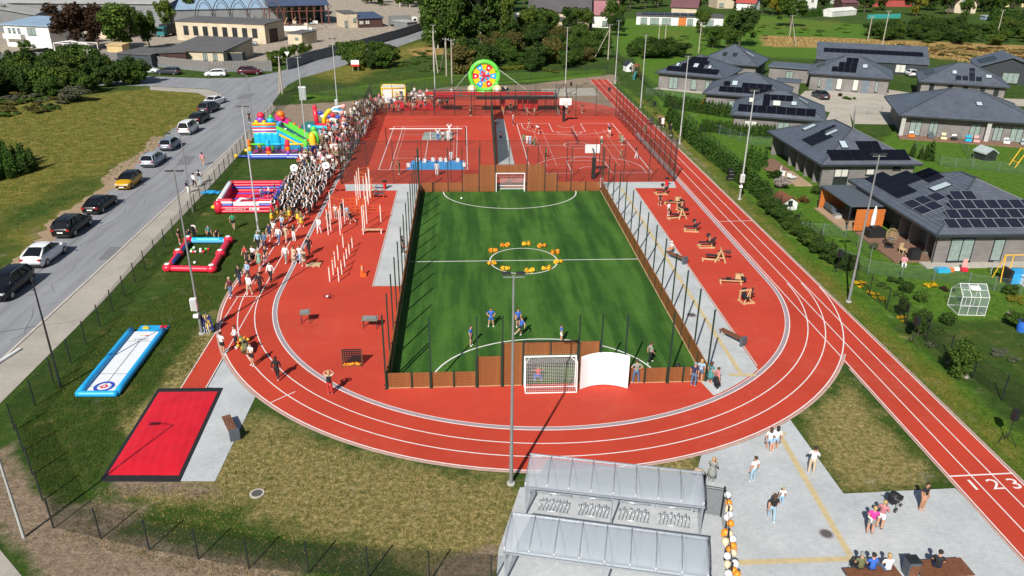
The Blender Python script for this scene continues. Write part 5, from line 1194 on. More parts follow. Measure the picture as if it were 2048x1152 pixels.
def car(kind,col,label,p,rz,group=None,roofc=None,rails=False,simple=False):
    L,W,H,hz,(gr,rr,rf,gf) = KC[kind]; t = thing('parked_car' if kind != 'van' else 'parked_van',label,'van' if kind == 'van' else 'car',(p.x,p.y,p.z),rz,group); pm = 'paint_'+col; w = W/2
    cl = .22 if 'suv' in kind else .17; st = []
    def sec(x,zt,ww,zb): return [(x,-ww*.86,zb),(x,-ww*.99,zb+.2),(x,-ww,zt*.62),(x,-ww*.985,zt*.86),(x,-ww*.9,zt),(x,-ww*.5,zt+.025),(x,0,zt+.035),(x,ww*.5,zt+.025),(x,ww*.9,zt),(x,ww*.985,zt*.86),(x,ww,zt*.62),(x,ww*.99,zb+.2),(x,ww*.86,zb)]
    hz += .05; tail = hz*1.02
    S = [(-L/2,tail*.66,w*.80,cl+.14),(-L/2+.05,tail*.86,w*.88,cl+.06),(-L/2+.2,tail*.97,w*.95,cl),(-L/2+.7,tail,w*.99,cl),(-.2,hz*1.01,w,cl),(gf-.1,hz*.99,w*.99,cl),(L/2-.9,hz*.93,w*.98,cl),(L/2-.35,hz*.85,w*.93,cl),(L/2-.1,hz*.74,w*.84,cl+.04),(L/2,hz*.58,w*.72,cl+.1)]
    m = MB(); vs = []; fs = []; K_ = 13
    for s in S: vs += sec(*s)
    for i in range(len(S)-1):
        for k in range(K_): a,b = i*K_+k,i*K_+(k+1) % K_; fs.append((a,b,b+K_,a+K_))
    fs += [tuple(range(K_-1,-1,-1)),tuple(range((len(S)-1)*K_,len(S)*K_))]
    m.add(vs,fs,pm); o = m.build('body',t,smooth=True)
    # roof, pillars and windows: a bowed cabin with tumblehome
    gw0,gw1 = w*.91,w*.66; rfm = 'paint_'+roofc if roofc else pm; xm = (rr+rf)/2
    B = [(gr,gw0*.96,hz-.02),(rr,gw1*.96,H-.07),(xm,gw1*1.02,H-.03),(rf,gw1*.98,H-.08),(gf,gw0*.95,hz-.03)]
    m = MB(); rows = [[(x,s_*y*f,z+dz) for s_,f,dz in ((-1,1,0),(-1,.8,.035),(-1,.4,.055),(1,.4,.055),(1,.8,.035),(1,1,0))] for x,y,z in ((rr-.06,gw1*.94,H-.10),(rr+.25,gw1,H-.06),(xm,gw1*1.02,H-.05),(rf-.1,gw1,H-.07),(rf+.1,gw1*.95,H-.13))]
    m.add([p for r in rows for p in r],[(i*6+k,i*6+k+1,i*6+k+7,i*6+k+6) for i in range(4) for k in range(5)],rfm)
    for s in (-1,1):
        cp_ = .085 if kind in ('hatch','suv','coupesuv') else .06
        m.tube([(gr,s*B[0][1],hz),(rr,s*B[1][1],H-.08)],cp_,rfm,5); m.tube([(gf,s*B[4][1],hz),(rf,s*B[3][1],H-.09)],.045,rfm,5)
        m.tube([(rr,s*B[1][1],H-.08),(xm,s*B[2][1],H-.05),(rf,s*B[3][1],H-.09)],.045,rfm,5); m.tube([(xm+.12,s*gw1*1.03,H-.06),(xm+.08,s*gw0,hz)],.035,'trim_black',4)
        if kind in ('wagon','suv','van'): m.tube([(rr+.8,s*gw1*1.01,H-.07),(gr+.62,s*gw0,hz)],.05,rfm,4)
    m.build('roof',t,smooth=True); e = .975
    g = MB(); vs = [(x,s_*y*e,z-.015) for s_ in (-1,1) for x,y,z in B]; g.add(vs,[(4,3,2,1,0),(5,6,7,8,9),(5,0,1,6),(9,8,3,4)],'car_glass'); g.build('windows',t)
    for x in (-L/2+.85,L/2-.9):
        for s in (-1,1):
            q = MB(); r = .36 if 'suv' in kind else .32; q.lathe([(r*.9,-.11),(r,-.07),(r,.07),(r*.9,.11)],(x,s*(w-.1),r),'tyre',14,ax=(0,1,0)); wo_ = q.build('wheel',t)
            q = MB(); q.lathe([(r*.66,-.02),(r*.6,.02)],(x,s*(w+.005),r),'alloy' if col != 'van' else 'trim_black',10,ax=(0,s,0)); q.build('rim',wo_)
    for s in (-1,1):
        q = MB(); q.box((L/2-.16,s*w*.66,hz*.70),(.22,.36,.13),'headlight',rz=s*-.35); q.build('headlight',t)
        q = MB(); q.box((-L/2+.06,s*w*.74,hz*.80),(.14,.32,.17),'tail_red',rz=s*.25); q.build('tail_light',t)
        q = MB(); q.box((gf-.25,s*(w+.08),hz+.06),(.13,.2,.14),pm if not roofc else 'trim_black'); q.build('mirror',t)
    q = MB(); q.box((-L/2-.012,0,hz*.62),(.03,.52,.12),'plate_white'); q.build('number_plate',t); q = MB(); q.box((L/2-.0,0,.42),(.06,.52,.12),'plate_white'); q.build('number_plate',t)
    q = MB(); q.box((L/2-.03,0,.5),(.1,W*.62,.2),'trim_black'); q.build('grille',t); q = MB(); q.box((-L/2+.04,0,.38),(.14,W*.8,.2),'trim_black'); q.build('bumper_insert',t)
    if rails:
        q = MB()
        for s in (-1,1): q.tube([(rr+.1,s*gw1*.92,H+.03),(rf-.1,s*gw1*.92,H+.03)],.022,'alloy',4)
        q.build('roof_rails',t)
    return t
UPR = R(90)
g1 = 'cars parked along the edge of the left road'
for k,c,l,px,py,a,rc,rl in [
    ('suv','navy','black estate car cut by the left edge, nearest of the row',22,583,-90,None,True),('coupesuv','white','white coupe-shaped off-roader parked behind the nearest black car',93,519,88,None,False),
    ('suv','black','black off-roader with chrome rails and a glinting bumper',148,462,88,None,True),('sedan','black','black saloon parked behind the yellow car',203,417,88,None,False),
    ('hatch','yellow','yellow crossover with a black roof facing the camera',259,371,-90,'black',False),('wagon','silver','silver estate car with roof rails beyond the yellow car',309,327,89,None,True),
    ('hatch','steel','grey blue hatchback behind the white van',342,296,90,None,False),('van','white','white panelled family van on the left roadside',379,265,88,None,False),
    ('wagon','black','black estate car just beyond the white van',401,243,86,None,False),('suv','charcoal','black off-roader with red tail lamps near the junction',420,223,80,None,False),('sedan','white','white saloon at the far end of the roadside row',432,208,75,None,False)]:
    car(k,c,l,G(px,py),R(a),g1,rc,rl)
g2 = 'cars parked along the works wall'
for k,c,l,px,py,a in [('suv','black','black car half hidden by shrubs before the works wall',238,140,-8),('sedan','pearl','silver saloon beside the shrubs before the works wall',296,146,-6),('wagon','charcoal','dark grey estate before the works wall',338,149,172),('hatch','white','white hatchback before the works wall',432,153,186),('suv','maroon','maroon people carrier at the end of the works wall',501,149,6)]:
    car(k,c,l,G(px,py),R(a),g2)
car('suv','silver','silver blue car in the yard beside the cream workshop',G(496,91),R(5)); car('sedan','charcoal','dark car on the drive before the middle house with grey doors',G(1640,196),R(90)); car('hatch','pearl','silver car on the drive between the two far grey houses',G(1820,152),R(80))
# lorries
def lorry(label,p,rz,cabc,boxc,L=7.):
    t = thing('lorry',label,'lorry',tuple(p),rz); m = MB(); m.prism([(L/2-1.8,-1.15),(L/2,-1.1),(L/2,1.1),(L/2-1.8,1.15)],.5,2.7,cabc); m.build('cab',t); m = MB(); m.box((L/2+.01,0,1.95),(.04,1.9,.8),'car_glass'); m.box((L/2-.8,1.15,1.95),(.9,.03,.7),'car_glass'); m.box((L/2-.8,-1.15,1.95),(.9,.03,.7),'car_glass'); m.build('windows',t)
    m = MB(); m.box((-.9,0,1.95),(L-2.1,2.4,2.5),boxc); m.build('load_box',t); m = MB(); m.box((0,0,.6),(L-.2,1.2,.2),'trim_black'); m.build('chassis',t)
    for x in (-L/2+1.2,-L/2+2.2,L/2-.9):
        for s in (-1,1): m = MB(); m.lathe([(.45,-.14),(.45,.14)],(x,s*1.05,.45),'tyre',12,ax=(0,1,0)); m.build('wheel',t)
lorry('white box lorry parked at the house beyond the birch wood',G(1046,46),R(0),'white_paint','white_paint',6.5); lorry('green-cabbed lorry in the shade beside the cream workshop',G(335,72),R(-100),'teal_tarp','trim_black',7)
lorry('white and grey trailer in the yard behind the concrete wall',G(806,52),R(20),'white_paint','grey_steel',9)

# ================================================================== HOUSES ON THE RIGHT
def brick_mat(name,c,bw,bh,mort,zk=1.,r=.8,rel=.5,var=.12,spec=.3):
    mm,n,b,o = _m(name); P = N(n,'TexCoord').outputs['Object']; sx = N(n,'SeparateXYZ'); n.links.new(P,sx.inputs[0])
    ad = N(n,'Math',operation='ADD'); n.links.new(sx.outputs[0],ad.inputs[0]); n.links.new(sx.outputs[1],ad.inputs[1])
    mz = N(n,'Math',operation='MULTIPLY',i1=zk); n.links.new(sx.outputs[2],mz.inputs[0]); cb = N(n,'CombineXYZ'); n.links.new(ad.outputs[0],cb.inputs[0]); n.links.new(mz.outputs[0],cb.inputs[1])
    t = N(n,'TexBrick'); n.links.new(cb.outputs[0],t.inputs['Vector']); t.inputs['Scale'].default_value = 1; t.inputs['Brick Width'].default_value = bw; t.inputs['Row Height'].default_value = bh; t.inputs['Mortar Size'].default_value = .014
    t.inputs['Color1'].default_value = (*sc3(c,1-var),1); t.inputs['Color2'].default_value = (*sc3(c,1+var),1); t.inputs['Mortar'].default_value = (*sc3(c,mort),1)
    s = ramp(n,noise(n,P,.6,5,.6),[(.3,(.85,.85,.85)),(.7,(1.13,1.13,1.13))]); n.links.new(mix(n,1.,t.outputs[0],s,'MULTIPLY'),b.inputs['Base Color'])
    b.inputs['Roughness'].default_value = r; b.inputs['Specular IOR Level'].default_value = spec
    bp = N(n,'Bump'); bp.inputs['Strength'].default_value = rel; bp.inputs['Distance'].default_value = .02; n.links.new(t.outputs['Fac'],bp.inputs['Height']); bp.invert = True; n.links.new(bp.outputs[0],b.inputs['Normal'])
brick_mat('grey_brick',(.22,.205,.195),.5,.09,.8); brick_mat('slate_roof',(.095,.112,.142),.42,.16,.55,1.0,.42,.6,.12,.5)
mat('eave_dark',(.03,.036,.042),.5); mat('ridge_cap',(.05,.058,.07),.5); mat('frame_dark',(.03,.034,.037),.45)
mat('pane_curtain',(.24,.30,.28),.12,.25,3,spec=.7); mat('pane_dark',(.025,.03,.033),.08,.2,3,spec=.8); mat('pane_blind',(.55,.55,.50),.5,.08)
mat('door_blue',(.13,.17,.20),.5); mat('deck_wood',(.20,.115,.075),.75,.25,5); mat('deck_pale',(.36,.25,.16),.75,.2,5); mat('cedar',(.52,.15,.03),.6,.15,4)
mat('skylight',(.42,.50,.55),.1,.05,spec=.8); mat('step_stone',(.40,.37,.32),.85)
mm,n,b,o = _m('solar_black'); b.inputs['Base Color'].default_value = (.006,.007,.012,1); b.inputs['Roughness'].default_value = .22; b.inputs['Specular IOR Level'].default_value = .12
mm,n,b,o = _m('solar_grid'); P = N(n,'TexCoord').outputs['Object']; t_ = N(n,'TexBrick',offset=0.); n.links.new(P,t_.inputs['Vector']); t_.inputs['Scale'].default_value = 1; t_.inputs['Brick Width'].default_value = .166; t_.inputs['Row Height'].default_value = .166; t_.inputs['Mortar Size'].default_value = .008
t_.inputs['Color1'].default_value = t_.inputs['Color2'].default_value = (.008,.010,.022,1); t_.inputs['Mortar'].default_value = (.05,.06,.08,1); n.links.new(t_.outputs[0],b.inputs['Base Color']); b.inputs['Roughness'].default_value = .22; b.inputs['Specular IOR Level'].default_value = .12
def window(t,p,w,h,rz,z,pane='pane_curtain',cols=2,door=False,blind=0.):
    """p: wall point (local), rz: outward yaw; frame proud of wall, each pane a sub-part"""
    m = MB(); fw = .07
    m.box((-w/2+fw/2,-.03,h/2),(fw,.08,h),'frame_dark'); m.box((w/2-fw/2,-.03,h/2),(fw,.08,h),'frame_dark'); m.box((0,-.03,fw/2),(w-2*fw-.004,.08,fw),'frame_dark'); m.box((0,-.03,h-fw/2),(w-2*fw-.004,.08,fw),'frame_dark')
    for i in range(1,cols): m.box((-w/2+w*i/cols,-.03,h/2),(fw,.07,h-2*fw-.004),'frame_dark')
    m.box((0,-.06,-.03),(w+.1,.16,.05),'frame_dark')
    f = m.build('window',t,(p[0],p[1],z),rz)
    for i in range(cols):
        q = MB(); q.box((-w/2+w*(i+.5)/cols,-.012,h/2),(w/cols-fw,.02,h-2*fw),pane); q.build('pane',f)
    if blind: q = MB(); q.box((0,-.028,h-.07-h*blind/2),(w-.2,.012,h*blind),'pane_blind'); q.build('blind',f)
    return f
class House:
    def __init__(s,name,label,c,ang,Lu,Lv,ze=3.,zr=5.7,kind='hip',over=.65,cat='house',wallm='grey_brick',roofm='slate_roof',ridge='x',lin=0.):
        s.Lu,s.Lv,s.ze,s.zr,s.over = Lu,Lv,ze,zr,over; hx,hy = Lu/2,Lv/2
        s.t = t = thing(name,label,cat,(c[0],c[1],0),R(ang)); s.wx,s.wy = hx-over,hy-over
        s.lx = s.wx-lin; m = MB(); m.box((lin/2,0,ze/2-.05),(2*s.wx-lin,2*s.wy,ze-.1),wallm)
        if lin: m.box((-s.wx+lin/2-.01,-s.wy+.15,ze/2-.05),(lin-.02,.3,ze-.1),wallm); m.box((-s.wx+lin/2-.01,s.wy-.15,ze/2-.05),(lin-.02,.3,ze-.1),wallm)
        s.wall = m.build('wall',t)
        m = MB(); e = .22
        if kind == 'hip':
            k = min(hx,hy); rx = hx-k if hx > hy else 0; ry = hy-k if hy >= hx else 0; s.rx,s.ry,s.k = rx,ry,k
            c4 = [(-hx,-hy),(hx,-hy),(hx,hy),(-hx,hy)]
            if hx > hy: top = [(-rx,0),(rx,0)]; fs = [(0,1,5,4),(1,2,5),(2,3,4,5),(3,0,4)]
            else: top = [(0,-ry),(0,ry)]; fs = [(0,1,4),(1,2,5,4),(2,3,5),(3,0,4,5)]
            m.add([(*p,ze) for p in c4]+[(*p,zr) for p in top],fs,roofm); r = m.build('roof',t)
            q = MB()
            def cap(a,b): q.tube([a,b],.09,'ridge_cap',5)
            T0,T1 = (*top[0],zr+.02),(*top[1],zr+.02); cap(T0,T1)
            for p in c4:
                tt = min((T0,T1),key=lambda u: (u[0]-p[0])**2+(u[1]-p[1])**2); cap((*p,ze+.03),tt)
            q.build('ridge_tiles',r); s.roof = r
        elif kind == 'gable':
            s.k = hy if ridge == 'x' else hx; s.rx = s.ry = 0
            if ridge == 'x': vs = [(-hx,-hy,ze),(hx,-hy,ze),(hx,0,zr),(-hx,0,zr),(hx,hy,ze),(-hx,hy,ze)]; gv = [[(x,-s.wy,ze-.12),(x,s.wy,ze-.12),(x,0,zr-.25)] for x in (-s.wx,s.wx)]
            else: vs = [(-hx,hy,ze),(-hx,-hy,ze),(0,-hy,zr),(0,hy,zr),(hx,-hy,ze),(hx,hy,ze)]; gv = [[(-s.wx,y,ze-.12),(s.wx,y,ze-.12),(0,y,zr-.25)] for y in (-s.wy,s.wy)]
            m.add(vs+[(x,y,z-.16) for x,y,z in vs],[(0,1,2,3),(3,2,4,5),(9,8,7,6),(11,10,8,9),(0,6,7,1),(1,7,8,2),(2,8,10,4),(4,10,11,5),(5,11,9,3),(3,9,6,0)],roofm); s.roof = m.build('roof',t)
            for g in gv: q = MB(); q.add(g,[(0,1,2)],wallm); q.build('gable',t)
        else:   # flat or single slope, zr at the back
            m.add([(-hx,-hy,ze),(hx,-hy,ze),(hx,hy,zr),(-hx,hy,zr),(-hx,-hy,ze-.2),(hx,-hy,ze-.2),(hx,hy,zr-.2),(-hx,hy,zr-.2)],[(0,1,2,3),(7,6,5,4),(0,4,5,1),(1,5,6,2),(2,6,7,3),(3,7,4,0)],roofm); s.roof = m.build('roof',t); s.k = Lv
            q = MB(); x,y = s.wx,s.wy; zz = ze-.1
            if zr > ze+.3: q.add([(-x,-y,zz),(-x,y,zz),(-x,y,zr-.21),(x,-y,zz),(x,y,zz),(x,y,zr-.21)],[(0,2,1),(3,4,5),(1,2,5,4)],wallm); q.build('upper_wall',t)
        if kind in ('hip',):
            m = MB()
            for a,b in (((0,-hy+.05),(Lu,.1)),((0,hy-.05),(Lu,.1)),((-hx+.05,0),(.1,Lv-.2)),((hx-.05,0),(.1,Lv-.2))): m.box((a[0],a[1],ze-.1),(b[0],b[1],e),'eave_dark')
            m.build('gutter',t); m = MB(); m.box((0,0,ze-.12),(Lu-.2,Lv-.2,.06),'eave_dark'); m.build('soffit',t)
            for x,y in ((-s.wx-.05,-s.wy-.06),(s.wx+.05,-s.wy-.06)): m = MB(); m.tube([(x,y,0),(x,y,ze-.15)],.04,'frame_dark',5); m.build('downpipe',t)
    def win(s,face,u,w,h,z=.1,pane='pane_curtain',cols=2,blind=0.):
        if face == 'f': window(s.t,(u,-s.wy),w,h,0,z,pane,cols,blind=blind)
        elif face == 'l': window(s.t,(-s.lx,u),w,h,R(-90),z,pane,cols,blind=blind)
        elif face == 'r': window(s.t,(s.wx,u),w,h,R(90),z,pane,cols,blind=blind)
    def plane(s,face,u,d):
        """point on the roof: u along the eave from the middle, d up the slope in plan; with its matrix"""
        sl = (s.zr-s.ze)/s.k; hx,hy = s.Lu/2,s.Lv/2; ln = math.hypot(1,sl)
        if face == 'f': X,Y,o_ = Vector((1,0,0)),Vector((0,1,sl))/ln,Vector((u,-hy+d,s.ze+d*sl))
        elif face == 'l': X,Y,o_ = Vector((0,-1,0)),Vector((1,0,sl))/ln,Vector((-hx+d,-u,s.ze+d*sl))
        else: X,Y,o_ = Vector((0,1,0)),Vector((-1,0,sl))/ln,Vector((hx-d,u,s.ze+d*sl))
        Z = X.cross(Y); q = Matrix((X,Y,Z)).transposed().to_4x4(); q.translation = o_; return q,ln
    def solar(s,face,u0,d0,cols,rows,pw=1.03,ph=1.7,grid=False,shift=0.):
        key = (pw,ph,grid)
        if key not in SOL:
            m = MB(); m.box((0,0,.09),(pw-.03,ph-.03,.04),'galvanised' if grid else 'frame_dark'); m.box((0,0,.113),(pw-.1 if grid else pw-.05,ph-.1 if grid else ph-.05,.012),'solar_grid' if grid else 'solar_black'); o = m.build('solar_panel'); SOL[key] = o.data; bpy.data.objects.remove(o)
        for r in range(rows):
            c_ = cols[r] if isinstance(cols,(list,tuple)) else cols; uu = u0[r] if isinstance(u0,(list,tuple)) else u0+shift*r
            for c in range(c_):
                q,ln = s.plane(face,uu+(c+.5)*pw,0); q2,_ = s.plane(face,uu+(c+.5)*pw,d0+(r+.5)*ph/ln); link('solar_panel',SOL[key],s.t).matrix_local = q2
    def sky(s,face,u,d,w=.8,h=1.2,pane='skylight'):
        q,ln = s.plane(face,u,d); m = MB(); m.box((0,0,.07),(w+.16,h+.16,.13),'frame_dark'); m.box((0,0,.14),(w,h,.02),pane); m.build('roof_window',s.t).matrix_local = q
SOL = {}
# --- nearest house
h1 = House('house','nearest dark grey house with framed solar panels, pergola and egg chair',(48.2,69.2),0,14.6,16.9,3.,5.9,lin=1.8)
h1.solar('l',-7.2,1.1,4,1,1.7,2.0); h1.solar('l',[-5.5,-4.3,-2.6],1.0+1.9,[3,2,0],3,1.03,1.7); h1.solar('l',-4.2,4.4,3,1,1.0,1.6)
h1.solar('l',.55+.3,.9,[2,2],2,1.75,1.05,True,.0); h1.solar('l',1.2,2.9,1,1,1.75,1.05,True)
h1.solar('f',[-5.9,-5.2,-4.3,-3.6],.7,[10,9,7,2],4,1.15,1.3,True); h1.sky('l',.4,4.6,.9,1.6)
h1.win('f',-4.3,2.2,2.2,.25); h1.win('f',-.9,1.05,2.1,.25,cols=1); h1.win('f',3.5,1.5,1.6,.7)
for u in (-6.8,-5.0,-1.5,.6): h1.win('l',u,1.6,2.3,.12,'pane_curtain')
for u in (-5.7,-2.8,-.9):   # rounded wall fins of the terrace
    m = MB(); m.add([(0,0,0),(-1.3,0,0),(-1.3,0,1.8),(-1.1,0,2.4),(-.7,0,2.75),(0,0,2.8)]+[(0,.2,0),(-1.3,.2,0),(-1.3,.2,1.8),(-1.1,.2,2.4),(-.7,.2,2.75),(0,.2,2.8)],[(0,5,4,3,2,1)[::-1],(6,11,10,9,8,7)]+[(i,(i+1) % 6,(i+1) % 6+6,i+6) for i in range(6)],'grey_brick'); m.build('terrace_fin',h1.t,(-h1.lx,u,0))
m = MB(); m.box((2.2,-h1.wy-.25,2.15),(.95,.4,.7),'white_paint'); m.build('air_unit',h1.t); m = MB(); m.lathe([(.26,0),(.26,.02)],(2.1,-h1.wy-.455,2.15),'grey_steel',12,ax=(0,-1,0)); m.build('fan_grille',h1.t)
# --- other dark grey houses
h2 = House('house','second dark grey house from the front with a black solar strip along its eave',(46.55,92.15),0,12.1,16.9,3.,5.8,lin=1.6)
h2.solar('f',-4.6,.6,7,1,1.35,1.9); h2.solar('f',-.6,2.3,[3],1,.9,1.6); h2.solar('l',-.6,1.4,3,2,1.05,1.35); h2.solar('l',-.8,3.6,1,1,.7,1.9); h2.sky('l',-3.4,3.4,.8,1.5); h2.sky('l',1.2,4.2,.6,1.4); h2.sky('f',-2.2,3.2,.7,1.2)
h2.win('f',-3.1,1.7,2.,.4,'pane_dark',blind=.45); h2.win('f',.3,1.,.8,1.6,'pane_blind',1); h2.win('f',3.4,.9,.4,2.2,'pane_dark',1)
for u in (-6.5,-4,-1): h2.win('l',u,1.5,2.2,.15)
for u in (-5.3,-2.7,-.2,2.2):
    m = MB(); m.box((-h2.lx-.72,u,1.35),(1.4,.2,2.7),'grey_brick'); m.lathe([(.1,-.1),(.1,.1)],(-h2.lx-1.42,u,2.5),'grey_brick',8,ax=(0,1,0)); m.build('terrace_fin',h2.t)
h3 = House('house','third dark grey house with two white roof windows',(47.3,114.4),-22,13.4,11.6,3.,5.9)
h3.solar('f',-5.7,.7,8,1,1.35,1.7); h3.solar('f',-2.4,2.3,[1,4],2,1.05,1.35); h3.sky('f',-4.,3.2,.65,1.,'pane_blind'); h3.sky('f',-.4,2.9,1.,1.1,'pane_blind'); h3.sky('f',2.,3.1,.7,.8); h3.sky('r',-1.,3.5,.7,1.5)
h3.win('f',-3.6,1.8,2.,.2,'pane_blind'); h3.win('f',1.,1.6,2.,.3)
h4 = House('house','dark grey house with a slide behind the thuja hedge, fourth from the front',(48.5,131.),-24,14,12,3.,5.9)
h4.solar('f',-4.5,.7,7,1,1.3,1.5); h4.solar('f',-1.,2.1,4,1,1.2,1.3); h4.solar('f',-4.,2.2,1,1,1.1,1.3); h4.sky('f',-2.2,3.,.8,1.2); h4.win('f',-1.8,2.2,1.9,.2); h4.win('f',2.5,1.2,1.9,.2); h4.win('l',0,1.5,2.,.2)
h5 = House('house','far left dark grey house with a stepped black solar field',(46.1,152.5),-32,13.6,13.4,3.,6.)
h5.solar('f',-5.,.8,8,1,1.25,1.7); h5.solar('f',[-2.6,-2.,-1.6],2.4,[4,4,3],3,1.1,1.25); h5.sky('f',-3.3,2.9,.5,1.0); h5.sky('f',.2,3.1,.8,1.2); h5.sky('f',2.9,2.9,.5,.9)
h5.win('f',-3.2,1.8,2.2,.15); h5.win('f',.8,1.1,2.,.3,cols=1); h5.win('f',3.4,.8,1.8,.4,cols=1)
h6 = House('house','dark grey house with a pointed roof behind the stepped solar house',(57.5,167.),-30,13,12.6,3.,6.2); h6.sky('f',-1.2,3.,.7,1.1,'pane_dark'); h6.sky('f',.9,3.,.7,1.1,'pane_dark'); h6.sky('r',-1,3.,.7,2.); h6.win('r',0,1.4,1.6,.6)
h6b = House('annex','flat-roofed dark annex to the right of the pointed grey roof',(68.,160.5),-30,9,7,2.9,3.0,'flat',.4); h6b.win('f',0,1.4,1.4,.7)
h7 = House('house','grey brick house with two blue grey doors facing the drive',(75.9,151.4),-26.5,15.2,12.6,3.1,6.)
h7.solar('f',[-3.4,-2.3,-1.1],1.,[4,3,2],3,1.1,1.7); h7.sky('f',2.4,3.2,.8,1.1); h7.solar('l',-3,1.2,4,1)
for u,w,h,z,p in ((-5.2,.5,1.6,.6,'pane_curtain'),(-1.6,1.,2.1,.35,'pane_blind'),(1.3,1.,2.1,.35,'pane_blind'),(5.,.5,2.,.4,'pane_curtain')): h7.win('f',u,w,h,z,p,1)
for u in (-3.4,3.1): m = MB(); m.box((u,-h7.wy-.02,1.15),(1.2,.06,2.3),'door_blue'); m.box((u+.35,-h7.wy-.06,1.1),(.08,.04,.3),'pale_steel'); m.build('door',h7.t)
h8 = House('house','long low dark house with one sloping solar roof behind the door house',(90.5,172.5),-22,23,7.5,2.6,5.4,'shed',.3,roofm='slate_roof',wallm='eave_dark'); h8.solar('f',-10,2.9,17,1,1.2,1.9); h8.win('f',6.,2.,1.7,.5,'pane_blind')
h9 = House('house','dark grey house with a small framed solar group at the upper right',(92.8,142.3),-26.5,14.8,12.4,3.1,6.)
h9.solar('f',-1.5,.9,[4],1,1.1,1.6,True); h9.solar('f',.7,2.3,[1,1],2,1.1,1.4,True); h9.sky('f',-1.6,3.2,.7,1.); h9.sky('f',3.9,2.6,.9,.9); h9.solar('l',-4,1.2,6,1,1.,1.7)
for u in (-5.,-2.,.5,3.2,5.4): h9.win('f',u,.8,1.2,1.5,'pane_dark',1)
h10 = House('house','broad dark grey house with a cluttered timber terrace under a deep eave',(75.2,114.),-20,19,15.6,3.2,6.2,over=1.2)
h10.sky('f',1.6,4.,.7,.9)
for u,w in ((-6.7,1.6),(-4.3,1.2),(1.2,1.4),(4.2,1.2),(6.6,1.6)): h10.win('f',u,w,2.3,.15)
for x in (-8.6,2.7): m = MB(); m.box((x,-h10.Lv/2+.5,1.5),(.55,.3,3.),'concrete'); m.build('terrace_pillar',h10.t)
h11 = House('house','gabled dark house with a deep porch at the far upper right',(113.5,160.5),-24,12,12,3.2,5.4,'gable',.5,wallm='eave_dark',ridge='y'); h11.solar('l',-2,1.,5,2,1.05,1.5); h11.win('f',.5,3.,2.1,.2,'pane_curtain',3)
House('shed','small dark shed beside the far drive',(83.7,131.2),-20,5.2,3.6,2.3,2.4,'flat',.15,'shed','eave_dark'); House('shed','small grey flat shed at the left of the door house',(61.5,146.),-26,4.5,3.,2.3,2.4,'flat',.15,'shed')
House('shed','dark garden shed at the right edge beyond the broad house',(93.5,119.),-20,4.5,3.6,2.4,2.5,'flat',.15,'shed','eave_dark')
# decks
def deck(label,pts,m,z=.16,n_=8):
    t = thing('deck',label,'deck',(pts[0][0],pts[0][1],0)); P_ = [Vector((p[0],p[1],0)) for p in pts]; o0 = P_[0]
    for i in range(n_):
        a,b,c,d = P_[0].lerp(P_[3],i/n_),P_[1].lerp(P_[2],i/n_),P_[1].lerp(P_[2],(i+.93)/n_),P_[0].lerp(P_[3],(i+.93)/n_); q = MB(); q.prism([x-o0 for x in (a,b,c,d)],.02,z,m); q.build('deck_board',t)
deck('brown timber deck along the terrace of the nearest house',[(38.3,61.75),(43.2,61.75),(43.2,69.5),(38.3,69.5)],'deck_wood',n_=12); deck('pale timber deck under the pergola of the nearest house',[(37.4,70.2),(41.2,70.2),(41.2,77.),(37.4,77.)],'deck_pale',n_=10)
deck('brown timber deck beside the second house',[(37.6,91.5),(40.6,91.5),(40.6,97),(37.6,97)],'deck_wood'); deck('light timber walkway at the second house',[(38.6,85.2),(40.7,85.2),(40.7,91.3),(38.6,91.3)],'deck_pale')
deck('long reddish timber terrace of the broad house',[tuple(h10.t.location.xy+Vector((math.cos(R(-20))*x-math.sin(R(-20))*y,math.sin(R(-20))*x+math.cos(R(-20))*y))) for x,y in ((-9.,-9.4),(9.5,-9.4),(9.5,-6.5),(-9.,-6.5))],'deck_wood')
deck('stone terrace of the far left house',[tuple(h5.t.location.xy+Vector((math.cos(R(-32))*x-math.sin(R(-32))*y,math.sin(R(-32))*x+math.cos(R(-32))*y))) for x,y in ((-6.5,-7.6),(6.5,-7.6),(6.5,-6.),(-6.5,-6.))],'step_stone',.1,4)
m = MB(); m.box((47,61,.08),(13,1.3,.14),'step_stone'); tag(struct(m.build('paved_strip')))
# pergola and cedar screens
t = thing('pergola','grey flat-roofed pergola with an orange cedar side wall','pergola',(39.4,73.6,0)); q = MB(); q.box((0,0,2.55),(3.4,7.,.12),'slate_box'); q.build('roof',t)
for i in range(18): q = MB(); q.box((-.1,3.45,.2+i*.13),(3.,.05,.11),'cedar'); q.build('slat',t)
for x,y in ((-1.6,-3.4),(-1.6,3.4)): q = MB(); q.box((x,y,1.25),(.1,.1,2.5),'frame_dark'); q.build('post',t)
t = thing('cedar_screen','orange cedar slat screen beside the folded white parasol','screen',(39.7,69.8,0))
for i in range(17): q = MB(); q.box((0,0,.2+i*.13),(2.9,.05,.11),'cedar'); q.build('slat',t)
t = thing('parasol','folded white parasol against the orange screen','parasol',(39.9,69.4,.16)); q = MB(); q.tube([(0,0,0),(0,0,2.7)],.03,'pale_steel',6); q.build('pole',t); q = MB(); q.lathe([(.2,.7),(.22,1.3),(.16,2.2),(.05,2.65)],(0,0,0),'white_paint',10); q.build('cover',t)
mat('rattan',(.42,.30,.16),.7,.2,9)
t = thing('egg_chair','hanging wicker egg chair on the brown deck','chair',(39.5,65.,.16)); q = MB()
for i in range(9): a = i*math.pi/9; q.tube([(.5*math.cos(a)*math.sin(b),.5*math.sin(a)*math.sin(b)+.05,1.25-.68*math.cos(b)) for b in [math.pi*k/10 for k in range(11)]],.022,'rattan',4,False)
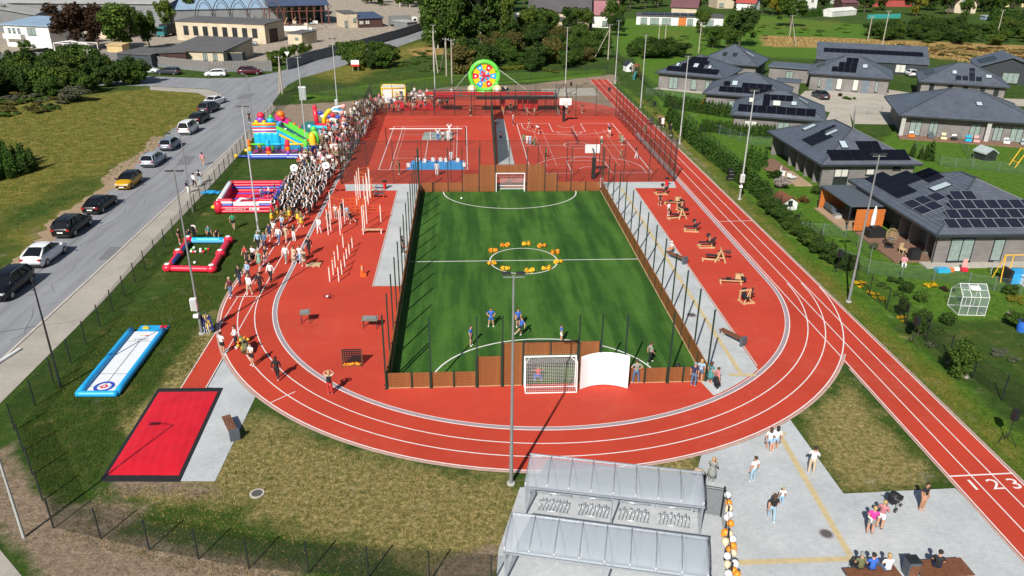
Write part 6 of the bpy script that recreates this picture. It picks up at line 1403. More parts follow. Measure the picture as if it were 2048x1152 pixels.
for k in range(2,10): b = math.pi*k/10; q.tube([(.5*math.sin(b)*math.cos(a),.5*math.sin(b)*math.sin(a),1.25-.68*math.cos(b)) for a in [R(20+320*j/14) for j in range(15)]],.02,'rattan',4,False)
tag(q.build('basket',t),kind='stuff'); q = MB(); q.tube([(.1,.5,.03),(.1,.75,1.2),(0,.55,2.1),(0,0,2.15)],.03,'frame_dark',6); q.lathe([(.45,0),(.45,.04)],(.1,.3,0),'frame_dark',14); q.build('stand',t); q = MB(); q.ball((0,.05,.85),.38,'slate_box',9,5,1,1,.5); q.build('cushion',t)
def lounge(nm,label,cat,p,rz,parts):
    t = thing(nm,label,cat,p,rz)
    for n_,c,d,mt in parts: q = MB(); q.box(c,d,mt); q.build(n_,t)
SOFA = lambda m,L=1.8: [('seat',(0,0,.3),(L,.8,.3),m),('backrest',(0,.38,.6),(L,.18,.5),m),('armrest',(-L/2,0,.45),(.14,.8,.5),m),('armrest',(L/2,0,.45),(.14,.8,.5),m)]
lounge('sofa','dark sofa with a white cushion under the pergola','sofa',(38.6,75.5,.16),R(90),SOFA('slate_box')+[('cushion',(.3,0,.5),(1.1,.6,.12),'white_paint')]); lounge('coffee_table','low grey crate table on the pale deck','table',(38.4,73.6,.16),0,[('table_top',(0,0,.42),(.8,.6,.05),'grey_steel'),('body',(0,0,.2),(.7,.5,.38),'concrete')])
lounge('sofa','dark sofa in the shade at the back of the pergola','sofa',(40.2,72.5,.16),R(-90),SOFA('black_pad')); lounge('covered_furniture','black covered furniture heap by the cedar screen','furniture',(39.6,68.2,.16),0,[('cover',(0,0,.4),(1.7,1.2,.75),'black_pad'),('top_bulge',(.1,.1,.82),(1.,.8,.2),'black_pad')])
lounge('folding_chair','light brown wooden chair on the brown deck','chair',(40.,63.6,.16),.4,[('seat',(0,0,.42),(.5,.5,.05),'pale_batten'),('backrest',(0,.25,.7),(.5,.05,.5),'pale_batten'),('leg',(-.22,-.2,.2),(.05,.05,.4),'pale_batten'),('leg',(.22,-.2,.2),(.05,.05,.4),'pale_batten'),('leg',(-.22,.2,.2),(.05,.05,.4),'pale_batten'),('leg',(.22,.2,.2),(.05,.05,.4),'pale_batten')])
lounge('covered_grill','black covered grill at the corner of the brown deck','grill',(40.3,62.3,.16),0,[('cover',(0,0,.45),(.9,.7,.9),'black_pad'),('lid',(0,0,.95),(.7,.5,.14),'black_pad')])
lounge('garden_chair','white garden chair on the deck of the second house','chair',(38.8,89.5,.16),1.,[('seat',(0,0,.42),(.6,.6,.06),'white_paint'),('backrest',(0,.3,.75),(.6,.08,.6),'white_paint'),('leg_frame',(0,0,.2),(.5,.5,.38),'white_paint')]); lounge('garden_chair','white sun chair on the light walkway of the second house','chair',(39.1,87.5,.16),2.,[('seat',(0,0,.35),(.6,.9,.08),'white_paint'),('backrest',(0,.5,.6),(.6,.1,.5),'white_paint'),('leg_frame',(0,0,.16),(.5,.7,.3),'grey_steel')])
for i,(lab,x,y,mt) in enumerate((('orange and white playhouse toy on the long terrace',-7.3,-8.2,'inf_orange'),('dark garden table on the long terrace',-4.6,-7.8,'slate_box'),('cream drying rack on the long terrace',-3.,-8.2,'inf_cream'),('black covered grill on the long terrace',-1.6,-8.1,'black_pad'),('teal toy kitchen on the long terrace',.2,-8.4,'inf_cyan'),('pink toy car on the long terrace',1.2,-8.6,'inf_pink'),('white garden sofa on the long terrace',5.2,-8.,'white_paint'),('grey garden table at the right end of the long terrace',7.4,-8.,'cabin_grey'))):
    p = h10.t.location+Vector((math.cos(R(-20))*x-math.sin(R(-20))*y,math.sin(R(-20))*x+math.cos(R(-20))*y,.16)); k = i % 3
    lounge('terrace_item',lab,'terrace furniture',tuple(p),R(-20),[('body',(0,0,.25),(.8,.45,.35),mt),('top',(0,.1,.5),(.8 if k else .5,.4,.14),'slate_box'),('back',(0,.28,.6),(.6,.05,.4+.15*k),'white_paint' if k == 0 else mt)])
# greenhouse
glass('greenhouse_glass',(.45,.55,.58),.2,.06)
b0 = G(1953,637); t = thing('greenhouse','small white-framed glass greenhouse on the garden lawn','greenhouse',(b0.x,b0.y+1.4,0),R(-6)); w_,d_,he,hr = 1.0,.9,1.55,2.3
m = MB(); fr = 'white_paint'
for y in (-d_,d_):
    for x in (-w_,0 if y > 0 else -w_*.34,w_*.34,w_): m.tube([(x,y,0),(x,y,he)],.02,fr,4)
    m.tube([(-w_,y,he),(w_,y,he)],.025,fr,4); m.tube([(-w_,y,.03),(w_,y,.03)],.025,fr,4); m.tube([(-w_,y,.8),(w_,y,.8)],.02,fr,4)
for x in (-w_,w_): m.tube([(x,-d_,he),(x,0,hr),(x,d_,he)],.025,fr,4); m.tube([(x,-d_,.03),(x,d_,.03)],.02,fr,4)
for x in (-w_*.34,w_*.34): m.tube([(x,-d_,he),(x,0,hr),(x,d_,he)],.025,fr,4)
m.tube([(-w_,0,hr),(w_,0,hr)],.025,fr,4); m.tube([(-w_,-d_*.45,hr-.36),(w_,-d_*.45,hr-.36)],.02,fr,4); m.build('frame',t)
for i in range(3):
    x0_ = -w_+i*2*w_/3+.03; x1_ = x0_+2*w_/3-.06; q = MB(); q.add([(x0_,-d_,.05),(x1_,-d_,.05),(x1_,-d_,he),(x0_,-d_,he)],[(0,1,2,3)],'greenhouse_glass'); q.build('front_pane',t)
    for s in (-1,1): q = MB(); q.add([(x0_,s*d_,he),(x1_,s*d_,he),(x1_,0,hr),(x0_,0,hr)],[(0,1,2,3)],'greenhouse_glass'); q.build('roof_pane',t)
for x in (-w_,w_): q = MB(); q.add([(x,-d_,.05),(x,d_,.05),(x,d_,he),(x,0,hr),(x,-d_,he)],[(0,1,2,3,4)],'greenhouse_glass'); q.build('end_pane',t)
q = MB(); q.box((0,-.45,hr-.18),(.7,.5,.05),fr,rx=R(20)); q.build('roof_vent',t)
# garden bits
def simple(nm,label,cat,px,py,parts,rz=0.): t = thing(nm,label,cat,tuple(G(px,py)),rz); [(lambda q: (q.box(c,d,mt),q.build(n_,t)))(MB()) for n_,c,d,mt in parts]
mat('barrel_blue',(.03,.14,.55),.4)
m = MB(); m.lathe([(.33,0),(.38,.4),(.34,.8),(.36,.84)],(0,0,0),'barrel_blue',14); m.lathe([(.3,.78),(.3,.86)],(0,0,0),'pit_rim',12); tag(m.build('water_barrel',None,G(2042,662)),'blue plastic water barrel under the white flowering bush','barrel')
t = thing('swing_frame','orange wooden swing frame at the front wall of the nearest house','swing',tuple(G(2020,560))); 
for a,b in (((-1.2,-.5,0),(-1,0,2.3)),((-1.2,.6,0),(-1,0,2.3)),((1.3,-.5,0),(1.1,0,2.3)),((1.3,.6,0),(1.1,0,2.3)),((-1.1,0,2.3),(1.2,0,2.3)),((-.4,-.1,0),(-.3,0,2.2))): q = MB(); q.tube([a,b],.045,'pom_yellow',6); q.build('beam',t)
simple('toy_trampoline','blue and black tarpaulin heap beside the swing','tarpaulin',2030,563,[('cover',(0,0,.5),(1.6,1.3,.9),'blue_plastic'),('net',(-.9,0,.6),(.3,1.2,1.2),'pit_rim')]); simple('hot_tub','white oval tub at the right edge by the swing','tub',2052,566,[('shell',(0,0,.45),(1.6,1.6,.8),'white_paint'),('rim',(0,0,.87),(1.75,1.75,.08),'white_paint')])
simple('paddling_pool','blue paddling pool with toys before the nearest house','pool',1884,543,[('ring',(0,0,.15),(1.1,.7,.3),'inf_cyan'),('water',(0,0,.31),(.8,.45,.02),'inf_sky')]); simple('toy_heap','heap of orange and white toys before the tall window','toys',1908,543,[('orange_toy',(-.3,0,.15),(.4,.3,.3),'inf_orange'),('white_toy',(.2,.1,.2),(.5,.3,.25),'white_paint'),('brown_toy',(.6,0,.1),(.3,.3,.2),'brown_wood')])
simple('toy_chair','pink and red toy high chair against the house wall','toy chair',1927,544,[('seat',(0,0,.25),(.5,.4,.3),'inf_red'),('backrest',(.05,.18,.75),(.4,.06,.8),'inf_pink')]); simple('goal_frame','small grey garden goal frame by the house wall','goal',1992,548,[('left_post',(-.5,0,.6),(.05,.05,1.2),'pale_steel'),('right_post',(.5,0,.6),(.05,.05,1.2),'pale_steel'),('crossbar',(0,0,1.2),(1.05,.05,.05),'pale_steel')])
for lab,px,py,h,wl,rf in (('white playhouse with a dark roof by the far fence',1257,142,2.3,'white_paint','eave_dark'),('small white playhouse with a red roof at the hedge',1568,415,1.6,'white_paint','brown_wood'),('dark little garden house on the far lawn',1968,318,1.7,'frame_dark','cabin_grey')):
    p = G(px,py); House('playhouse',lab,(p.x,p.y),10,2.1,2.3,h*.62,h,'gable',.15,'playhouse',wl,rf,'y').win('f',0,.5,.5,.6,'pane_dark',1)
t = thing('climbing_tower','brown wooden climbing tower with a slide beside the white playhouse','climbing frame',tuple(G(1272,155))); 
for x,y in ((-.6,-.6),(.6,-.6),(-.6,.6),(.6,.6)): q = MB(); q.box((x,y,1.2),(.1,.1,2.4),'brown_wood'); q.build('post',t)
q = MB(); q.box((0,0,1.2),(1.3,1.3,.1),'brown_wood'); q.build('platform',t); q = MB(); q.lathe([(1.05,2.3),(.03,3.)],(0,0,0),'brown_wood',4); q.build('roof',t); q = MB(); q.tube([(-.3,-.6,1.25),(-1.,-2.4,.2),(-1.1,-3.,.15)],.25,'teal_tarp',6); q.build('slide',t)
t = thing('slide','orange garden slide at the hedge of the fourth house','slide',tuple(G(1404,216))); q = MB(); q.tube([(-1.,-.3,.2),(.8,.3,1.6)],.22,'inf_orange',6); q.build('chute',t); q = MB(); q.tube([(.9,.3,0),(.9,.3,1.7)],.05,'brown_wood',5); q.build('ladder',t)
t = thing('swing_frame','yellow wooden play frame at the right edge lawn','swing',tuple(G(2042,335)))
for a,b in (((-.8,0,0),(.2,0,2.2)),((1,0,0),(.3,0,2.2)),((-.8,1.2,0),(.2,1.2,2.2)),((.2,0,2.2),(.2,1.3,2.2)),((-.5,0,.6),(-.5,1.2,.6))): q = MB(); q.tube([a,b],.06,'pom_yellow',6); q.build('beam',t)
# garden fences
gf = lambda lab,*ps: bay_fence('garden_fence',lab,[tuple(G(*p).xy) for p in ps],1.25,2.4,'grey_steel','garden_mesh',.04,.009)
gf('pale wire garden fence before the nearest house',(1620,498),(1735,548),(1802,557),(1866,562),(1935,575),(2040,590)); gf('grey wire garden fence between the lawns of the nearest houses',(1600,470),(1690,475),(1740,520))
gf('grey wire garden fence across the far right lawn',(1830,300),(1880,332),(1910,336),(1945,338),(2048,350)); gf('tall grey wire fence up the right lawn to the broad terrace',(1943,330),(1915,282)); gf('grey wire garden fence by the second house lawn',(1420,262),(1500,290),(1545,292))
gf('grey wire fence along the small lawn by the drive',(1706,262),(1708,228),(1762,230)); gf('grey wire fence across the lawn before the fourth house',(1292,190),(1345,195),(1405,205)); gf('grey wire fence behind the pointed roof house',(1568,150),(1610,152))

# ================================================================== WORKS AND FAR HOUSES
for nm,c in dict(cream_wall=(.52,.44,.32),pale_wall=(.62,.62,.58),grey_wall=(.20,.21,.22),slate_wall=(.05,.062,.07),white_wall=(.72,.71,.68),felt_roof=(.10,.098,.10),blue_sheet=(.22,.32,.43),navy_sheet=(.045,.07,.13),pale_sheet=(.36,.36,.35),rust=(.13,.05,.035),brown_door=(.07,.035,.028),plum_roof=(.13,.055,.065),pink_roof=(.30,.13,.15),red_roof=(.34,.06,.05),dark_roof=(.075,.07,.075),old_concrete=(.17,.175,.18),grey_boards=(.20,.185,.18),yellow_wall=(.60,.52,.27),plywood=(.55,.40,.20),turq=(.03,.30,.27)).items(): mat(nm,c,.8,.2,.9,sc2=.25)
def bld(name,label,A,B,dep,ze,zr=None,kind='flat',wallm='cream_wall',roofm='felt_roof',over=.2,ridge='x',cat='building',wins=(),pane='pane_dark'):
    A,B = Vector(A[:2]),Vector(B[:2]); d = B-A; L = d.length; d.normalize(); nn = Vector((-d.y,d.x)); c = (A+B)/2+nn*dep/2
    h = House(name,label,c,math.degrees(math.atan2(d.y,d.x)),L+2*over,dep+2*over,ze,zr if zr else ze+.15,kind,over,cat,wallm,roofm,ridge)
    for w in wins: h.win(*w)
    return h
W8 = [('f',-10.3+i*2.95,1.5,2.3,1.5,'pane_dark',2) for i in range(8)]
b1 = bld('workshop','long cream workshop with a row of barred windows and a brown gate',(-77.5,224.2),(-52,216.2),10,5.0,5.4,wins=W8)
m = MB(); m.box((b1.wx+.02,-.8,1.75),(.08,4.2,3.5),'brown_door'); m.build('gate',b1.t)
bld('store_shed','small cream store with one window beside the workshop gate',G(577,88),G(605,90),6.5,2.9,3.1,wins=[('f',.6,1.,.6,1.2)])
bld('low_building','low cream building under a broad dark felt roof behind the board fence',(-65.5,181.),(-52.5,178.5),15,3.,4.2,'shed','cream_wall','felt_roof',.4,wins=[('f',2.4,1.,1.5,.9),('f',4.7,1.,1.5,.9)])
b3 = bld('slate_shed','dark slate shed with a pale window at the left of the board fence',(-74.5,177),(-66.5,174.5),8,2.8,3.,wallm='slate_wall',roofm='felt_roof',wins=[('f',-1.5,.8,.6,1.3,'pane_blind',1)])
b4 = bld('open_store','brown open-fronted store between slate shed and cream building',(-66.2,176.5),(-60.5,178.5),7,2.9,3.1,wallm='brown_door',roofm='felt_roof')
for lab,px,py,L,a in (('dark slate container behind the board fence',387,126,6.5,-8),('long dark slate container next to the planted yard',455,128,7.,0)):
    p = G(px,py); t = thing('container',lab,'container',tuple(p),R(a)); m = MB(); m.box((0,1.2,1.2),(L,2.4,2.4),'slate_wall'); m.build('body',t); m = MB(); m.box((0,-.02,2.42),(L,.1,.12),'pale_batten'); m.build('top_edge',t)
t = thing('gazebo','small white pointed gazebo tent behind the board fence','tent',tuple(G(326,128))); m = MB(); m.lathe([(2.4,2.),(.05,2.9)],(0,0,0),'white_paint',4); m.build('canopy',t)
for x,y in ((-1.6,-1.6),(1.6,-1.6),(1.6,1.6),(-1.6,1.6)): m = MB(); m.box((x*.95,y*.95,1.),(.06,.06,2.),'white_paint'); m.build('pole',t)
bw = bld('white_house','white two-storey house under a pale blue sheet roof',(-114.5,209.5),(-101.5,205.),11,5.4,6.4,'shed','white_wall','blue_sheet',.5,cat='house',wins=[('f',-5.2,.9,1.2,3.3),('f',-3.8,.9,1.2,3.3),('f',-2.3,.9,1.2,3.3),('f',1.6,2.6,1.7,3.),('r',0,1.,1.4,1.)])
m = MB(); m.box((-3.6,-bw.wy-.6,2.6),(5.5,1.3,1.1),'white_wall'); m.build('balcony',bw.t)
t = thing('carport_frame','white steel carport frame by the dark hedge','carport',tuple(G(112,110)),R(-12)); m = MB()
for x in (0,2.6,4.4,6.2,9): m.tube([(x,0,0),(x,0,2.7)],.09,'white_paint',4); m.tube([(x,3,0),(x,3,2.7)],.09,'white_paint',4)
m.tube([(0,0,2.7),(4.5,0,3.4),(9,0,2.7)],.09,'white_paint',4); m.tube([(0,0,2.7),(9,0,2.7)],.08,'white_paint',4); m.tube([(0,3,2.7),(9,3,2.7)],.08,'white_paint',4); tag(m.build('posts',t),kind='stuff')
p = G(218,116); bld('crate_hut','small plywood hut with a pale yellow wall by the shrubs',p,p+Vector((3.6,-.6,0)),3,3.,wallm='plywood',roofm='plywood',cat='hut')
bld('hall','long grey hall with dark openings across the upper left corner',(-150,262),(-92,262),30,6.5,9,'shed','grey_wall','pale_sheet',.5,wins=[('f',-8,8,4,.3,'pane_dark',4),('f',16,6,5,.5,'pane_dark',1)])
bld('hall','pale shed with a rounded grey roof in the upper left corner',(-150,236),(-124,244),16,4.5,7.5,'gable','grey_wall','pale_sheet',.4,'y')
bld('hall','blue-roofed hall with a cream gable behind the dark red trees',(-96,262),(-58,276),14,4.6,7.,'gable','grey_wall','blue_sheet',.4,'x')
bld('lean_to','small shed with a pale blue roof before the grey hall',(-113,236),(-102,236),9,3.4,4.6,'shed','grey_wall','blue_sheet',.3); bld('lean_to','cream shed with a sagging roof behind the dark red tree',(-104,228),(-93,226),8,3.2,4.4,'gable','cream_wall','pale_sheet',.3)
bld('tower_block','grey square block behind the lattice arches',G(396,44),G(408,44),6,8.5,wallm='grey_wall',cat='building'); bld('blue_hall','pale blue hall behind the rusty lattice arches',(-80,290),(-52,296),12,7.,9,'shed','blue_sheet','blue_sheet',.2)
# ruined steel hall
hb = bld('steel_hall','half-stripped steel hall with a navy roof and grey blue gable',(-61,262),(-43.5,268),24,6.,9.5,'gable','grey_wall','navy_sheet',.5,'x'); bpy.data.objects.remove(hb.wall)
for i in range(9): m = MB(); m.box((-hb.wx+i*2*hb.wx/8,-hb.wy,3.),(.35,.35,6.),'rust'); m.build('column',hb.t); m = MB(); m.tube([(-hb.wx+i*2*hb.wx/8,-hb.wy+.05,4.3),(-hb.wx+(i+.5)*2*hb.wx/8,-hb.wy+.05,5.9)],.12,'rust',4); m.build('truss_brace',hb.t)
m = MB(); m.box((0,-hb.wy-.02,4.25),(2*hb.wx,.2,.25),'rust'); m.build('girder',hb.t); m = MB(); m.box((0,hb.wy,2.9),(2*hb.wx,.2,5.6),'cream_wall'); m.build('back_wall',hb.t); m = MB(); m.box((hb.wx,3.,2.9),(.2,2*hb.wy-7,5.7),'blue_sheet'); m.build('gable_wall',hb.t)
t = thing('scrap_stand','rusty steel scaffold stacked before the navy-roofed hall','scrap',tuple(G(575,60))); r_ = random.Random(21); m = MB()
for i in range(60): x = r_.uniform(-11,9); z = r_.uniform(0,3.2); y = r_.uniform(-1,2); m.tube([(x,y,z),(x+r_.uniform(-1.5,1.5),y,z+r_.uniform(-1,2))],.1,('rust','rust','plywood','brown_door')[i % 4],4)
for i in range(22): m.box((r_.uniform(-10,9),r_.uniform(0,2),r_.uniform(.3,2.4)),(r_.uniform(.5,1.6),.6,r_.uniform(.3,.9)),('cream_wall','rust','pale_wall','blue_sheet')[i % 4])
tag(m.build('scrap',t),kind='stuff'); m = MB(); m.box((-1,-2.2,.7),(15,.3,1.4),'pale_wall'); m.build('low_wall',t)
t = thing('lattice_arches','dark curved lattice arches standing behind the workshop roof','steel arches',(-78,252,0))
for k in range(5):
    m = MB(); m.tube([(k*5+3.2*math.cos(a),k*.6,8.5*math.sin(a)) for a in [math.pi*i/12 for i in range(13)]],.14,'rust' if k > 2 else 'dark_steel',4); m.tube([(k*5+2.5*math.cos(a),k*.6+.4,7.6*math.sin(a)) for a in [math.pi*i/12 for i in range(13)]],.1,'dark_steel',4); m.build('arch',t)
bld('annex','cream annex with a dark door in front of the steel hall gable',G(690,56),G(716,55),9,4.4,wins=[('f',1.2,1.,1.1,1.6),('f',-1.6,1.,2.,.1)])
bn = bld('open_shed','open shed under a blue lean-to roof by the yard gate',G(719,56),G(766,54),9,2.9,4.,'shed','brown_door','navy_sheet',.4,wins=[('f',-3.2,1.4,1.2,1.,'pane_blind'),('f',-1.2,1.4,1.2,1.,'pane_blind')])
bld('gate_house','small concrete gatehouse at the bend of the side road',G(815,62),G(835,60),6,2.6,wallm='old_concrete',roofm='pale_sheet',cat='hut')
m = MB(); m.tube([(-1.4,0,.8),(1.4,0,.8)],.8,'red_paint',10); o = m.build('red_tank',None,G(463,84)); tag(o,'red round tank lying by the workshop wall','tank')
# walls and board fence
def wall_run(name,label,pts,h,th,mt,seg,gap=.05,base=None,cat='wall',pn='panel'):
    t = thing(name,label,cat,tuple(pts[0])); o0 = Vector(pts[0]); me = None
    for a,b in zip(pts[:-1],pts[1:]):
        d = Vector(b)-Vector(a); L = d.length; k = max(1,round(L/seg)); rz = math.atan2(d.y,d.x)
        for i in range(k):
            if me is None: m = MB(); m.box((0,0,h/2+(base or 0)),(L/k-gap,th,h),mt); me = m.build(pn,t).data; q = t.children[-1] if t.children else None; q = [c for c in t.children][-1]
            else: q = link(pn,me,t)
            q.location = (*(Vector(a)+d*(i+.5)/k-o0).xy,rnd.uniform(-.04,.04)); q.rotation_euler = (0,0,rz)
        if base: m = MB(); m.box((*((Vector(a)+Vector(b))/2-o0).xy,base/2),(L,.3,base),'old_concrete'); bb = m.build('plinth',t); 
        if base: bb.data.transform(Matrix.Translation(-Vector(((Vector(a)+Vector(b))/2-o0).to_3d().xy.to_3d()))); bb.location = (*((Vector(a)+Vector(b))/2-o0).xy,0); bb.rotation_euler = (0,0,rz); 
    return t
wall_run('board_fence','weathered grey board fence on a concrete base behind the parked cars',GG((205,123),(300,132),(420,144),(545,142)),1.5,.06,'grey_boards',.62,.05,.7,'fence','board')
wall_run('concrete_wall','dark stained concrete panel wall beside the side road',GG((575,140),(620,124),(700,104),(800,75),(845,60)),2.3,.2,'old_concrete',3.,.06)
wall_run('concrete_wall','low grey panel wall below the white house at the left',GG((0,122),(30,120)),1.6,.2,'old_concrete',3.)
wall_run('slat_fence','dark slatted fence with a driveway gate below the white house',GG((28,118),(100,108)),1.5,.08,'slate_wall',1.2,.05,None,'fence','slat_panel')
wall_run('panel_fence','pale panel fence behind the left shrubbery',GG((50,118),(110,116),(160,112)),1.4,.08,'grey_boards',1.5,.06,None,'fence')
# ---- houses at the top right
f1 = bld('house','cream house with a tall dark gable roof beyond the birch wood',(21.5,261),(40.5,258.5),13,5.,11,'gable','cream_wall','dark_roof',.6,'x','house',[('f',-5.5,1.2,1.2,1.),('f',-2.5,1.,1.,1.),('f',0.5,1.2,1.2,1.)])
m = MB(); m.add([(-9.4,-f1.wy-3.2,2.5),(1.5,-f1.wy-3.2,2.5),(1.5,-f1.wy,3.5),(-9.4,-f1.wy,3.5),(-9.4,-f1.wy-3.2,2.35),(1.5,-f1.wy-3.2,2.35),(1.5,-f1.wy,3.35),(-9.4,-f1.wy,3.35)],[(0,1,2,3),(7,6,5,4),(0,4,5,1),(1,5,6,2),(3,7,4,0)],'dark_roof'); m.build('porch_roof',f1.t); m = MB(); m.box((-4,-f1.wy-1.5,1.2),(10,3,2.3),'cream_wall'); m.build('porch',f1.t)
bld('house','white annex with a pink roof beside the tall dark gable',(42,262),(50,261),9,4.,8.,'gable','white_wall','pink_roof',.5,'x','house',[('f',0,1.6,1.8,.4)])
f3 = bld('house','long low white house with solar strips on its flat roof',G(1272,49),G(1445,54),9,3.,3.3,'flat','white_wall','dark_roof',.3,'x','house',[('f',-11.8,2.2,2.1,.2),('f',-8.2,3,2.1,.2),('f',-4.3,3,2.1,.2),('f',3.6,2.,2.1,.2,'pane_curtain'),('f',10,2.6,2.2,.1)])
for i in range(9): m = MB(); m.box((-11.5+i*2.6,0,3.42),(2.2,4.5,.06),'solar_black',rx=R(4)); m.build('solar_strip',f3.t)
m = MB(); m.box((1.,-f3.wy-.02,1.4),(2.6,.08,2.7),'cedar'); m.build('wood_panel',f3.t)
bld('house','plum-roofed house behind the long white house',G(1342,30),G(1392,32),9,3.,6.5,'gable','cream_wall','plum_roof',.6,'x','house'); bld('house','cream two-storey house with a balcony at the top edge',G(1434,17),G(1468,17),10,6,6.3,'flat','cream_wall','pale_sheet',.2,'x','house',[('f',-2,2,1.6,3.6),('f',2,2,1.6,3.6),('f',-2,2,1.8,.4)])
bld('house','small white house with a red roof right of the balcony house',G(1472,20),G(1508,22),8,3.,6.,'gable','white_wall','red_roof',.5,'x','house'); bld('house','white gabled house behind the round meadow tree',G(1605,23),G(1632,22),9,5.2,7.5,'gable','white_wall','dark_roof',.4,'y','house',[('f',-1.5,1.4,1.9,.3),('f',1.,1.3,1.,3.6)])
bld('apartment_house','pale terraced block with white balconies at the top edge',G(1674,9),G(1718,9),10,7,wallm='pale_wall',roofm='pale_sheet',cat='house',wins=[('f',u,2.4,1.5,z,'pane_curtain',3) for u in (-5,0,5) for z in (1.,4.2)]); bld('shed','plum-roofed shed before the pale terraced block',G(1683,18),G(1716,18),7,2.6,4.6,'gable','brown_door','plum_roof',.3,'x','shed')
bld('house','grey house with a long slate roof at the top edge',G(1742,13),G(1822,14),12,3.4,8,'gable','red_roof','dark_roof',.6,'x','house'); bld('house','cream gabled house in the trees at the upper right',G(1907,26),G(1950,27),10,3.6,8.5,'gable','cream_wall','plum_roof',.5,'y','house',[('f',-1.,1.4,1.4,3.8)]); bld('house','pale yellow gabled house at the upper right corner',G(2010,14),G(2058,15),11,4,9,'gable','yellow_wall','plum_roof',.5,'y','house')
bld('greenhouse_tunnel','low plastic greenhouse in the far vegetable garden',G(1663,34),G(1712,30),5,2.,3.,'gable','pale_wall','pale_wall',.1,'x','greenhouse'); bld('car_tent','pale grey car cover in the far garden at the upper right',G(1970,40),G(1992,40),3,1.4,wallm='blue_sheet',roofm='pale_sheet',cat='cover')
wall_run('tarp_fence','turquoise tarpaulin fence along the far gardens',GG((1734,38),(1800,36)),1.6,.1,'turq',3.,.03,None,'fence')
wall_run('hedge_fence','pale garden fence posts along the far gravel yard',GG((790,14),(850,16)),1.8,.1,'pale_wall',5.,4.6,None,'fence','post')

# ================================================================== TREES, SHRUBS, HEDGES, GRASS
def leaf_mat(name,c,c2,sc=.55):
    mm,n,b,o = _m(name); P = N(n,'TexCoord').outputs['Object']; G_ = N(n,'NewGeometry'); oi = N(n,'ObjectInfo')
    a = ramp(n,noise(n,P,sc,4,.65),[(.3,c),(.7,c2)]); r1 = ramp(n,G_.outputs['Random Per Island'],[(0,(.6,.62,.6)),(.5,(1,1,1)),(1,(1.5,1.45,1.25))])
    r2 = ramp(n,oi.outputs['Random'],[(0,(.8,.85,.8)),(1,(1.2,1.15,1.1))]); col = mix(n,1.,mix(n,1.,a,r1,'MULTIPLY'),r2,'MULTIPLY'); n.links.new(col,b.inputs['Base Color']); b.inputs['Roughness'].default_value = .75; b.inputs['Specular IOR Level'].default_value = .2
    tr = N(n,'BsdfTranslucent'); n.links.new(col,tr.inputs[0]); x = N(n,'MixShader',i0=.25); n.links.new(b.outputs[0],x.inputs[1]); n.links.new(tr.outputs[0],x.inputs[2]); n.links.new(x.outputs[0],o.inputs[0])
leaf_mat('leaf_mid',(.036,.080,.013),(.088,.145,.022)); leaf_mat('leaf_dark',(.022,.052,.011),(.055,.10,.017)); leaf_mat('leaf_light',(.055,.095,.014),(.11,.155,.025)); leaf_mat('leaf_yellow',(.13,.14,.015),(.26,.22,.03)); leaf_mat('leaf_copper',(.028,.017,.012),(.062,.036,.018)); leaf_mat('leaf_thuja',(.030,.080,.012),(.065,.135,.020),1.5); leaf_mat('leaf_grey',(.07,.085,.055),(.13,.13,.09)); leaf_mat('leaf_olive',(.07,.07,.018),(.14,.12,.035)); leaf_mat('leaf_rust',(.11,.055,.02),(.22,.13,.04)); leaf_mat('leaf_flower',(.30,.24,.26),(.55,.48,.46)); leaf_mat('leaf_gold',(.42,.28,.01),(.65,.45,.02)); leaf_mat('straw',(.32,.23,.09),(.56,.42,.19))
mat('bark',(.10,.075,.055),.9,.3,5); mat('birch_bark',(.48,.46,.42),.8,.25,3)
def crown(seed,n,lobes,size,up=.0,flat=1.):
    """leaf clumps spread through several lobes; lobes: (centre, radius, squash)"""
    r_ = random.Random(seed); vs = []; fs = []; tot = sum(l[1]**2 for l in lobes)
    for (c,R_,sq) in lobes:
        for _ in range(int(n*R_**2/tot)):
            v = Vector((r_.gauss(0,1),r_.gauss(0,1),r_.gauss(0,1))).normalized(); rad = R_*(r_.random()**.38)*r_.uniform(.85,1.08)
            p = Vector(c)+Vector((v.x*rad,v.y*rad,v.z*rad*sq))
            if p.z < .02: p.z = r_.uniform(.02,.2)
            nrm = (v*.8+Vector((r_.gauss(0,.6),r_.gauss(0,.6),r_.gauss(0,.6)+.4))).normalized(); a = nrm.orthogonal().normalized(); b = nrm.cross(a); th = r_.uniform(0,6.28); a,b = a*math.cos(th)+b*math.sin(th),b*math.cos(th)-a*math.sin(th); s = size*r_.uniform(.6,1.35); k = len(vs)
            vs += [p-a*s-b*s*.5,p+a*s*.2-b*s*.9,p+a*s+b*s*.3,p-a*s*.1+b*s*.8]; fs.append((k,k+1,k+2,k+3))
    me = bpy.data.meshes.new('crown'); me.from_pydata(vs,[],fs); me.update(); return me
def lob(seed,k,R_,H_,rr,sq=.9,z0=0.):
    r_ = random.Random(seed); out = []
    for i in range(k):
        a = r_.uniform(0,6.28); d = R_*math.sqrt(r_.random()); z = z0+H_*r_.random()**.8; f = 1-.45*(d/R_ if R_ else 0); out.append(((d*math.cos(a),d*math.sin(a),z),rr*r_.uniform(.65,1.15)*f,sq))
    return out
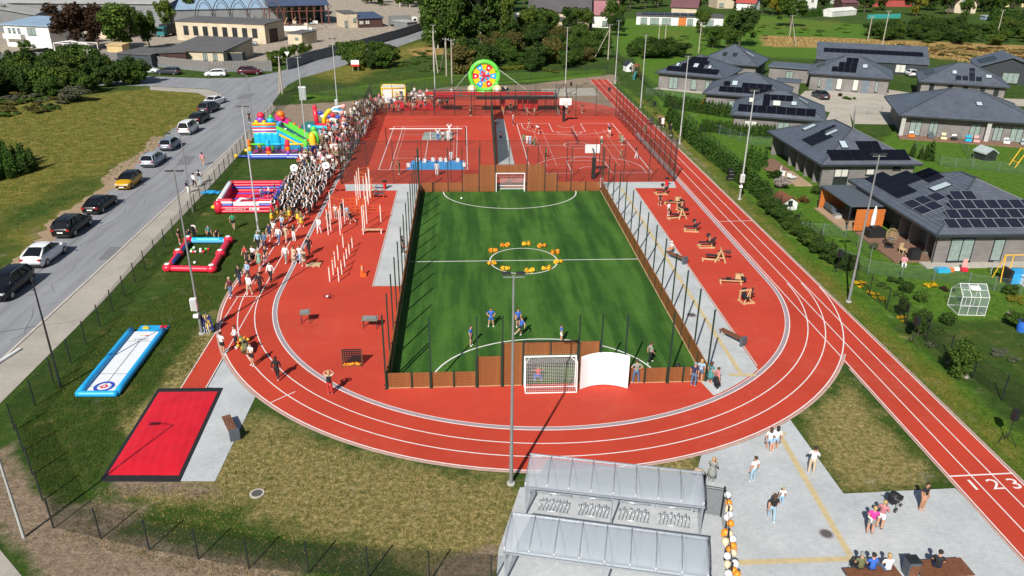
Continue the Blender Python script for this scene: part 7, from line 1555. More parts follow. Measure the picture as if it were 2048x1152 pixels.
# unit crowns about one metre high/wide, scaled per tree
CR = {'broad': [crown(s,4600,lob(s,18,.34,.62,.23,.95,.22),.025) for s in (1,2,3,4)],'shrub': [crown(s,4200,lob(s,14,.36,.46,.24,.9,.14),.025) for s in (5,6,7,8)],'tall': [crown(s,3600,lob(s,30,.24,.74,.14,1.15,.16),.019) for s in (9,10,11)],
      'thuja': [crown(s,700,[((0,0,z),.27*(1-.9*z**1.5)+.03,1.) for z in (.1,.22,.35,.48,.6,.72,.83,.93)],.042) for s in (12,13)],'low': [crown(s,900,lob(s,9,.42,.25,.22,.6,.06),.05) for s in (14,15)],'ball': [crown(16,900,[((0,0,.5),.46,.92),((.1,.05,.62),.36,.9)],.05)]}
for v in CR.values():
    for me in v: me.materials.append(M['leaf_mid'])
def tr_me(h0,r,m,limbs=True,seed=0):
    r_ = random.Random(seed); q = MB(); q.tube([(0,0,0),(.01,.005,h0*.5),(-.005,.01,h0)],r,m,6,r2=r*.45)
    if limbs:
        for i in range(5): a = r_.uniform(0,6.28); z = h0*r_.uniform(.45,.85); q.tube([(0,0,z),(.18*math.cos(a),.18*math.sin(a),z+.2)],r*.4,m,4,r2=r*.12)
    o = q.build('trunk'); me = o.data; bpy.data.objects.remove(o); return me
TRK = {'broad': tr_me(.5,.024,'bark'),'shrub': tr_me(.35,.018,'bark',True,2),'tall': tr_me(.93,.011,'birch_bark',True,3),'thuja': tr_me(.3,.02,'bark',False),'low': tr_me(.15,.02,'bark',False),'ball': tr_me(.5,.03,'bark',False)}
def plant(kind,m,label,p,h,w=None,name=None,cat=None,group=None,k=None,dz=0.):
    w = w or h; t = thing(name or {'broad': 'tree','shrub': 'shrub','tall': 'birch_tree','thuja': 'thuja','low': 'low_plant','ball': 'ball_shrub'}[kind],label,cat or {'broad': 'tree','tall': 'tree','thuja': 'conifer'}.get(kind,'shrub'),(p[0],p[1],dz),rnd.uniform(0,6.28),group); t.scale = (w,w,h)
    link('trunk',TRK[kind],t); c = CR[kind]; o = link('crown',c[rnd.randrange(len(c)) if k is None else k],t); o.material_slots[0].link = 'OBJECT'; o.material_slots[0].material = M[m]; return t
def many(kind,ms,label,pts,h,w,group,jit=.25,**kw):
    for i,p in enumerate(pts): s = rnd.uniform(1-jit,1+jit); plant(kind,ms[i % len(ms)],label if not callable(label) else label(ms[i % len(ms)]),p,h*s,w*s*rnd.uniform(.9,1.1),group=group,**kw)
def scatter(poly,n,seed,mind=0.):
    P_ = [(p.x,p.y) for p in GG(*poly)]; r_ = random.Random(seed); xs = [p[0] for p in P_]; ys = [p[1] for p in P_]; out = []
    for _ in range(n*60):
        if len(out) >= n: break
        x,y = r_.uniform(min(xs),max(xs)),r_.uniform(min(ys),max(ys)); c = False
        for i in range(len(P_)):
            (x1,y1),(x2,y2) = P_[i],P_[i-1]
            if (y1 > y) != (y2 > y) and x < (x2-x1)*(y-y1)/(y2-y1)+x1: c = not c
        if c and (not mind or all((x-a)**2+(y-b)**2 > mind**2 for a,b in out)): out.append((x,y))
    return out
def row(n,*ps):
    P_ = GG(*ps); Ls = [(b-a).length for a,b in zip(P_[:-1],P_[1:])]; T_ = sum(Ls); out = []
    for i in range(n):
        d = T_*i/(n-1 or 1)
        for a,b,L in zip(P_[:-1],P_[1:],Ls):
            if d <= L+1e-6: out.append(tuple(a.lerp(b,d/L).xy)); break
            d -= L
    return out
CN = {'leaf_mid': 'mid green','leaf_dark': 'dark green','leaf_light': 'light green','leaf_yellow': 'yellow green','leaf_olive': 'olive','leaf_rust': 'rusty brown','leaf_copper': 'copper','leaf_grey': 'grey green'}
lab = lambda f: (lambda m: f % CN[m])
# birch wood and undergrowth behind the courts
many('tall',['leaf_mid','leaf_light','leaf_mid','leaf_dark'],lab('tall slender birch with %s leaves in the wood behind the dartboard'),scatter([(862,112),(880,100),(1000,96),(1010,108),(1000,52),(870,52)],56,31,1.6),18,15,'birches of the wood',.18)
many('shrub',['leaf_mid','leaf_dark','leaf_mid','leaf_olive'],lab('%s bush in the thicket behind the far fence'),scatter([(905,148),(930,110),(1010,100),(1060,75),(1160,72),(1200,95),(1195,118),(1120,140),(1090,142),(940,150)],46,32,3.2),6.2,6.6,'thicket behind the far fence')
many('low',['leaf_light','leaf_yellow'],lab('low %s weed clump before the thicket'),row(16,(1005,140),(1060,136),(1110,146)),1.6,2.6,'weeds before the thicket')
many('shrub',['leaf_mid','leaf_light','leaf_dark'],lab('%s bush of the big clump beside the side road'),[G(*q).xy for q in ((705,132),(722,134),(742,138),(762,136),(778,130),(735,122),(757,118),(715,120),(775,118),(695,122))],5.6,6.4,'bush clump at the side road',.15)
plant('low','leaf_yellow','yellow green bush at the foot of the clump by the notice board',G(716,140),2.4,3.4); many('shrub',['leaf_light','leaf_mid'],lab('%s bush climbing over the concrete wall at the junction'),[G(*q).xy for q in ((552,132),(570,122),(590,116),(548,122),(612,108))],3.8,4.2,'bushes at the junction wall',.15)
many('low',['leaf_mid','leaf_light'],lab('low %s weed patch on the rough grass by the power poles'),scatter([(790,110),(850,98),(885,120),(880,150),(800,135)],16,33,1.5),1.,2.6,'weeds by the power poles')
many('broad',['leaf_dark','leaf_mid'],lab('%s tree behind the birch wood'),scatter([(860,48),(1030,30),(1060,8),(1000,-10),(860,10)],20,34,4),13,11,'trees behind the birch wood')
many('broad',['leaf_mid','leaf_dark','leaf_light'],lab('%s tree among the thicket right of the birch wood'),scatter([(1010,96),(1060,60),(1100,66),(1110,100),(1030,120)],9,57,4),8,8,'thicket trees')
# upper left
plant('broad','leaf_copper','big dark copper beech behind the slate shed',G(158,100),12.,15,k=0); plant('broad','leaf_copper','second dark copper tree left of the tall green one',G(200,100),11,13,k=1); plant('broad','leaf_mid','tall green tree right of the copper beeches',G(250,106),12,12); plant('broad','leaf_mid','slim green tree before the green-cabbed lorry',G(300,96),9.5,6.5); plant('broad','leaf_light','light green tree behind the slim one by the blue-roofed hall',G(335,60),9,7.5); plant('broad','leaf_mid','green tree before the grey square block',G(380,45),9,7); plant('broad','leaf_rust','orange-leaved shrub in the shade before the lorry',G(283,75),5,5.5); plant('broad','leaf_olive','olive tree behind the grey wall at the left edge',G(8,60),7,8)
plant('broad','leaf_rust','rusty orange tree before the navy-roofed hall',G(500,28),8,9); plant('shrub','leaf_mid','green hedge bush at the white house',G(50,98),3,4); plant('thuja','leaf_thuja','pointed thuja beside the white house wall',G(98,95),4,3.4)
many('shrub',['leaf_dark','leaf_mid','leaf_dark','leaf_light'],lab('%s bush in the shrubbery left of the junction'),scatter([(-60,200),(-60,140),(60,132),(160,120),(190,140),(205,165),(180,192),(120,205),(60,195)],48,35,2.6)+[tuple(G(*q).xy) for q in ((262,165),(278,168),(248,170),(205,160),(218,172))],6.2,6.6,'shrubbery left of the junction',name='bush')
plant('shrub','leaf_grey','brownish dead-looking bush at the front of the left shrubbery',G(150,203),3.6,6); plant('shrub','leaf_light','pale green willow bush in the middle of the left shrubbery',G(140,180),6,5.6)
many('low',['leaf_olive','leaf_grey','leaf_mid'],lab('%s tall weed clump before the left shrubbery'),scatter([(-40,235),(-40,190),(60,190),(130,200),(110,218),(30,232)],26,36,1.6),1.3,3.2,'weeds before the left shrubbery')
many('thuja',['leaf_dark','leaf_thuja'],lambda m: 'dark conifer in the nursery block at the left edge',scatter([(-60,372),(-60,318),(10,312),(62,325),(72,340),(30,358)],60,37,.9),2.3,2.0,'nursery conifers at the left edge',.15)
many('broad',['leaf_dark','leaf_mid','leaf_light'],lab('%s tree along the top edge left of the birch wood'),scatter([(720,12),(860,16),(860,2),(720,2)],14,38,4),7,8,'trees along the top edge')
many('low',['leaf_mid','leaf_olive'],lab('%s weed clump in the works yard'),scatter([(620,120),(820,66),(800,60),(700,85),(640,82),(620,100)],12,39,3),.7,2.2,'weeds in the works yard')
many('shrub',['leaf_mid','leaf_light'],lab('%s bush growing in the yard by the dark container'),[G(*q).xy for q in ((472,112),(482,114),(492,112),(462,110))],2.8,3.4,'bushes in the yard')
# middle and right background
for m_,l,px,py,h,w_ in (('leaf_light','round light green tree before the cream gabled house',1165,62,7.5,9),('leaf_dark','dark green tree left of the round light one',1140,60,7.5,7.5),('leaf_mid','tall tree right of the white annex',1222,62,9.5,9),('leaf_dark','dark round tree on the lawn below the annex',1232,72,6.5,7),('leaf_dark','big dark tree right of the long white house',1478,92,11,10.5),('leaf_light','yellow green tree before the white house wall',1404,66,7.5,7),('leaf_mid','green tree below the yellow one by the strut pole',1425,96,6,7),('leaf_mid','green tree behind the first grey house',1452,100,6.5,7),('leaf_mid','round meadow tree with bare lower stems',1580,54,11,11.5),('leaf_yellow','yellow green tree left of the meadow tree',1545,30,8,9),('leaf_yellow','yellow green lime tree at the top edge behind the teal fence',1832,32,10,9),('leaf_mid','tree before the cream gabled house at the upper right',1930,38,8,7)): plant('broad',m_,l,G(px,py),h,w_)
many('shrub',['leaf_dark','leaf_mid'],lab('%s bush of the dark clump left of the first grey house'),[G(*q).xy for q in ((1268,112),(1290,116),(1312,116),(1335,112),(1358,112),(1280,100),(1310,100),(1340,100))],4.4,7.2,'dark bush clump before the lawn',.12)
many('broad',['leaf_dark','leaf_mid','leaf_dark','leaf_light'],lab('%s tree along the houses at the top edge'),scatter([(1225,30),(1280,20),(1440,18),(1560,30),(1560,4),(1225,2)],26,40,5)+scatter([(1620,22),(2060,40),(2060,6),(1640,4)],34,41,5),9,9,'trees along the far houses')
many('shrub',['leaf_mid','leaf_dark','leaf_light','leaf_dark'],lab('%s bush in the wild strip beyond the tan meadow'),scatter([(1725,80),(1760,62),(1850,52),(2060,55),(2060,88),(1960,92),(1880,88),(1830,84)],54,42,3.4),4.6,6.6,'wild bushes beyond the meadow')
many('low',['straw','leaf_olive','straw','leaf_rust'],lambda m: 'tall dry weed clump in the tan meadow',scatter([(1700,94),(1820,88),(2060,100),(2060,148),(1960,122),(1830,108)],90,43,2.),1.0,4.6,'dry weeds in the meadow',jit=.35)
many('thuja',['leaf_thuja'],'thuja of the far hedge before the white gabled house',row(14,(1606,34),(1648,32)),3.4,3.2,'far thuja hedge',.1)
many('low',['leaf_mid','leaf_light'],lab('%s weed clump on the far lawn behind the grey houses'),scatter([(1340,80),(1420,60),(1540,50),(1720,50),(1700,72),(1540,70),(1500,110)],40,44,4),.6,3.,'weeds on the far lawn')
many('thuja',['leaf_dark','leaf_thuja'],lambda m: 'conifer hedge tree behind the far grey house at the top',row(14,(1980,42),(2060,46)),5.,3.6,'conifers at the upper right',.15)
# hedges of the gardens
many('thuja',['leaf_thuja','leaf_dark'],'thuja of the long hedge beside the running straight',row(64,(1338,242),(1400,300),(1462,348),(1532,404)),2.3,2.9,'thuja hedge beside the straight',.1)
many('thuja',['leaf_thuja','leaf_dark'],'thuja of the row before the fourth grey house',row(26,(1332,214),(1400,226),(1478,238)),2.3,2.2,'thuja row before the fourth house',.1); many('thuja',['leaf_thuja','leaf_dark'],'thuja of the row before the third grey house',row(22,(1404,262),(1470,270),(1546,276)),1.9,2.,'thuja row before the third house',.1)
many('thuja',['leaf_thuja'],'thuja at the corner of the second house garden',[G(*q).xy for q in ((1498,330),(1506,332),(1516,330),(1527,335),(1512,342))],2.4,1.9,'thujas at the second house',.2); many('thuja',['leaf_dark'],'small thuja on the lawn behind the nearest house',[G(*q).xy for q in ((1824,314),(1840,318),(1850,320),(1858,322))],2.2,1.8,'small thujas on the back lawn',.3)
many('shrub',['leaf_dark','leaf_mid'],lab('%s bush of the garden hedge before the pergola house'),row(16,(1528,412),(1560,440),(1600,474),(1622,496)),2.0,2.2,'garden hedge before the pergola',.12); many('shrub',['leaf_dark'],'dark climber bush on the fence before the nearest deck',[G(*q).xy for q in ((1655,520),(1668,530),(1682,538),(1702,542),(1640,508))],2.1,1.9,'climbers on the deck fence',.15)
G0 = lambda l,m,px,py,h,w_,k='shrub': plant(k,m,l,G(px,py),h,w_)
G0('pink flowering bush before the second house walkway','leaf_flower',1562,376,1.8,2.4); G0('red brown garden bush near the pergola lawn','leaf_rust',1605,404,1.,1.6); G0('dark round bush at the corner of the light walkway','leaf_dark',1633,388,1.,1.6,'ball'); G0('dark bush by the second house deck','leaf_dark',1548,355,1.2,2.2); G0('yellow flower clump by the tall floodlight pole','leaf_gold',1722,572,.9,1.3,'low'); G0('yellow flower clump below the first on the bank','leaf_gold',1742,590,.8,1.2,'low'); G0('third yellow flower clump on the garden bank','leaf_gold',1757,600,.8,1.1,'low'); G0('bright yellow shrub below the garden fence','leaf_gold',1866,574,.9,1.4,'low'); G0('dark red heather clump beside the yellow shrub','leaf_copper',1894,580,.6,1.2,'low'); G0('small yellow clump by the speaker tripod','leaf_gold',1806,640,.7,1.,'low')
for i,(px,py,h,w_) in enumerate(((1790,562,.8,1.6),(1768,574,.8,1.2),(1812,585,1.,1.3),(1842,604,1.,1.3),(1822,574,.7,1.2),(1795,590,.9,1.2),(1895,650,1.1,1.3),(1872,664,.7,1.5))): G0(('dark mat-like bush under the garden fence','small dark bush left of the garden bed','round dark bush in the garden bed','round bush above the garden lawn','dark bush near the yellow shrub','bush in the middle of the garden bed','round leafy bush on the lawn left of the greenhouse','spreading low bush on the garden lawn')[i],'leaf_dark' if i % 2 == 0 else 'leaf_mid',px,py,h,w_,'ball' if i in (2,3,6) else 'low')
plant('broad','leaf_mid','round pine on a bare stem at the garden fence',G(1918,757),2.9,2.5,name='stem_pine',k=2); plant('broad','leaf_dark','small stem pine near the speaker stand',G(1835,672),2.2,1.7,name='stem_pine',k=3); plant('broad','leaf_dark','thin young tree on the garden bank',G(1800,636),1.9,1.4,k=1); G0('white flowering bush behind the blue barrel','leaf_mid',2032,652,1.6,2.2); G0('white blossom cluster on the bush behind the barrel','leaf_flower',2018,634,1.2,1.,'low'); G0('grey lavender bed on the garden lawn','leaf_grey',2010,712,.6,2.,'low'); G0('grey shrub at the fence below the speaker','leaf_grey',1858,692,.8,1.,'low'); G0('white flowering edge plant at the fence','leaf_flower',1905,728,.5,1.,'low'); G0('second white flowering plant at the fence foot','leaf_flower',1928,752,.5,.9,'low'); G0('yellow green strip of plants right of the greenhouse','leaf_yellow',2025,600,.6,2.2,'low'); G0('green plants inside the greenhouse','leaf_light',1953,622,.9,1.5,'low'); G0('bush at the swing corner of the garden fence','leaf_mid',2022,588,1.2,1.8); G0('planted tub before the brown deck','leaf_grey',1746,498,.7,.9,'ball'); G0('clipped bush on the drive before the blue doors','leaf_mid',1698,198,1.1,2.6,'low'); G0('red leaved dwarf bush on the drive bed','leaf_copper',1680,193,.7,1.,'ball')
# grass tufts: nobody could count them
def tufts(name,polys,n,h,seed,ms,wd=.5):
    r_ = random.Random(seed); mb = {m: ([],[]) for m in ms}
    for poly,k in zip(polys,n):
        for (x,y) in scatter(poly,k,seed):
            vs,fs = mb[ms[r_.randrange(len(ms))]]
            for q in range(3):
                a = r_.uniform(0,6.28); hh = h*r_.uniform(.5,1.3); d = r_.uniform(.2,.6)*hh; bw_ = hh*wd*.3; c,s = math.cos(a),math.sin(a); k0 = len(vs); ox,oy = r_.uniform(-.08,.08),r_.uniform(-.08,.08)
                vs += [(x+ox-s*bw_,y+oy+c*bw_,0),(x+ox+s*bw_,y+oy-c*bw_,0),(x+ox+c*d,y+oy+s*d,hh)]; fs.append((k0,k0+1,k0+2))
    for m,(vs,fs) in mb.items():
        if not fs: continue
        me = bpy.data.meshes.new(name); me.from_pydata(vs,[],fs); me.materials.append(M[m]); tag(link(name,me),kind='stuff')
NL = [(505,835),(640,885),(860,945),(1030,968),(1000,1120),(900,1152),(400,1152),(120,1075),(200,975),(430,970)]; NL2 = [(40,860),(230,640),(400,560),(430,620),(390,740),(300,780),(190,960),(110,1040)]; NL3 = [(1690,740),(1900,972),(1690,985),(1600,850)]; NV = [(1400,330),(1560,490),(1700,630),(2048,960),(2048,880),(1780,655),(1600,500),(1470,390)]; NY = [(640,430),(560,430),(330,560),(300,480),(480,320),(620,330)]
tufts('grass',[NL,NL3],[13000,2000],.075,51,['straw','leaf_olive','leaf_light']); tufts('grass',[NL2,[(430,620),(330,560),(440,440),(560,440),(480,540)]],[13000,5000],.09,52,['leaf_mid','leaf_light','leaf_olive']); tufts('grass',[NV],[8000],.08,55,['leaf_light','leaf_light','leaf_yellow'])
tufts('grass',[[(0,480),(160,400),(320,290),(440,205),(300,180),(0,225)],[(600,150),(700,150),(880,150),(1080,150),(900,170),(640,200)]],[9000,3000],.16,53,['leaf_light','leaf_olive','leaf_yellow'])
tufts('tall_grass',[[(1530,74),(1720,80),(2060,98),(2060,146),(1820,108),(1700,96),(1540,92)]],[6000],.3,54,['straw','straw','leaf_olive'],.8)

# ================================================================== PEOPLE
for nm,c in dict(p_skin=(.50,.27,.18),p_tan=(.40,.20,.12),p_white=(.76,.76,.77),p_black=(.012,.012,.015),p_navy=(.015,.025,.075),p_jean=(.09,.15,.26),p_ljean=(.30,.42,.52),p_blue=(.03,.12,.50),p_lblue=(.30,.45,.62),p_green=(.02,.27,.12),p_teal=(.06,.22,.22),p_grey=(.25,.26,.24),p_beige=(.50,.40,.29),p_red=(.48,.03,.03),p_maroon=(.10,.015,.03),p_pink=(.68,.25,.33),p_rose=(.70,.04,.30),p_yellow=(.70,.45,.03),p_olive=(.13,.13,.06),p_stripe=(.48,.18,.22),p_hair=(.022,.013,.009),p_brown=(.07,.035,.018),p_blond=(.42,.28,.12),p_orange=(.65,.18,.02),p_sage=(.20,.33,.25)).items(): mat(nm,c,.8,.1,14)
POSE = {}
def body(key,**J):
    """one continuous skinned figure of unit height facing -y; J overrides joints"""
    P = dict(pel=(0,0,.53),wai=(0,0,.61),che=(0,.005,.73),nec=(0,.01,.825),chi=(0,-.005,.868),hea=(0,-.012,.925),top=(0,-.005,.975),shL=(.105,.008,.805),shR=(-.105,.008,.805),elL=(.135,.02,.645),elR=(-.135,.02,.645),wrL=(.13,-.025,.505),wrR=(-.13,-.025,.505),haL=(.13,-.035,.46),haR=(-.13,-.035,.46),hiL=(.055,0,.50),hiR=(-.055,0,.50),knL=(.06,-.012,.285),knR=(-.06,-.012,.285),anL=(.062,.012,.045),anR=(-.062,.012,.045),toL=(.07,-.075,.02),toR=(-.07,-.075,.02))
    P.update(J); ks = list(P); ix = {k: i for i,k in enumerate(ks)}
    E_ = [('pel','wai'),('wai','che'),('che','nec'),('nec','chi'),('chi','hea'),('hea','top')]
    for s in 'LR': E_ += [('che','sh'+s),('sh'+s,'el'+s),('el'+s,'wr'+s),('wr'+s,'ha'+s),('pel','hi'+s),('hi'+s,'kn'+s),('kn'+s,'an'+s),('an'+s,'to'+s)]
    RAD = dict(pel=(.088,.068),wai=(.076,.058),che=(.092,.062),nec=(.034,.034),chi=(.040,.046),hea=(.050,.058),top=(.036,.042),sh=(.043,.043),el=(.030,.030),wr=(.021,.021),ha=(.020,.026),hi=(.062,.062),kn=(.043,.043),an=(.028,.028),to=(.026,.022))
    me = bpy.data.meshes.new('sk'); me.from_pydata([P[k] for k in ks],[(ix[a],ix[b]) for a,b in E_],[]); o = bpy.data.objects.new('sk',me); COL.objects.link(o); sm_ = o.modifiers.new('s','SKIN'); sm_.use_smooth_shade = True
    for k in ks: v = me.skin_vertices[0].data[ix[k]]; v.radius = RAD.get(k) or RAD[k[:2]]; v.use_root = k == 'pel'
    o.modifiers.new('u','SUBSURF').levels = 1; bpy.context.view_layer.update(); q = bpy.data.meshes.new_from_object(o.evaluated_get(bpy.context.evaluated_depsgraph_get())); bpy.data.objects.remove(o)
    vs = [v.co.copy() for v in q.vertices]; fs = [tuple(p.vertices) for p in q.polygons]; V = {k: Vector(P[k]) for k in ks}
    def near(c):
        bd = 9; bb = None
        for a,b in E_:
            d = V[b]-V[a]; t = max(0,min(1,(c-V[a]).dot(d)/d.length_squared)); l = (c-V[a]-d*t).length
            if l < bd: bd,bb = l,(a,b,t)
        return bb
    def slot(bb,sl,sh):
        a,b,t = bb; a2 = a[:2]
        if b in ('chi','hea','top') or a in ('hea','chi'): return 0
        if a2 in ('sh',) : return 1 if sl or t < .6 else 0
        if a2 in ('el','wr'): return 1 if sl and a2 == 'el' and t < .9 else 0
        if a == 'pel' and b == 'wai': return 2 if t < .45 else 1
        if a == 'pel' : return 2
        if a2 == 'hi': return 2 if not sh or t < .62 else 0
        if a2 == 'kn': return (0 if sh else 2) if t < .88 else 3
        if a2 == 'an': return 3
        return 1
    N_ = [near(sum((vs[i] for i in f),Vector())/len(f)) for f in fs]; mb = MB(); mb.v = [tuple(v) for v in vs]; mb.f = list(fs)
    n0 = len(fs)
    for s in 'LR':   # four fingers and a thumb, nose
        w_,h_ = V['wr'+s],V['ha'+s]; d = (h_-w_).normalized(); a = d.cross(Vector((0,1,.2))).normalized(); b = d.cross(a)
        for i in range(4): r0 = h_+a*(.012*(i-1.5)); mb.tube([r0,r0+d*.030-b*.004,r0+d*(.050-.004*abs(i-1.4))-b*.014],.0058,'p_skin',4)
        mb.tube([w_+d*.012+a*.018,w_+d*.035+a*.034-b*.01,w_+d*.052+a*.036-b*.016],.0066,'p_skin',4)
    c = V['hea']; f_ = (V['hea']-V['top']).cross(Vector((1,0,0))).normalized(); f_ = f_ if f_.y < 0 else -f_; mb.add([c+f_*.055+Vector((0,0,.008)),c+f_*.072+Vector((0,0,-.016)),c+f_*.053+Vector((.012,0,-.02)),c+f_*.053+Vector((-.012,0,-.02))],[(0,2,1),(0,1,3),(1,2,3)],'p_skin')
    ne = len(mb.f)-n0; out = {}
    for sl in (0,1):
        for sh in (0,1):
            m2 = bpy.data.meshes.new('body'); m2.from_pydata(mb.v,[],mb.f); [m2.materials.append(M[k]) for k in ('p_skin','p_white','p_black','p_black')]; m2.polygons.foreach_set('material_index',[slot(x,sl,sh) for x in N_]+[0]*ne); m2.polygons.foreach_set('use_smooth',[True]*len(m2.polygons)); out[sl,sh] = m2
    # hair caps: short and long
    hd = V['hea']; tp = V['top']; up = (tp-V['chi']).normalized(); bk = -f_; hs = {}
    for kind in ('short','long','cap'):
        q = MB(); c0 = hd+up*.018+bk*.012; q.ball(c0,.068,'p_hair',10,6,.9,1.05,.85)
        q.v = [tuple(Vector(v)+(-bk*.0 if (Vector(v)-c0).dot(f_) < .03 or (Vector(v)-c0).dot(up) > .012 else f_*-.055)) for v in q.v]
        if kind == 'long': q.lathe([(.045,-.15),(.056,-.06),(.05,.02)],hd+bk*.036,'p_hair',8,1,.7)
        if kind == 'cap': q.lathe([(.055,0),(.05,.012)],c0+f_*.06+up*.012,'p_hair',8,1,.9)
        o = q.build('hair',smooth=True); hs[kind] = o.data; bpy.data.objects.remove(o)
    q = MB(); p = V['pel']; q.lathe([(.15,p.z-.24),(.125,p.z-.1),(.092,p.z+.05),(.08,p.z+.1)],(p.x,p.y,0),'p_white',12,1,.85); o = q.build('skirt',smooth=True); sk = o.data; bpy.data.objects.remove(o)
    POSE[key] = (out,hs,sk)
body('stand')
body('walk',knL=(.06,-.075,.30),anL=(.06,-.10,.06),toL=(.065,-.185,.05),knR=(-.06,.03,.29),anR=(-.06,.13,.07),toR=(-.065,.06,.025),elL=(.14,.07,.65),wrL=(.13,.06,.515),haL=(.13,.05,.47),elR=(-.14,-.02,.65),wrR=(-.125,-.11,.54),haR=(-.12,-.14,.50))
body('walk2',knR=(-.06,-.06,.29),anR=(-.06,-.06,.05),toR=(-.065,-.145,.025),knL=(.06,.02,.285),anL=(.06,.10,.06),toL=(.065,.03,.02),elR=(-.14,.06,.65),wrR=(-.13,.03,.515),haR=(-.13,.02,.47),elL=(.14,-.0,.65),wrL=(.11,-.10,.55),haL=(.09,-.13,.53))
body('hips',elL=(.2,.04,.68),wrL=(.115,-.02,.60),haL=(.085,-.04,.585),elR=(-.2,.04,.68),wrR=(-.115,-.02,.60),haR=(-.085,-.04,.585),hiL=(.055,0,.50),knL=(.085,-.01,.285),anL=(.11,.01,.045),toL=(.13,-.07,.02),knR=(-.085,-.01,.285),anR=(-.11,.01,.045),toR=(-.13,-.07,.02))
body('phone',elL=(.14,-.04,.66),wrL=(.05,-.13,.76),haL=(.03,-.15,.80),elR=(-.14,-.04,.66),wrR=(-.05,-.13,.76),haR=(-.03,-.15,.80))
body('armsup',elL=(.19,-.01,.88),wrL=(.09,-.01,.97),haL=(.05,-.01,.985),elR=(-.19,-.01,.88),wrR=(-.09,-.01,.97),haR=(-.05,-.01,.985))
body('sit',pel=(0,.0,.10),wai=(0,.0,.18),che=(0,-.02,.30),nec=(0,-.03,.395),chi=(0,-.05,.438),hea=(0,-.06,.495),top=(0,-.055,.545),shL=(.105,-.025,.375),shR=(-.105,-.025,.375),elL=(.13,-.06,.22),elR=(-.13,-.06,.22),wrL=(.07,-.18,.17),wrR=(-.07,-.18,.17),haL=(.04,-.21,.17),haR=(-.04,-.21,.17),hiL=(.06,-.01,.085),hiR=(-.06,-.01,.085),knL=(.08,-.24,.09),knR=(-.08,-.24,.09),anL=(.08,-.25,-.14),anR=(-.08,-.25,-.14),toL=(.085,-.33,-.165),toR=(-.085,-.33,-.165))
body('floor',pel=(0,.0,.08),wai=(0,.0,.16),che=(0,-.01,.28),nec=(0,-.02,.375),chi=(0,-.035,.418),hea=(0,-.045,.475),top=(0,-.04,.525),shL=(.105,-.015,.355),shR=(-.105,-.015,.355),elL=(.15,-.05,.22),elR=(-.15,-.05,.22),wrL=(.13,-.15,.15),wrR=(-.13,-.15,.15),haL=(.11,-.18,.13),haR=(-.11,-.18,.13),hiL=(.06,-.01,.07),hiR=(-.06,-.01,.07),knL=(.19,-.16,.085),knR=(-.19,-.16,.085),anL=(.02,-.22,.045),anR=(-.02,-.24,.05),toL=(-.06,-.25,.03),toR=(.06,-.27,.035))
body('kick',pel=(0,.02,.50),che=(0,.07,.70),wai=(0,.04,.58),nec=(0,.08,.79),chi=(0,.06,.835),hea=(0,.05,.89),top=(0,.055,.94),shL=(.105,.08,.77),shR=(-.105,.08,.77),elL=(.22,.10,.68),wrL=(.30,.05,.60),haL=(.33,.03,.58),elR=(-.2,.14,.66),wrR=(-.24,.2,.56),haR=(-.25,.22,.53),knL=(.07,-.13,.36),anL=(.08,-.30,.22),toL=(.09,-.37,.26),knR=(-.06,.01,.27),anR=(-.06,.07,.045),toR=(-.07,-.01,.02))
body('bend',che=(0,-.16,.66),wai=(0,-.07,.59),nec=(0,-.25,.66),chi=(0,-.295,.65),hea=(0,-.345,.63),top=(0,-.39,.625),shL=(.105,-.22,.655),shR=(-.105,-.22,.655),elL=(.12,-.25,.51),elR=(-.12,-.25,.51),wrL=(.11,-.30,.38),wrR=(-.11,-.30,.38),haL=(.11,-.31,.335),haR=(-.11,-.31,.335))
body('crouch',pel=(0,.06,.30),wai=(0,.02,.37),che=(0,-.06,.47),nec=(0,-.11,.55),chi=(0,-.14,.585),hea=(0,-.155,.64),top=(0,-.155,.69),shL=(.105,-.09,.53),shR=(-.105,-.09,.53),elL=(.2,-.14,.42),elR=(-.2,-.14,.42),wrL=(.24,-.25,.38),wrR=(-.24,-.25,.38),haL=(.25,-.29,.39),haR=(-.25,-.29,.39),hiL=(.06,.05,.28),hiR=(-.06,.05,.28),knL=(.14,-.14,.25),knR=(-.14,-.14,.25),anL=(.13,.02,.045),anR=(-.13,.02,.045),toL=(.15,-.06,.02),toR=(-.15,-.06,.02))
body('carry',elL=(.14,-.03,.66),wrL=(.06,-.12,.65),haL=(.03,-.14,.65),elR=(-.14,-.03,.66),wrR=(-.06,-.12,.63),haR=(-.03,-.14,.62))
NP = [0]
def person(label,p,pose='stand',h=1.72,rz=0.,top='white',bot='black',shoe='white',hair='hair',hk='short',sl=0,sh=0,skirt=None,skin='p_skin',group=None,vest=None,dz=0.,bag=None):
    """rz 0 faces the camera side"""
    NP[0] += 1; t = thing('person',label,'person',(p[0],p[1],.02+dz),rz,group); t.scale = (h*1.04,h*1.04,h); B,H_,S = POSE[pose]
    o = link('body',B[sl,sh],t)
    for i,k in enumerate((skin,'p_'+top,'p_'+bot,'p_'+shoe)): o.material_slots[i].link = 'OBJECT'; o.material_slots[i].material = M[k]
    q = link('hair' if hk != 'cap' else 'cap',H_[hk],t); q.material_slots[0].link = 'OBJECT'; q.material_slots[0].material = M['p_'+hair]
    if skirt: q = link('skirt',S,t); q.material_slots[0].link = 'OBJECT'; q.material_slots[0].material = M['p_'+skirt]
    if vest: q = link('vest',VEST,t); q.material_slots[0].link = 'OBJECT'; q.material_slots[0].material = M['p_'+vest]
    if bag: q = link('backpack',BAG,t); q.material_slots[0].link = 'OBJECT'; q.material_slots[0].material = M['p_'+bag]
    return t
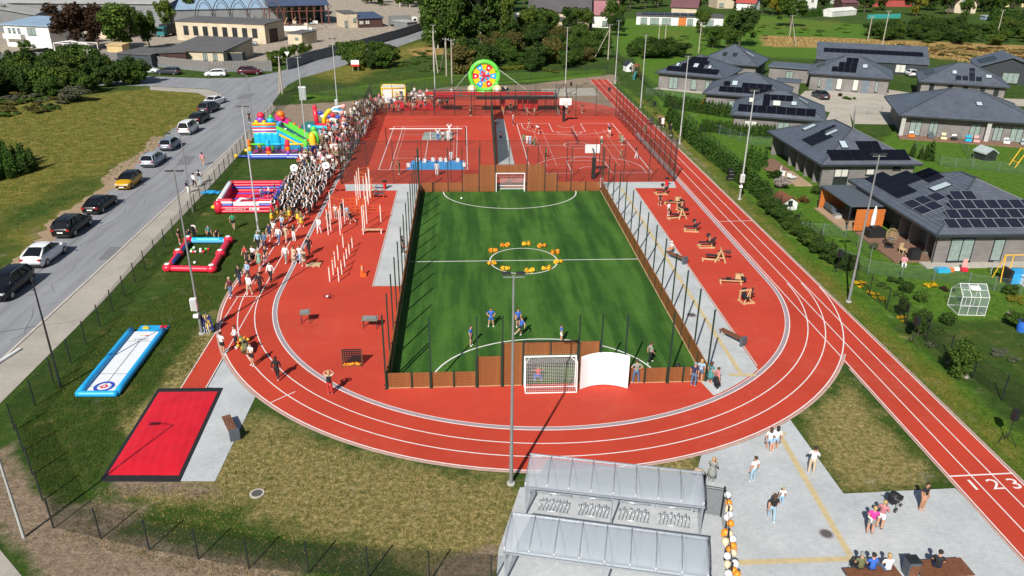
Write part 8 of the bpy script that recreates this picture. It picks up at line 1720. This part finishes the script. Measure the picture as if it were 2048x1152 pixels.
m = MB(); m.lathe([(.098,.56),(.094,.64),(.112,.74),(.108,.80),(.07,.835)],(0,.006,0),'p_black',12,1,.76); o = m.build('vest',smooth=True); VEST = o.data; bpy.data.objects.remove(o)
m = MB(); m.box((0,.115,.70),(.15,.08,.2),'p_black'); m.box((0,.16,.67),(.11,.03,.1),'p_black'); o = m.build('backpack'); BAG = o.data; bpy.data.objects.remove(o)
D = R
Q = lambda l,px,py,*a,**k: person(l,G(px,py),*a,**k)
# walkers at the head of the parade
F = D(-25)
for a in [('man in a navy polo shirt and dark shorts',541,482,'walk',1.78,F,'navy','navy',{'sh': 1}),('woman in a white blouse behind the navy polo man',549,474,'walk2',1.68,F,'white','beige',{'hk': 'long'}),('man in a white shirt and jeans in the second rank',559,489,'walk',1.8,F,'white','jean',{'sl': 1}),('person in a light blue shirt before the band',566,463,'walk2',1.74,F,'lblue','navy',{}),('woman in a beige trouser suit',573,485,'walk',1.7,F,'beige','beige',{'sl': 1,'hk': 'long','hair': 'brown'}),('woman in a black top and white trousers right of the beige suit',589,482,'stand',1.7,F,'black','white',{'hk': 'long','hair': 'brown'}),('woman in an all white suit walking alone on the red rubber',639,467,'walk2',1.7,F,'white','white',{'sl': 1,'hk': 'long','hair': 'blond'}),('grey-haired man in a pale blue shirt at the parade edge',518,499,'walk',1.78,F,'lblue','black',{'sl': 1,'hair': 'grey'}),('man in a blue jacket beside the pale blue shirt',531,500,'walk2',1.78,F,'jean','navy',{'sl': 1}),('man in a black suit on the kerb line',619,511,'walk',1.84,F,'black','black',{'sl': 1,'shoe': 'black'}),
    ('person in a white shirt and grey trousers striding right of the lane line',573,527,'walk',1.76,F,'white','grey',{'sl': 1}),('woman in a beige dress and dark hair',589,528,'walk2',1.68,F,'beige','beige',{'skirt': 'beige','hk': 'long'}),('person in a white blouse and patterned trousers',601,526,'walk',1.66,F,'white','lblue',{'hk': 'long','hair': 'brown'}),('woman in a sand coloured dress nearest the pallet',609,533,'walk2',1.66,F,'beige','beige',{'skirt': 'beige','hk': 'long','sh': 1}),('woman in a red top behind the long black dress',493,526,'walk',1.66,F,'red','black',{'hk': 'long','hair': 'brown'}),('woman in a long black dress at the left of the parade',497,535,'stand',1.7,F,'black','black',{'skirt': 'black','hk': 'long'}),('woman in a white blouse and black skirt',508,527,'walk2',1.7,F,'white','skin',{'skirt': 'black','hk': 'long','hair': 'brown'}),('woman in a sage green dress',520,537,'walk',1.68,F,'sage','skin',{'skirt': 'sage','hk': 'long','hair': 'blond'}),('woman in a black sleeveless top and wide white trousers',533,529,'walk2',1.7,F,'black','white',{'hk': 'long','hair': 'blond'}),('tall man in a white shirt and black trousers on the inner lane',543,564,'walk',1.82,F,'white','black',{'sl': 1,'shoe': 'black'}),
    ('man in a dark suit and white shirt second from the maroon shirt',481,571,'walk',1.82,F,'black','navy',{'sl': 1,'shoe': 'black'}),('woman in a grey blue jacket among the leading officials',497,560,'walk2',1.68,F,'lblue','grey',{'sl': 1,'hk': 'long','hair': 'blond'}),('bald man in a maroon shirt and jeans leading on the left',463,596,'walk',1.8,F,'maroon','jean',{'hair': 'beige'}),('man in a white shirt and beige trousers at the front',500,590,'walk2',1.8,F,'white','beige',{'sl': 1,'hair': 'grey'}),('man in a black suit beside the leading white shirt',522,586,'walk',1.82,F,'black','black',{'sl': 1,'shoe': 'black'})]: Q(*a[:4],h=a[4],rz=a[5],top=a[6],bot=a[7],**a[8])
Q('boy in a white T-shirt and black shorts crossing the lanes, leftmost',447,708,'carry',1.7,D(150),'white','black',sh=1); Q('boy in a white shirt behind the flower bundle',474,697,'carry',1.78,D(-60),'white','black',sl=1); Q('boy in a white T-shirt and black shorts, nearest by the flower bundle',506,732,'carry',1.72,D(-40),'white','black',sh=1); Q('woman all in black walking across the near lanes',556,760,'walk',1.72,D(170),'black','black',hk='long',sl=1); Q('blonde woman in red trousers with raised arms and a backpack',661,789,'armsup',1.72,D(185),'beige','red',hair='blond',hk='long',bag='black')
t = thing('flower_bundle','dark green bundle with orange flowers carried by the boys','flowers',tuple(G(489,704))); m = MB(); m.tube([(-.25,.4,.9),(.1,-.1,.8),(.3,-.7,.4)],.2,'p_olive',8,r2=.3)
for i in range(16): m.ball((.1+rnd.uniform(-.3,.35),-.3+rnd.uniform(-.5,.5),.9+rnd.uniform(-.25,.3)),.11,('p_orange','p_yellow','p_olive')[i % 3],6,4)
tag(m.build('blooms',t),kind='stuff')
# yellow-skirted girls, band and followers
for i,(px,py) in enumerate(((545,446),(556,441),(573,448),(597,447),(604,455),(565,452),(580,440))): Q('girl of the drum troupe in a dark jacket and yellow skirt before the band',px,py,'walk' if i % 2 else 'walk2',1.62,F,'olive','skin',hair='blond' if i % 3 else 'hair',hk='long',sl=1,skirt='yellow',group='yellow-skirted drum troupe girls')
bp_ = []
for r in range(14):
    for c in range(6):
        x = -19.75+.76*c+.01*r+rnd.uniform(-.18,.18); y = 75.8+1.15*r+.12*c+rnd.uniform(-.25,.25)
        if x < -15.6 and not (r == 0 and c < 2): bp_.append((x,y))
for i,p in enumerate(bp_): person('marching band player in a black vest and white shirt',p,('walk','carry','walk2')[i % 3],rnd.uniform(1.62,1.86),F+rnd.uniform(-.25,.25),'white','black','black',('hair','brown','blond')[i % 3],'long' if i % 4 == 0 else 'short',1,vest='black',group='marching band players')
for lab_,px,py in (('white sousaphone bell held above the left band rank',592,372),('white sousaphone bell held above the right band rank',655,367)):
    p = G(px,py); t = thing('sousaphone',lab_,'instrument',(p.x,p.y,1.55)); m = MB(); m.lathe([(.06,-.5),(.09,-.2),(.2,0),(.40,.12),(.42,.13)],(0,0,.55),'white_paint',18,ax=(0,-.8,.6)); m.lathe([(.15,0),(.12,.01)],(0,-.13,.64),'grey_steel',10,ax=(0,-.8,.6)); m.build('bell',t); m = MB(); m.tube([(.3*math.cos(a*.6),.05,.1+.3*math.sin(a*.6)) for a in range(11)],.05,'white_paint',6,False); m.build('coil',t)
CT = [('white','black'),('navy','navy'),('olive','black'),('sage','jean'),('white','jean'),('black','jean'),('grey','black'),('black','black'),('white','beige'),('pink','jean'),('white','grey'),('lblue','white'),('beige','black'),('maroon','jean'),('red','black'),('white','black')]
cw = scatter([(592,345),(605,322),(640,282),(668,255),(700,230),(742,205),(752,226),(738,262),(718,292),(692,333),(668,352),(640,352)],200,61,.72)+scatter([(752,228),(752,202),(830,192),(905,200),(900,215),(800,226)],70,62,.75)
cw.sort(key=lambda p: p[1]); stuff = []
for i,p in enumerate(cw):
    k = CT[rnd.randrange(len(CT))]; far = p[1] > 118
    if NP[0] >= 206 and not (i % 9 == 0 and NP[0] < 215): stuff.append((p,k)); continue
    person(f'spectator in a {k[0] if k[0] != "lblue" else "pale blue"} top in the crowd walking behind the band',p,('walk','stand','walk2','carry')[i % 4],rnd.choice((1.25,1.45,1.6,1.7,1.75,1.8)),F+rnd.uniform(-.5,.5),k[0],k[1],'white',('hair','brown','blond','hair')[i % 4],'long' if i % 2 else 'short',i % 3 == 0,i % 4 == 0,group=f'{k[0]} topped walkers behind the band')
sv,sf,sm_i,smt = [],[],[],[]
for i,(p,k) in enumerate(stuff):
    ks = ('walk','stand','walk2')[i % 3]; B,H_,_s = POSE[ks]; h = rnd.choice((1.4,1.6,1.7,1.8)); a = F+rnd.uniform(-.6,.6); mx = Matrix.Translation((p[0],p[1],.02))@Matrix.Rotation(a,4,'Z')@Matrix.Scale(h,4)
    for me,ms in ((B[0,i % 2],('p_skin','p_'+k[0],'p_'+k[1],'p_black')),(H_['long' if i % 2 else 'short'],(('p_hair','p_brown','p_blond')[i % 3],))):
        k0 = len(sv); sv += [tuple(mx@v.co) for v in me.vertices]
        for q in ms:
            if q not in smt: smt.append(q)
        for pl in me.polygons: sf.append(tuple(k0+x for x in pl.vertices)); sm_i.append(smt.index(ms[pl.material_index]))
if sv:
    me = bpy.data.meshes.new('crowd'); me.from_pydata(sv,[],sf); [me.materials.append(M[q]) for q in smt]; me.polygons.foreach_set('material_index',sm_i); tag(link('crowd',me),kind='stuff')
# children and lone figures: label, foot, pose, height, turn, top, bottom, extras
for a in [('boy in a green shirt and black shorts walking on the lawn',468,459,'walk',1.7,180,'green','black',dict(sh=1)),('boy in a teal top with a backpack at the inflatable frame',420,482,'stand',1.6,30,'teal','black',dict(bag='teal')),('boy in black bending over the inflatable frame',436,482,'bend',1.7,10,'black','black',{}),('boy in black shorts at the left corner of the red frame',361,489,'stand',1.65,80,'black','black',dict(sh=1)),('child in dark clothes second from the left of the red frame',380,478,'bend',1.55,20,'black','navy',{}),('youth in white with a black backpack by the red frame',391,479,'stand',1.7,160,'white','black',dict(bag='black')),
    ('girl in pink walking on the pavement',407,331,'walk',1.68,180,'pink','skin',dict(hk='long',sh=1)),('child with a dark backpack at the site fence',377,387,'walk',1.5,160,'navy','white',dict(bag='navy')),('youth in white shirt and black trousers at the site fence',390,376,'walk2',1.75,150,'white','black',dict(sl=1)),('girl with long black hair and jeans at the site fence',401,368,'walk',1.7,170,'white','ljean',dict(hk='long',bag='black')),('man in black at the back of the rainbow slide',500,246,'stand',1.8,0,'black','black',{}),
    ('child in black hanging by the white workout posts',657,452,'stand',1.5,0,'black','black',{}),('girl in a white top and grey trousers at the pull-up posts',672,437,'stand',1.5,0,'white','grey',dict(hk='long',hair='blond')),('child with dark curly hair behind the pull-up posts',684,431,'walk',1.55,40,'black','navy',{}),('child in grey and white at the pull-up bar',695,439,'stand',1.5,20,'lblue','grey',{}),('child in black running out of the workout frame',703,448,'kick',1.4,60,'black','black',dict(sh=1)),
    ('footballer in blue with hands on hips',982,654,'hips',1.55,0,'blue','blue',dict(sh=1,hair='brown')),('footballer in blue looking along the penalty arc',942,692,'stand',1.62,70,'blue','navy',dict(sh=1,hair='brown')),('footballer in blue with white sleeves behind the kicker',1036,655,'stand',1.55,10,'blue','navy',dict(sh=1,hair='brown')),('footballer in blue kicking with arms spread',1041,673,'kick',1.6,-70,'blue','black',dict(sh=1)),('small footballer in blue on the penalty arc',1122,684,'stand',1.4,100,'blue','white',dict(sh=1,hair='brown')),('goalkeeper in red and blue crouching in the near goal',1076,762,'crouch',1.45,180,'red','blue',dict(sl=1,hair='brown')),
    ('boy in a grey T-shirt jumping inside the near right boards',1299,727,'walk',1.62,100,'grey','black',dict(hair='brown')),('man in a grey T-shirt and jeans leaning on the near boards',1271,767,'hips',1.78,180,'grey','jean',dict(hair='brown')),('man in a navy shirt and jeans at the near right corner',1386,773,'stand',1.78,150,'navy','jean',dict(hair='grey')),('woman in a pale blue top and shorts at the near right corner',1399,764,'stand',1.7,160,'lblue','jean',dict(sh=1,hair='blond',hk='long')),('woman in a teal dress on the corner of the path',1419,769,'stand',1.68,120,'teal','skin',dict(skirt='teal',hair='brown',hk='long')),('woman in a pink striped top and black skirt on the corner of the path',1432,780,'stand',1.66,100,'stripe','black',dict(skirt='black',hair='brown')),
    ('person in black standing at the left pitch fence',806,508,'stand',1.75,90,'black','black',dict(hk='long')),('child in white with an orange cap at the left pitch fence',812,520,'stand',1.3,90,'white','lblue',dict(hk='cap',hair='orange')),('child in black at the second gym machine',1319,412,'walk',1.45,0,'black','black',dict(sh=1,hair='brown')),('boy in a white shirt and black shorts at the A-frame',1336,432,'stand',1.5,30,'white','black',dict(sh=1)),('child in pink behind the far right corner of the boards',1203,374,'stand',1.3,0,'pink','pink',dict(hair='blond')),
    ('judo coach in white standing before the blue mat',874,352,'stand',1.8,180,'white','white',dict(sl=1)),('photographer in black left of the blue mat',799,349,'phone',1.75,-90,'black','olive',{}),('judo child in white on the grey mat',862,280,'stand',1.35,60,'white','white',dict(sl=1)),('judo youth in a blue suit on the grey mat',876,281,'armsup',1.65,180,'white','blue',dict(sl=1)),('judo child in white top and black shorts on the grey mat',886,282,'stand',1.5,180,'white','black',dict(sh=1)),('tall judo man in white at the right of the grey mat',897,283,'stand',1.85,180,'white','white',dict(sl=1)),('judo man in white behind the grey mat',899,272,'armsup',1.8,0,'white','white',dict(sl=1)),
    ('child in a pale blue top beside the court path',1026,251,'stand',1.6,90,'lblue','navy',dict(hk='cap',hair='white')),('player in black at the left basketball line',1058,257,'walk',1.6,-100,'black','skin',dict(sh=1)),('man in white bending over the basketball court',1078,268,'bend',1.75,-90,'white','black',dict(sh=1)),('first child of the small group at the basketball line',1047,284,'stand',1.2,180,'green','green',{}),('child in white in the small group at the basketball line',1054,288,'stand',1.35,180,'white','white',{}),('child in pale blue in the small group at the basketball line',1060,290,'stand',1.5,180,'lblue','lblue',{}),('child in olive in the small group at the basketball line',1068,292,'walk',1.3,180,'olive','green',dict(hair='blond')),('child in green playing near the centre line',1092,316,'walk2',1.3,60,'sage','black',dict(hair='blond')),('girl in white at the centre of the basketball court',1203,288,'stand',1.3,40,'white','green',{}),('man in black with a purple cap on the court',1218,274,'walk',1.8,0,'black','white',dict(hk='cap',hair='blue',sh=1)),('girl in a pale green dress on the court',1244,290,'stand',1.45,30,'sage','skin',dict(skirt='sage',hair='blond')),('girl in olive beside the pale green dress',1240,284,'stand',1.35,0,'olive','olive',dict(hair='blond')),('child in olive near the right court line',1242,319,'walk',1.4,20,'olive','olive',dict(hair='blond')),('woman in black and white at the right court line',1272,318,'walk2',1.65,100,'black','white',dict(hk='long')),
    ('boy in black under the rig at the left',941,232,'stand',1.7,60,'black','black',{}),('child in orange under the rig',1006,229,'walk',1.4,0,'orange','beige',{}),('youth in black under the middle of the rig',1021,225,'stand',1.65,0,'black','black',{}),('youth in black beside the red bags',1048,228,'walk',1.7,90,'black','black',{}),('child in beige before the red bags',1055,231,'kick',1.4,60,'beige','skin',dict(sh=1,hair='blond')),('second child in beige before the red bags',1069,231,'walk',1.35,0,'beige','skin',dict(sh=1,hair='blond')),('youth in black left of the far hoop',1116,229,'walk',1.65,30,'black','grey',{}),('youth in white right of the far hoop',1133,227,'stand',1.6,0,'white','black',dict(sh=1)),('girl in dark red at the two thin posts',1164,226,'stand',1.6,50,'maroon','skin',dict(hk='long',hair='brown',sh=1)),('child in white left of the dartboard',903,190,'stand',1.3,0,'white','lblue',{}),('child in a white T-shirt at the right ball of the dartboard',1011,188,'phone',1.6,0,'white','black',{}),
    ('woman in black on the verge by the pram',1318,254,'armsup',1.72,0,'black','black',dict(hk='long')),('woman in a white dress on the verge by the pram',1325,255,'stand',1.7,0,'white','skin',dict(skirt='white',hair='blond',hk='long')),('man in black near the far thuja hedge',1341,271,'stand',1.8,60,'black','black',{}),('person in dark green walking on the straight',1290,269,'walk',1.6,150,'olive','teal',dict(hair='blond',sh=1)),('girl crouching on the court path',1000,278,'crouch',1.5,60,'pink','black',{}),('child beside the dense green court fence',1060-68,250,'crouch',1.4,0,'white','navy',{}),
    ('girl in a hat and shorts at the yellow strip, left one',1536,904,'walk',1.62,160,'white','lblue',dict(hk='long',hair='brown',sh=1)),('girl in shorts with long hair at the yellow strip, right one',1549,902,'walk2',1.66,160,'white','lblue',dict(hk='long',hair='hair',sh=1)),('woman in a white top and pale jeans on the plaza',1504,965,'stand',1.68,200,'white','ljean',dict(hk='short',hair='brown')),('man in a white shirt and beige trousers taking a photo',1621,948,'phone',1.78,150,'white','beige',dict(sl=1)),('woman with long dark hair, black top and pale jeans',1541,1043,'walk',1.7,170,'black','ljean',dict(hk='long',hair='brown')),('little child in white beside the long-haired woman',1561,1011,'stand',1.15,170,'white','lblue',dict(hair='blond')),('woman in a pink striped top and white shorts pushing the stroller',1757,1058,'carry',1.74,130,'stripe','white',dict(hair='blond',sh=1,shoe='black')),('woman in a bright pink top and grey shorts',1738,1068,'carry',1.68,160,'rose','grey',dict(hk='short',hair='blond',sh=1,shoe='black')),('woman in a black strappy top and shorts at the grass edge',1842,1020,'stand',1.7,20,'black','skin',dict(hk='short',skin='p_tan',sh=1,shoe='skin')),('person in a patterned dark dress by the shelter corner',1421,966,'phone',1.66,140,'grey','grey',dict(skirt='grey',hair='blond')),('woman in pale clothes bending by the shelter corner',1404,973,'bend',1.66,-80,'beige','black',dict(hk='short'))]: Q(a[0],a[1],a[2],a[3],a[4],D(a[5]),a[6],a[7],**a[8])
person('baby in pink held on the shoulder of the pink topped woman',G(1731,1066)+Vector((0,.05,0)),'sit',.8,D(30),'pink','white',hair='blond',dz=.9)
for i,(px,py) in enumerate(((817,335),(836,324),(850,326),(866,324),(881,324),(892,325),(902,322),(916,325),(928,334))): Q(f'judo child in white sitting on the back edge of the blue mat' if 0 < i < 8 else ('judo child in white at the left end of the blue mat' if i == 0 else 'judo child in white at the right end of the blue mat'),px,py,'floor' if i != 6 else 'stand',1.35,D(rnd.uniform(-20,20)),'white','white','skin',('hair','brown','blond')[i % 3],'short',1,group='judo children on the blue mat' if 0 < i < 8 else None,dz=.05)
person('boy in a white cap sitting on the path bench',G(1343,508),'sit',1.5,D(-70),'white','orange',hk='cap',hair='white',sh=1,dz=.42)
for l,px,py,k in (('seated woman in a patterned brown top at the bottom edge',1718,1158,dict(top='olive',bot='black',hair='grey')),('seated man in a blue T-shirt at the bottom edge',1741,1160,dict(top='blue',bot='navy')),('seated blond woman in a white T-shirt at the bottom edge',1772,1161,dict(top='white',bot='jean',hair='blond'))): person(l,G(px,py)+Vector((0,.1,0)),'sit',1.74,D(180),dz=.40,**k)
person('man in a black printed T-shirt sitting on the wide bench',G(1868,1152),'sit',1.78,D(150),'black','navy',dz=.42); person('woman in a pink top sitting at the corner of the brown deck',(38.8,61.2),'sit',1.65,D(-20),'pink','white',hair='hair',dz=.12)
for l,x,y,c in (('child in pale blue standing in the bouncy castle',-21.6,80.2,'lblue'),('child in white standing in the bouncy castle',-21.,80.9,'white'),('child in navy at the right rim of the bouncy castle',-20.6,81.8,'navy')): person(l,(x,y),'walk',1.35,rnd.uniform(0,6),c,'jean',dz=.5)
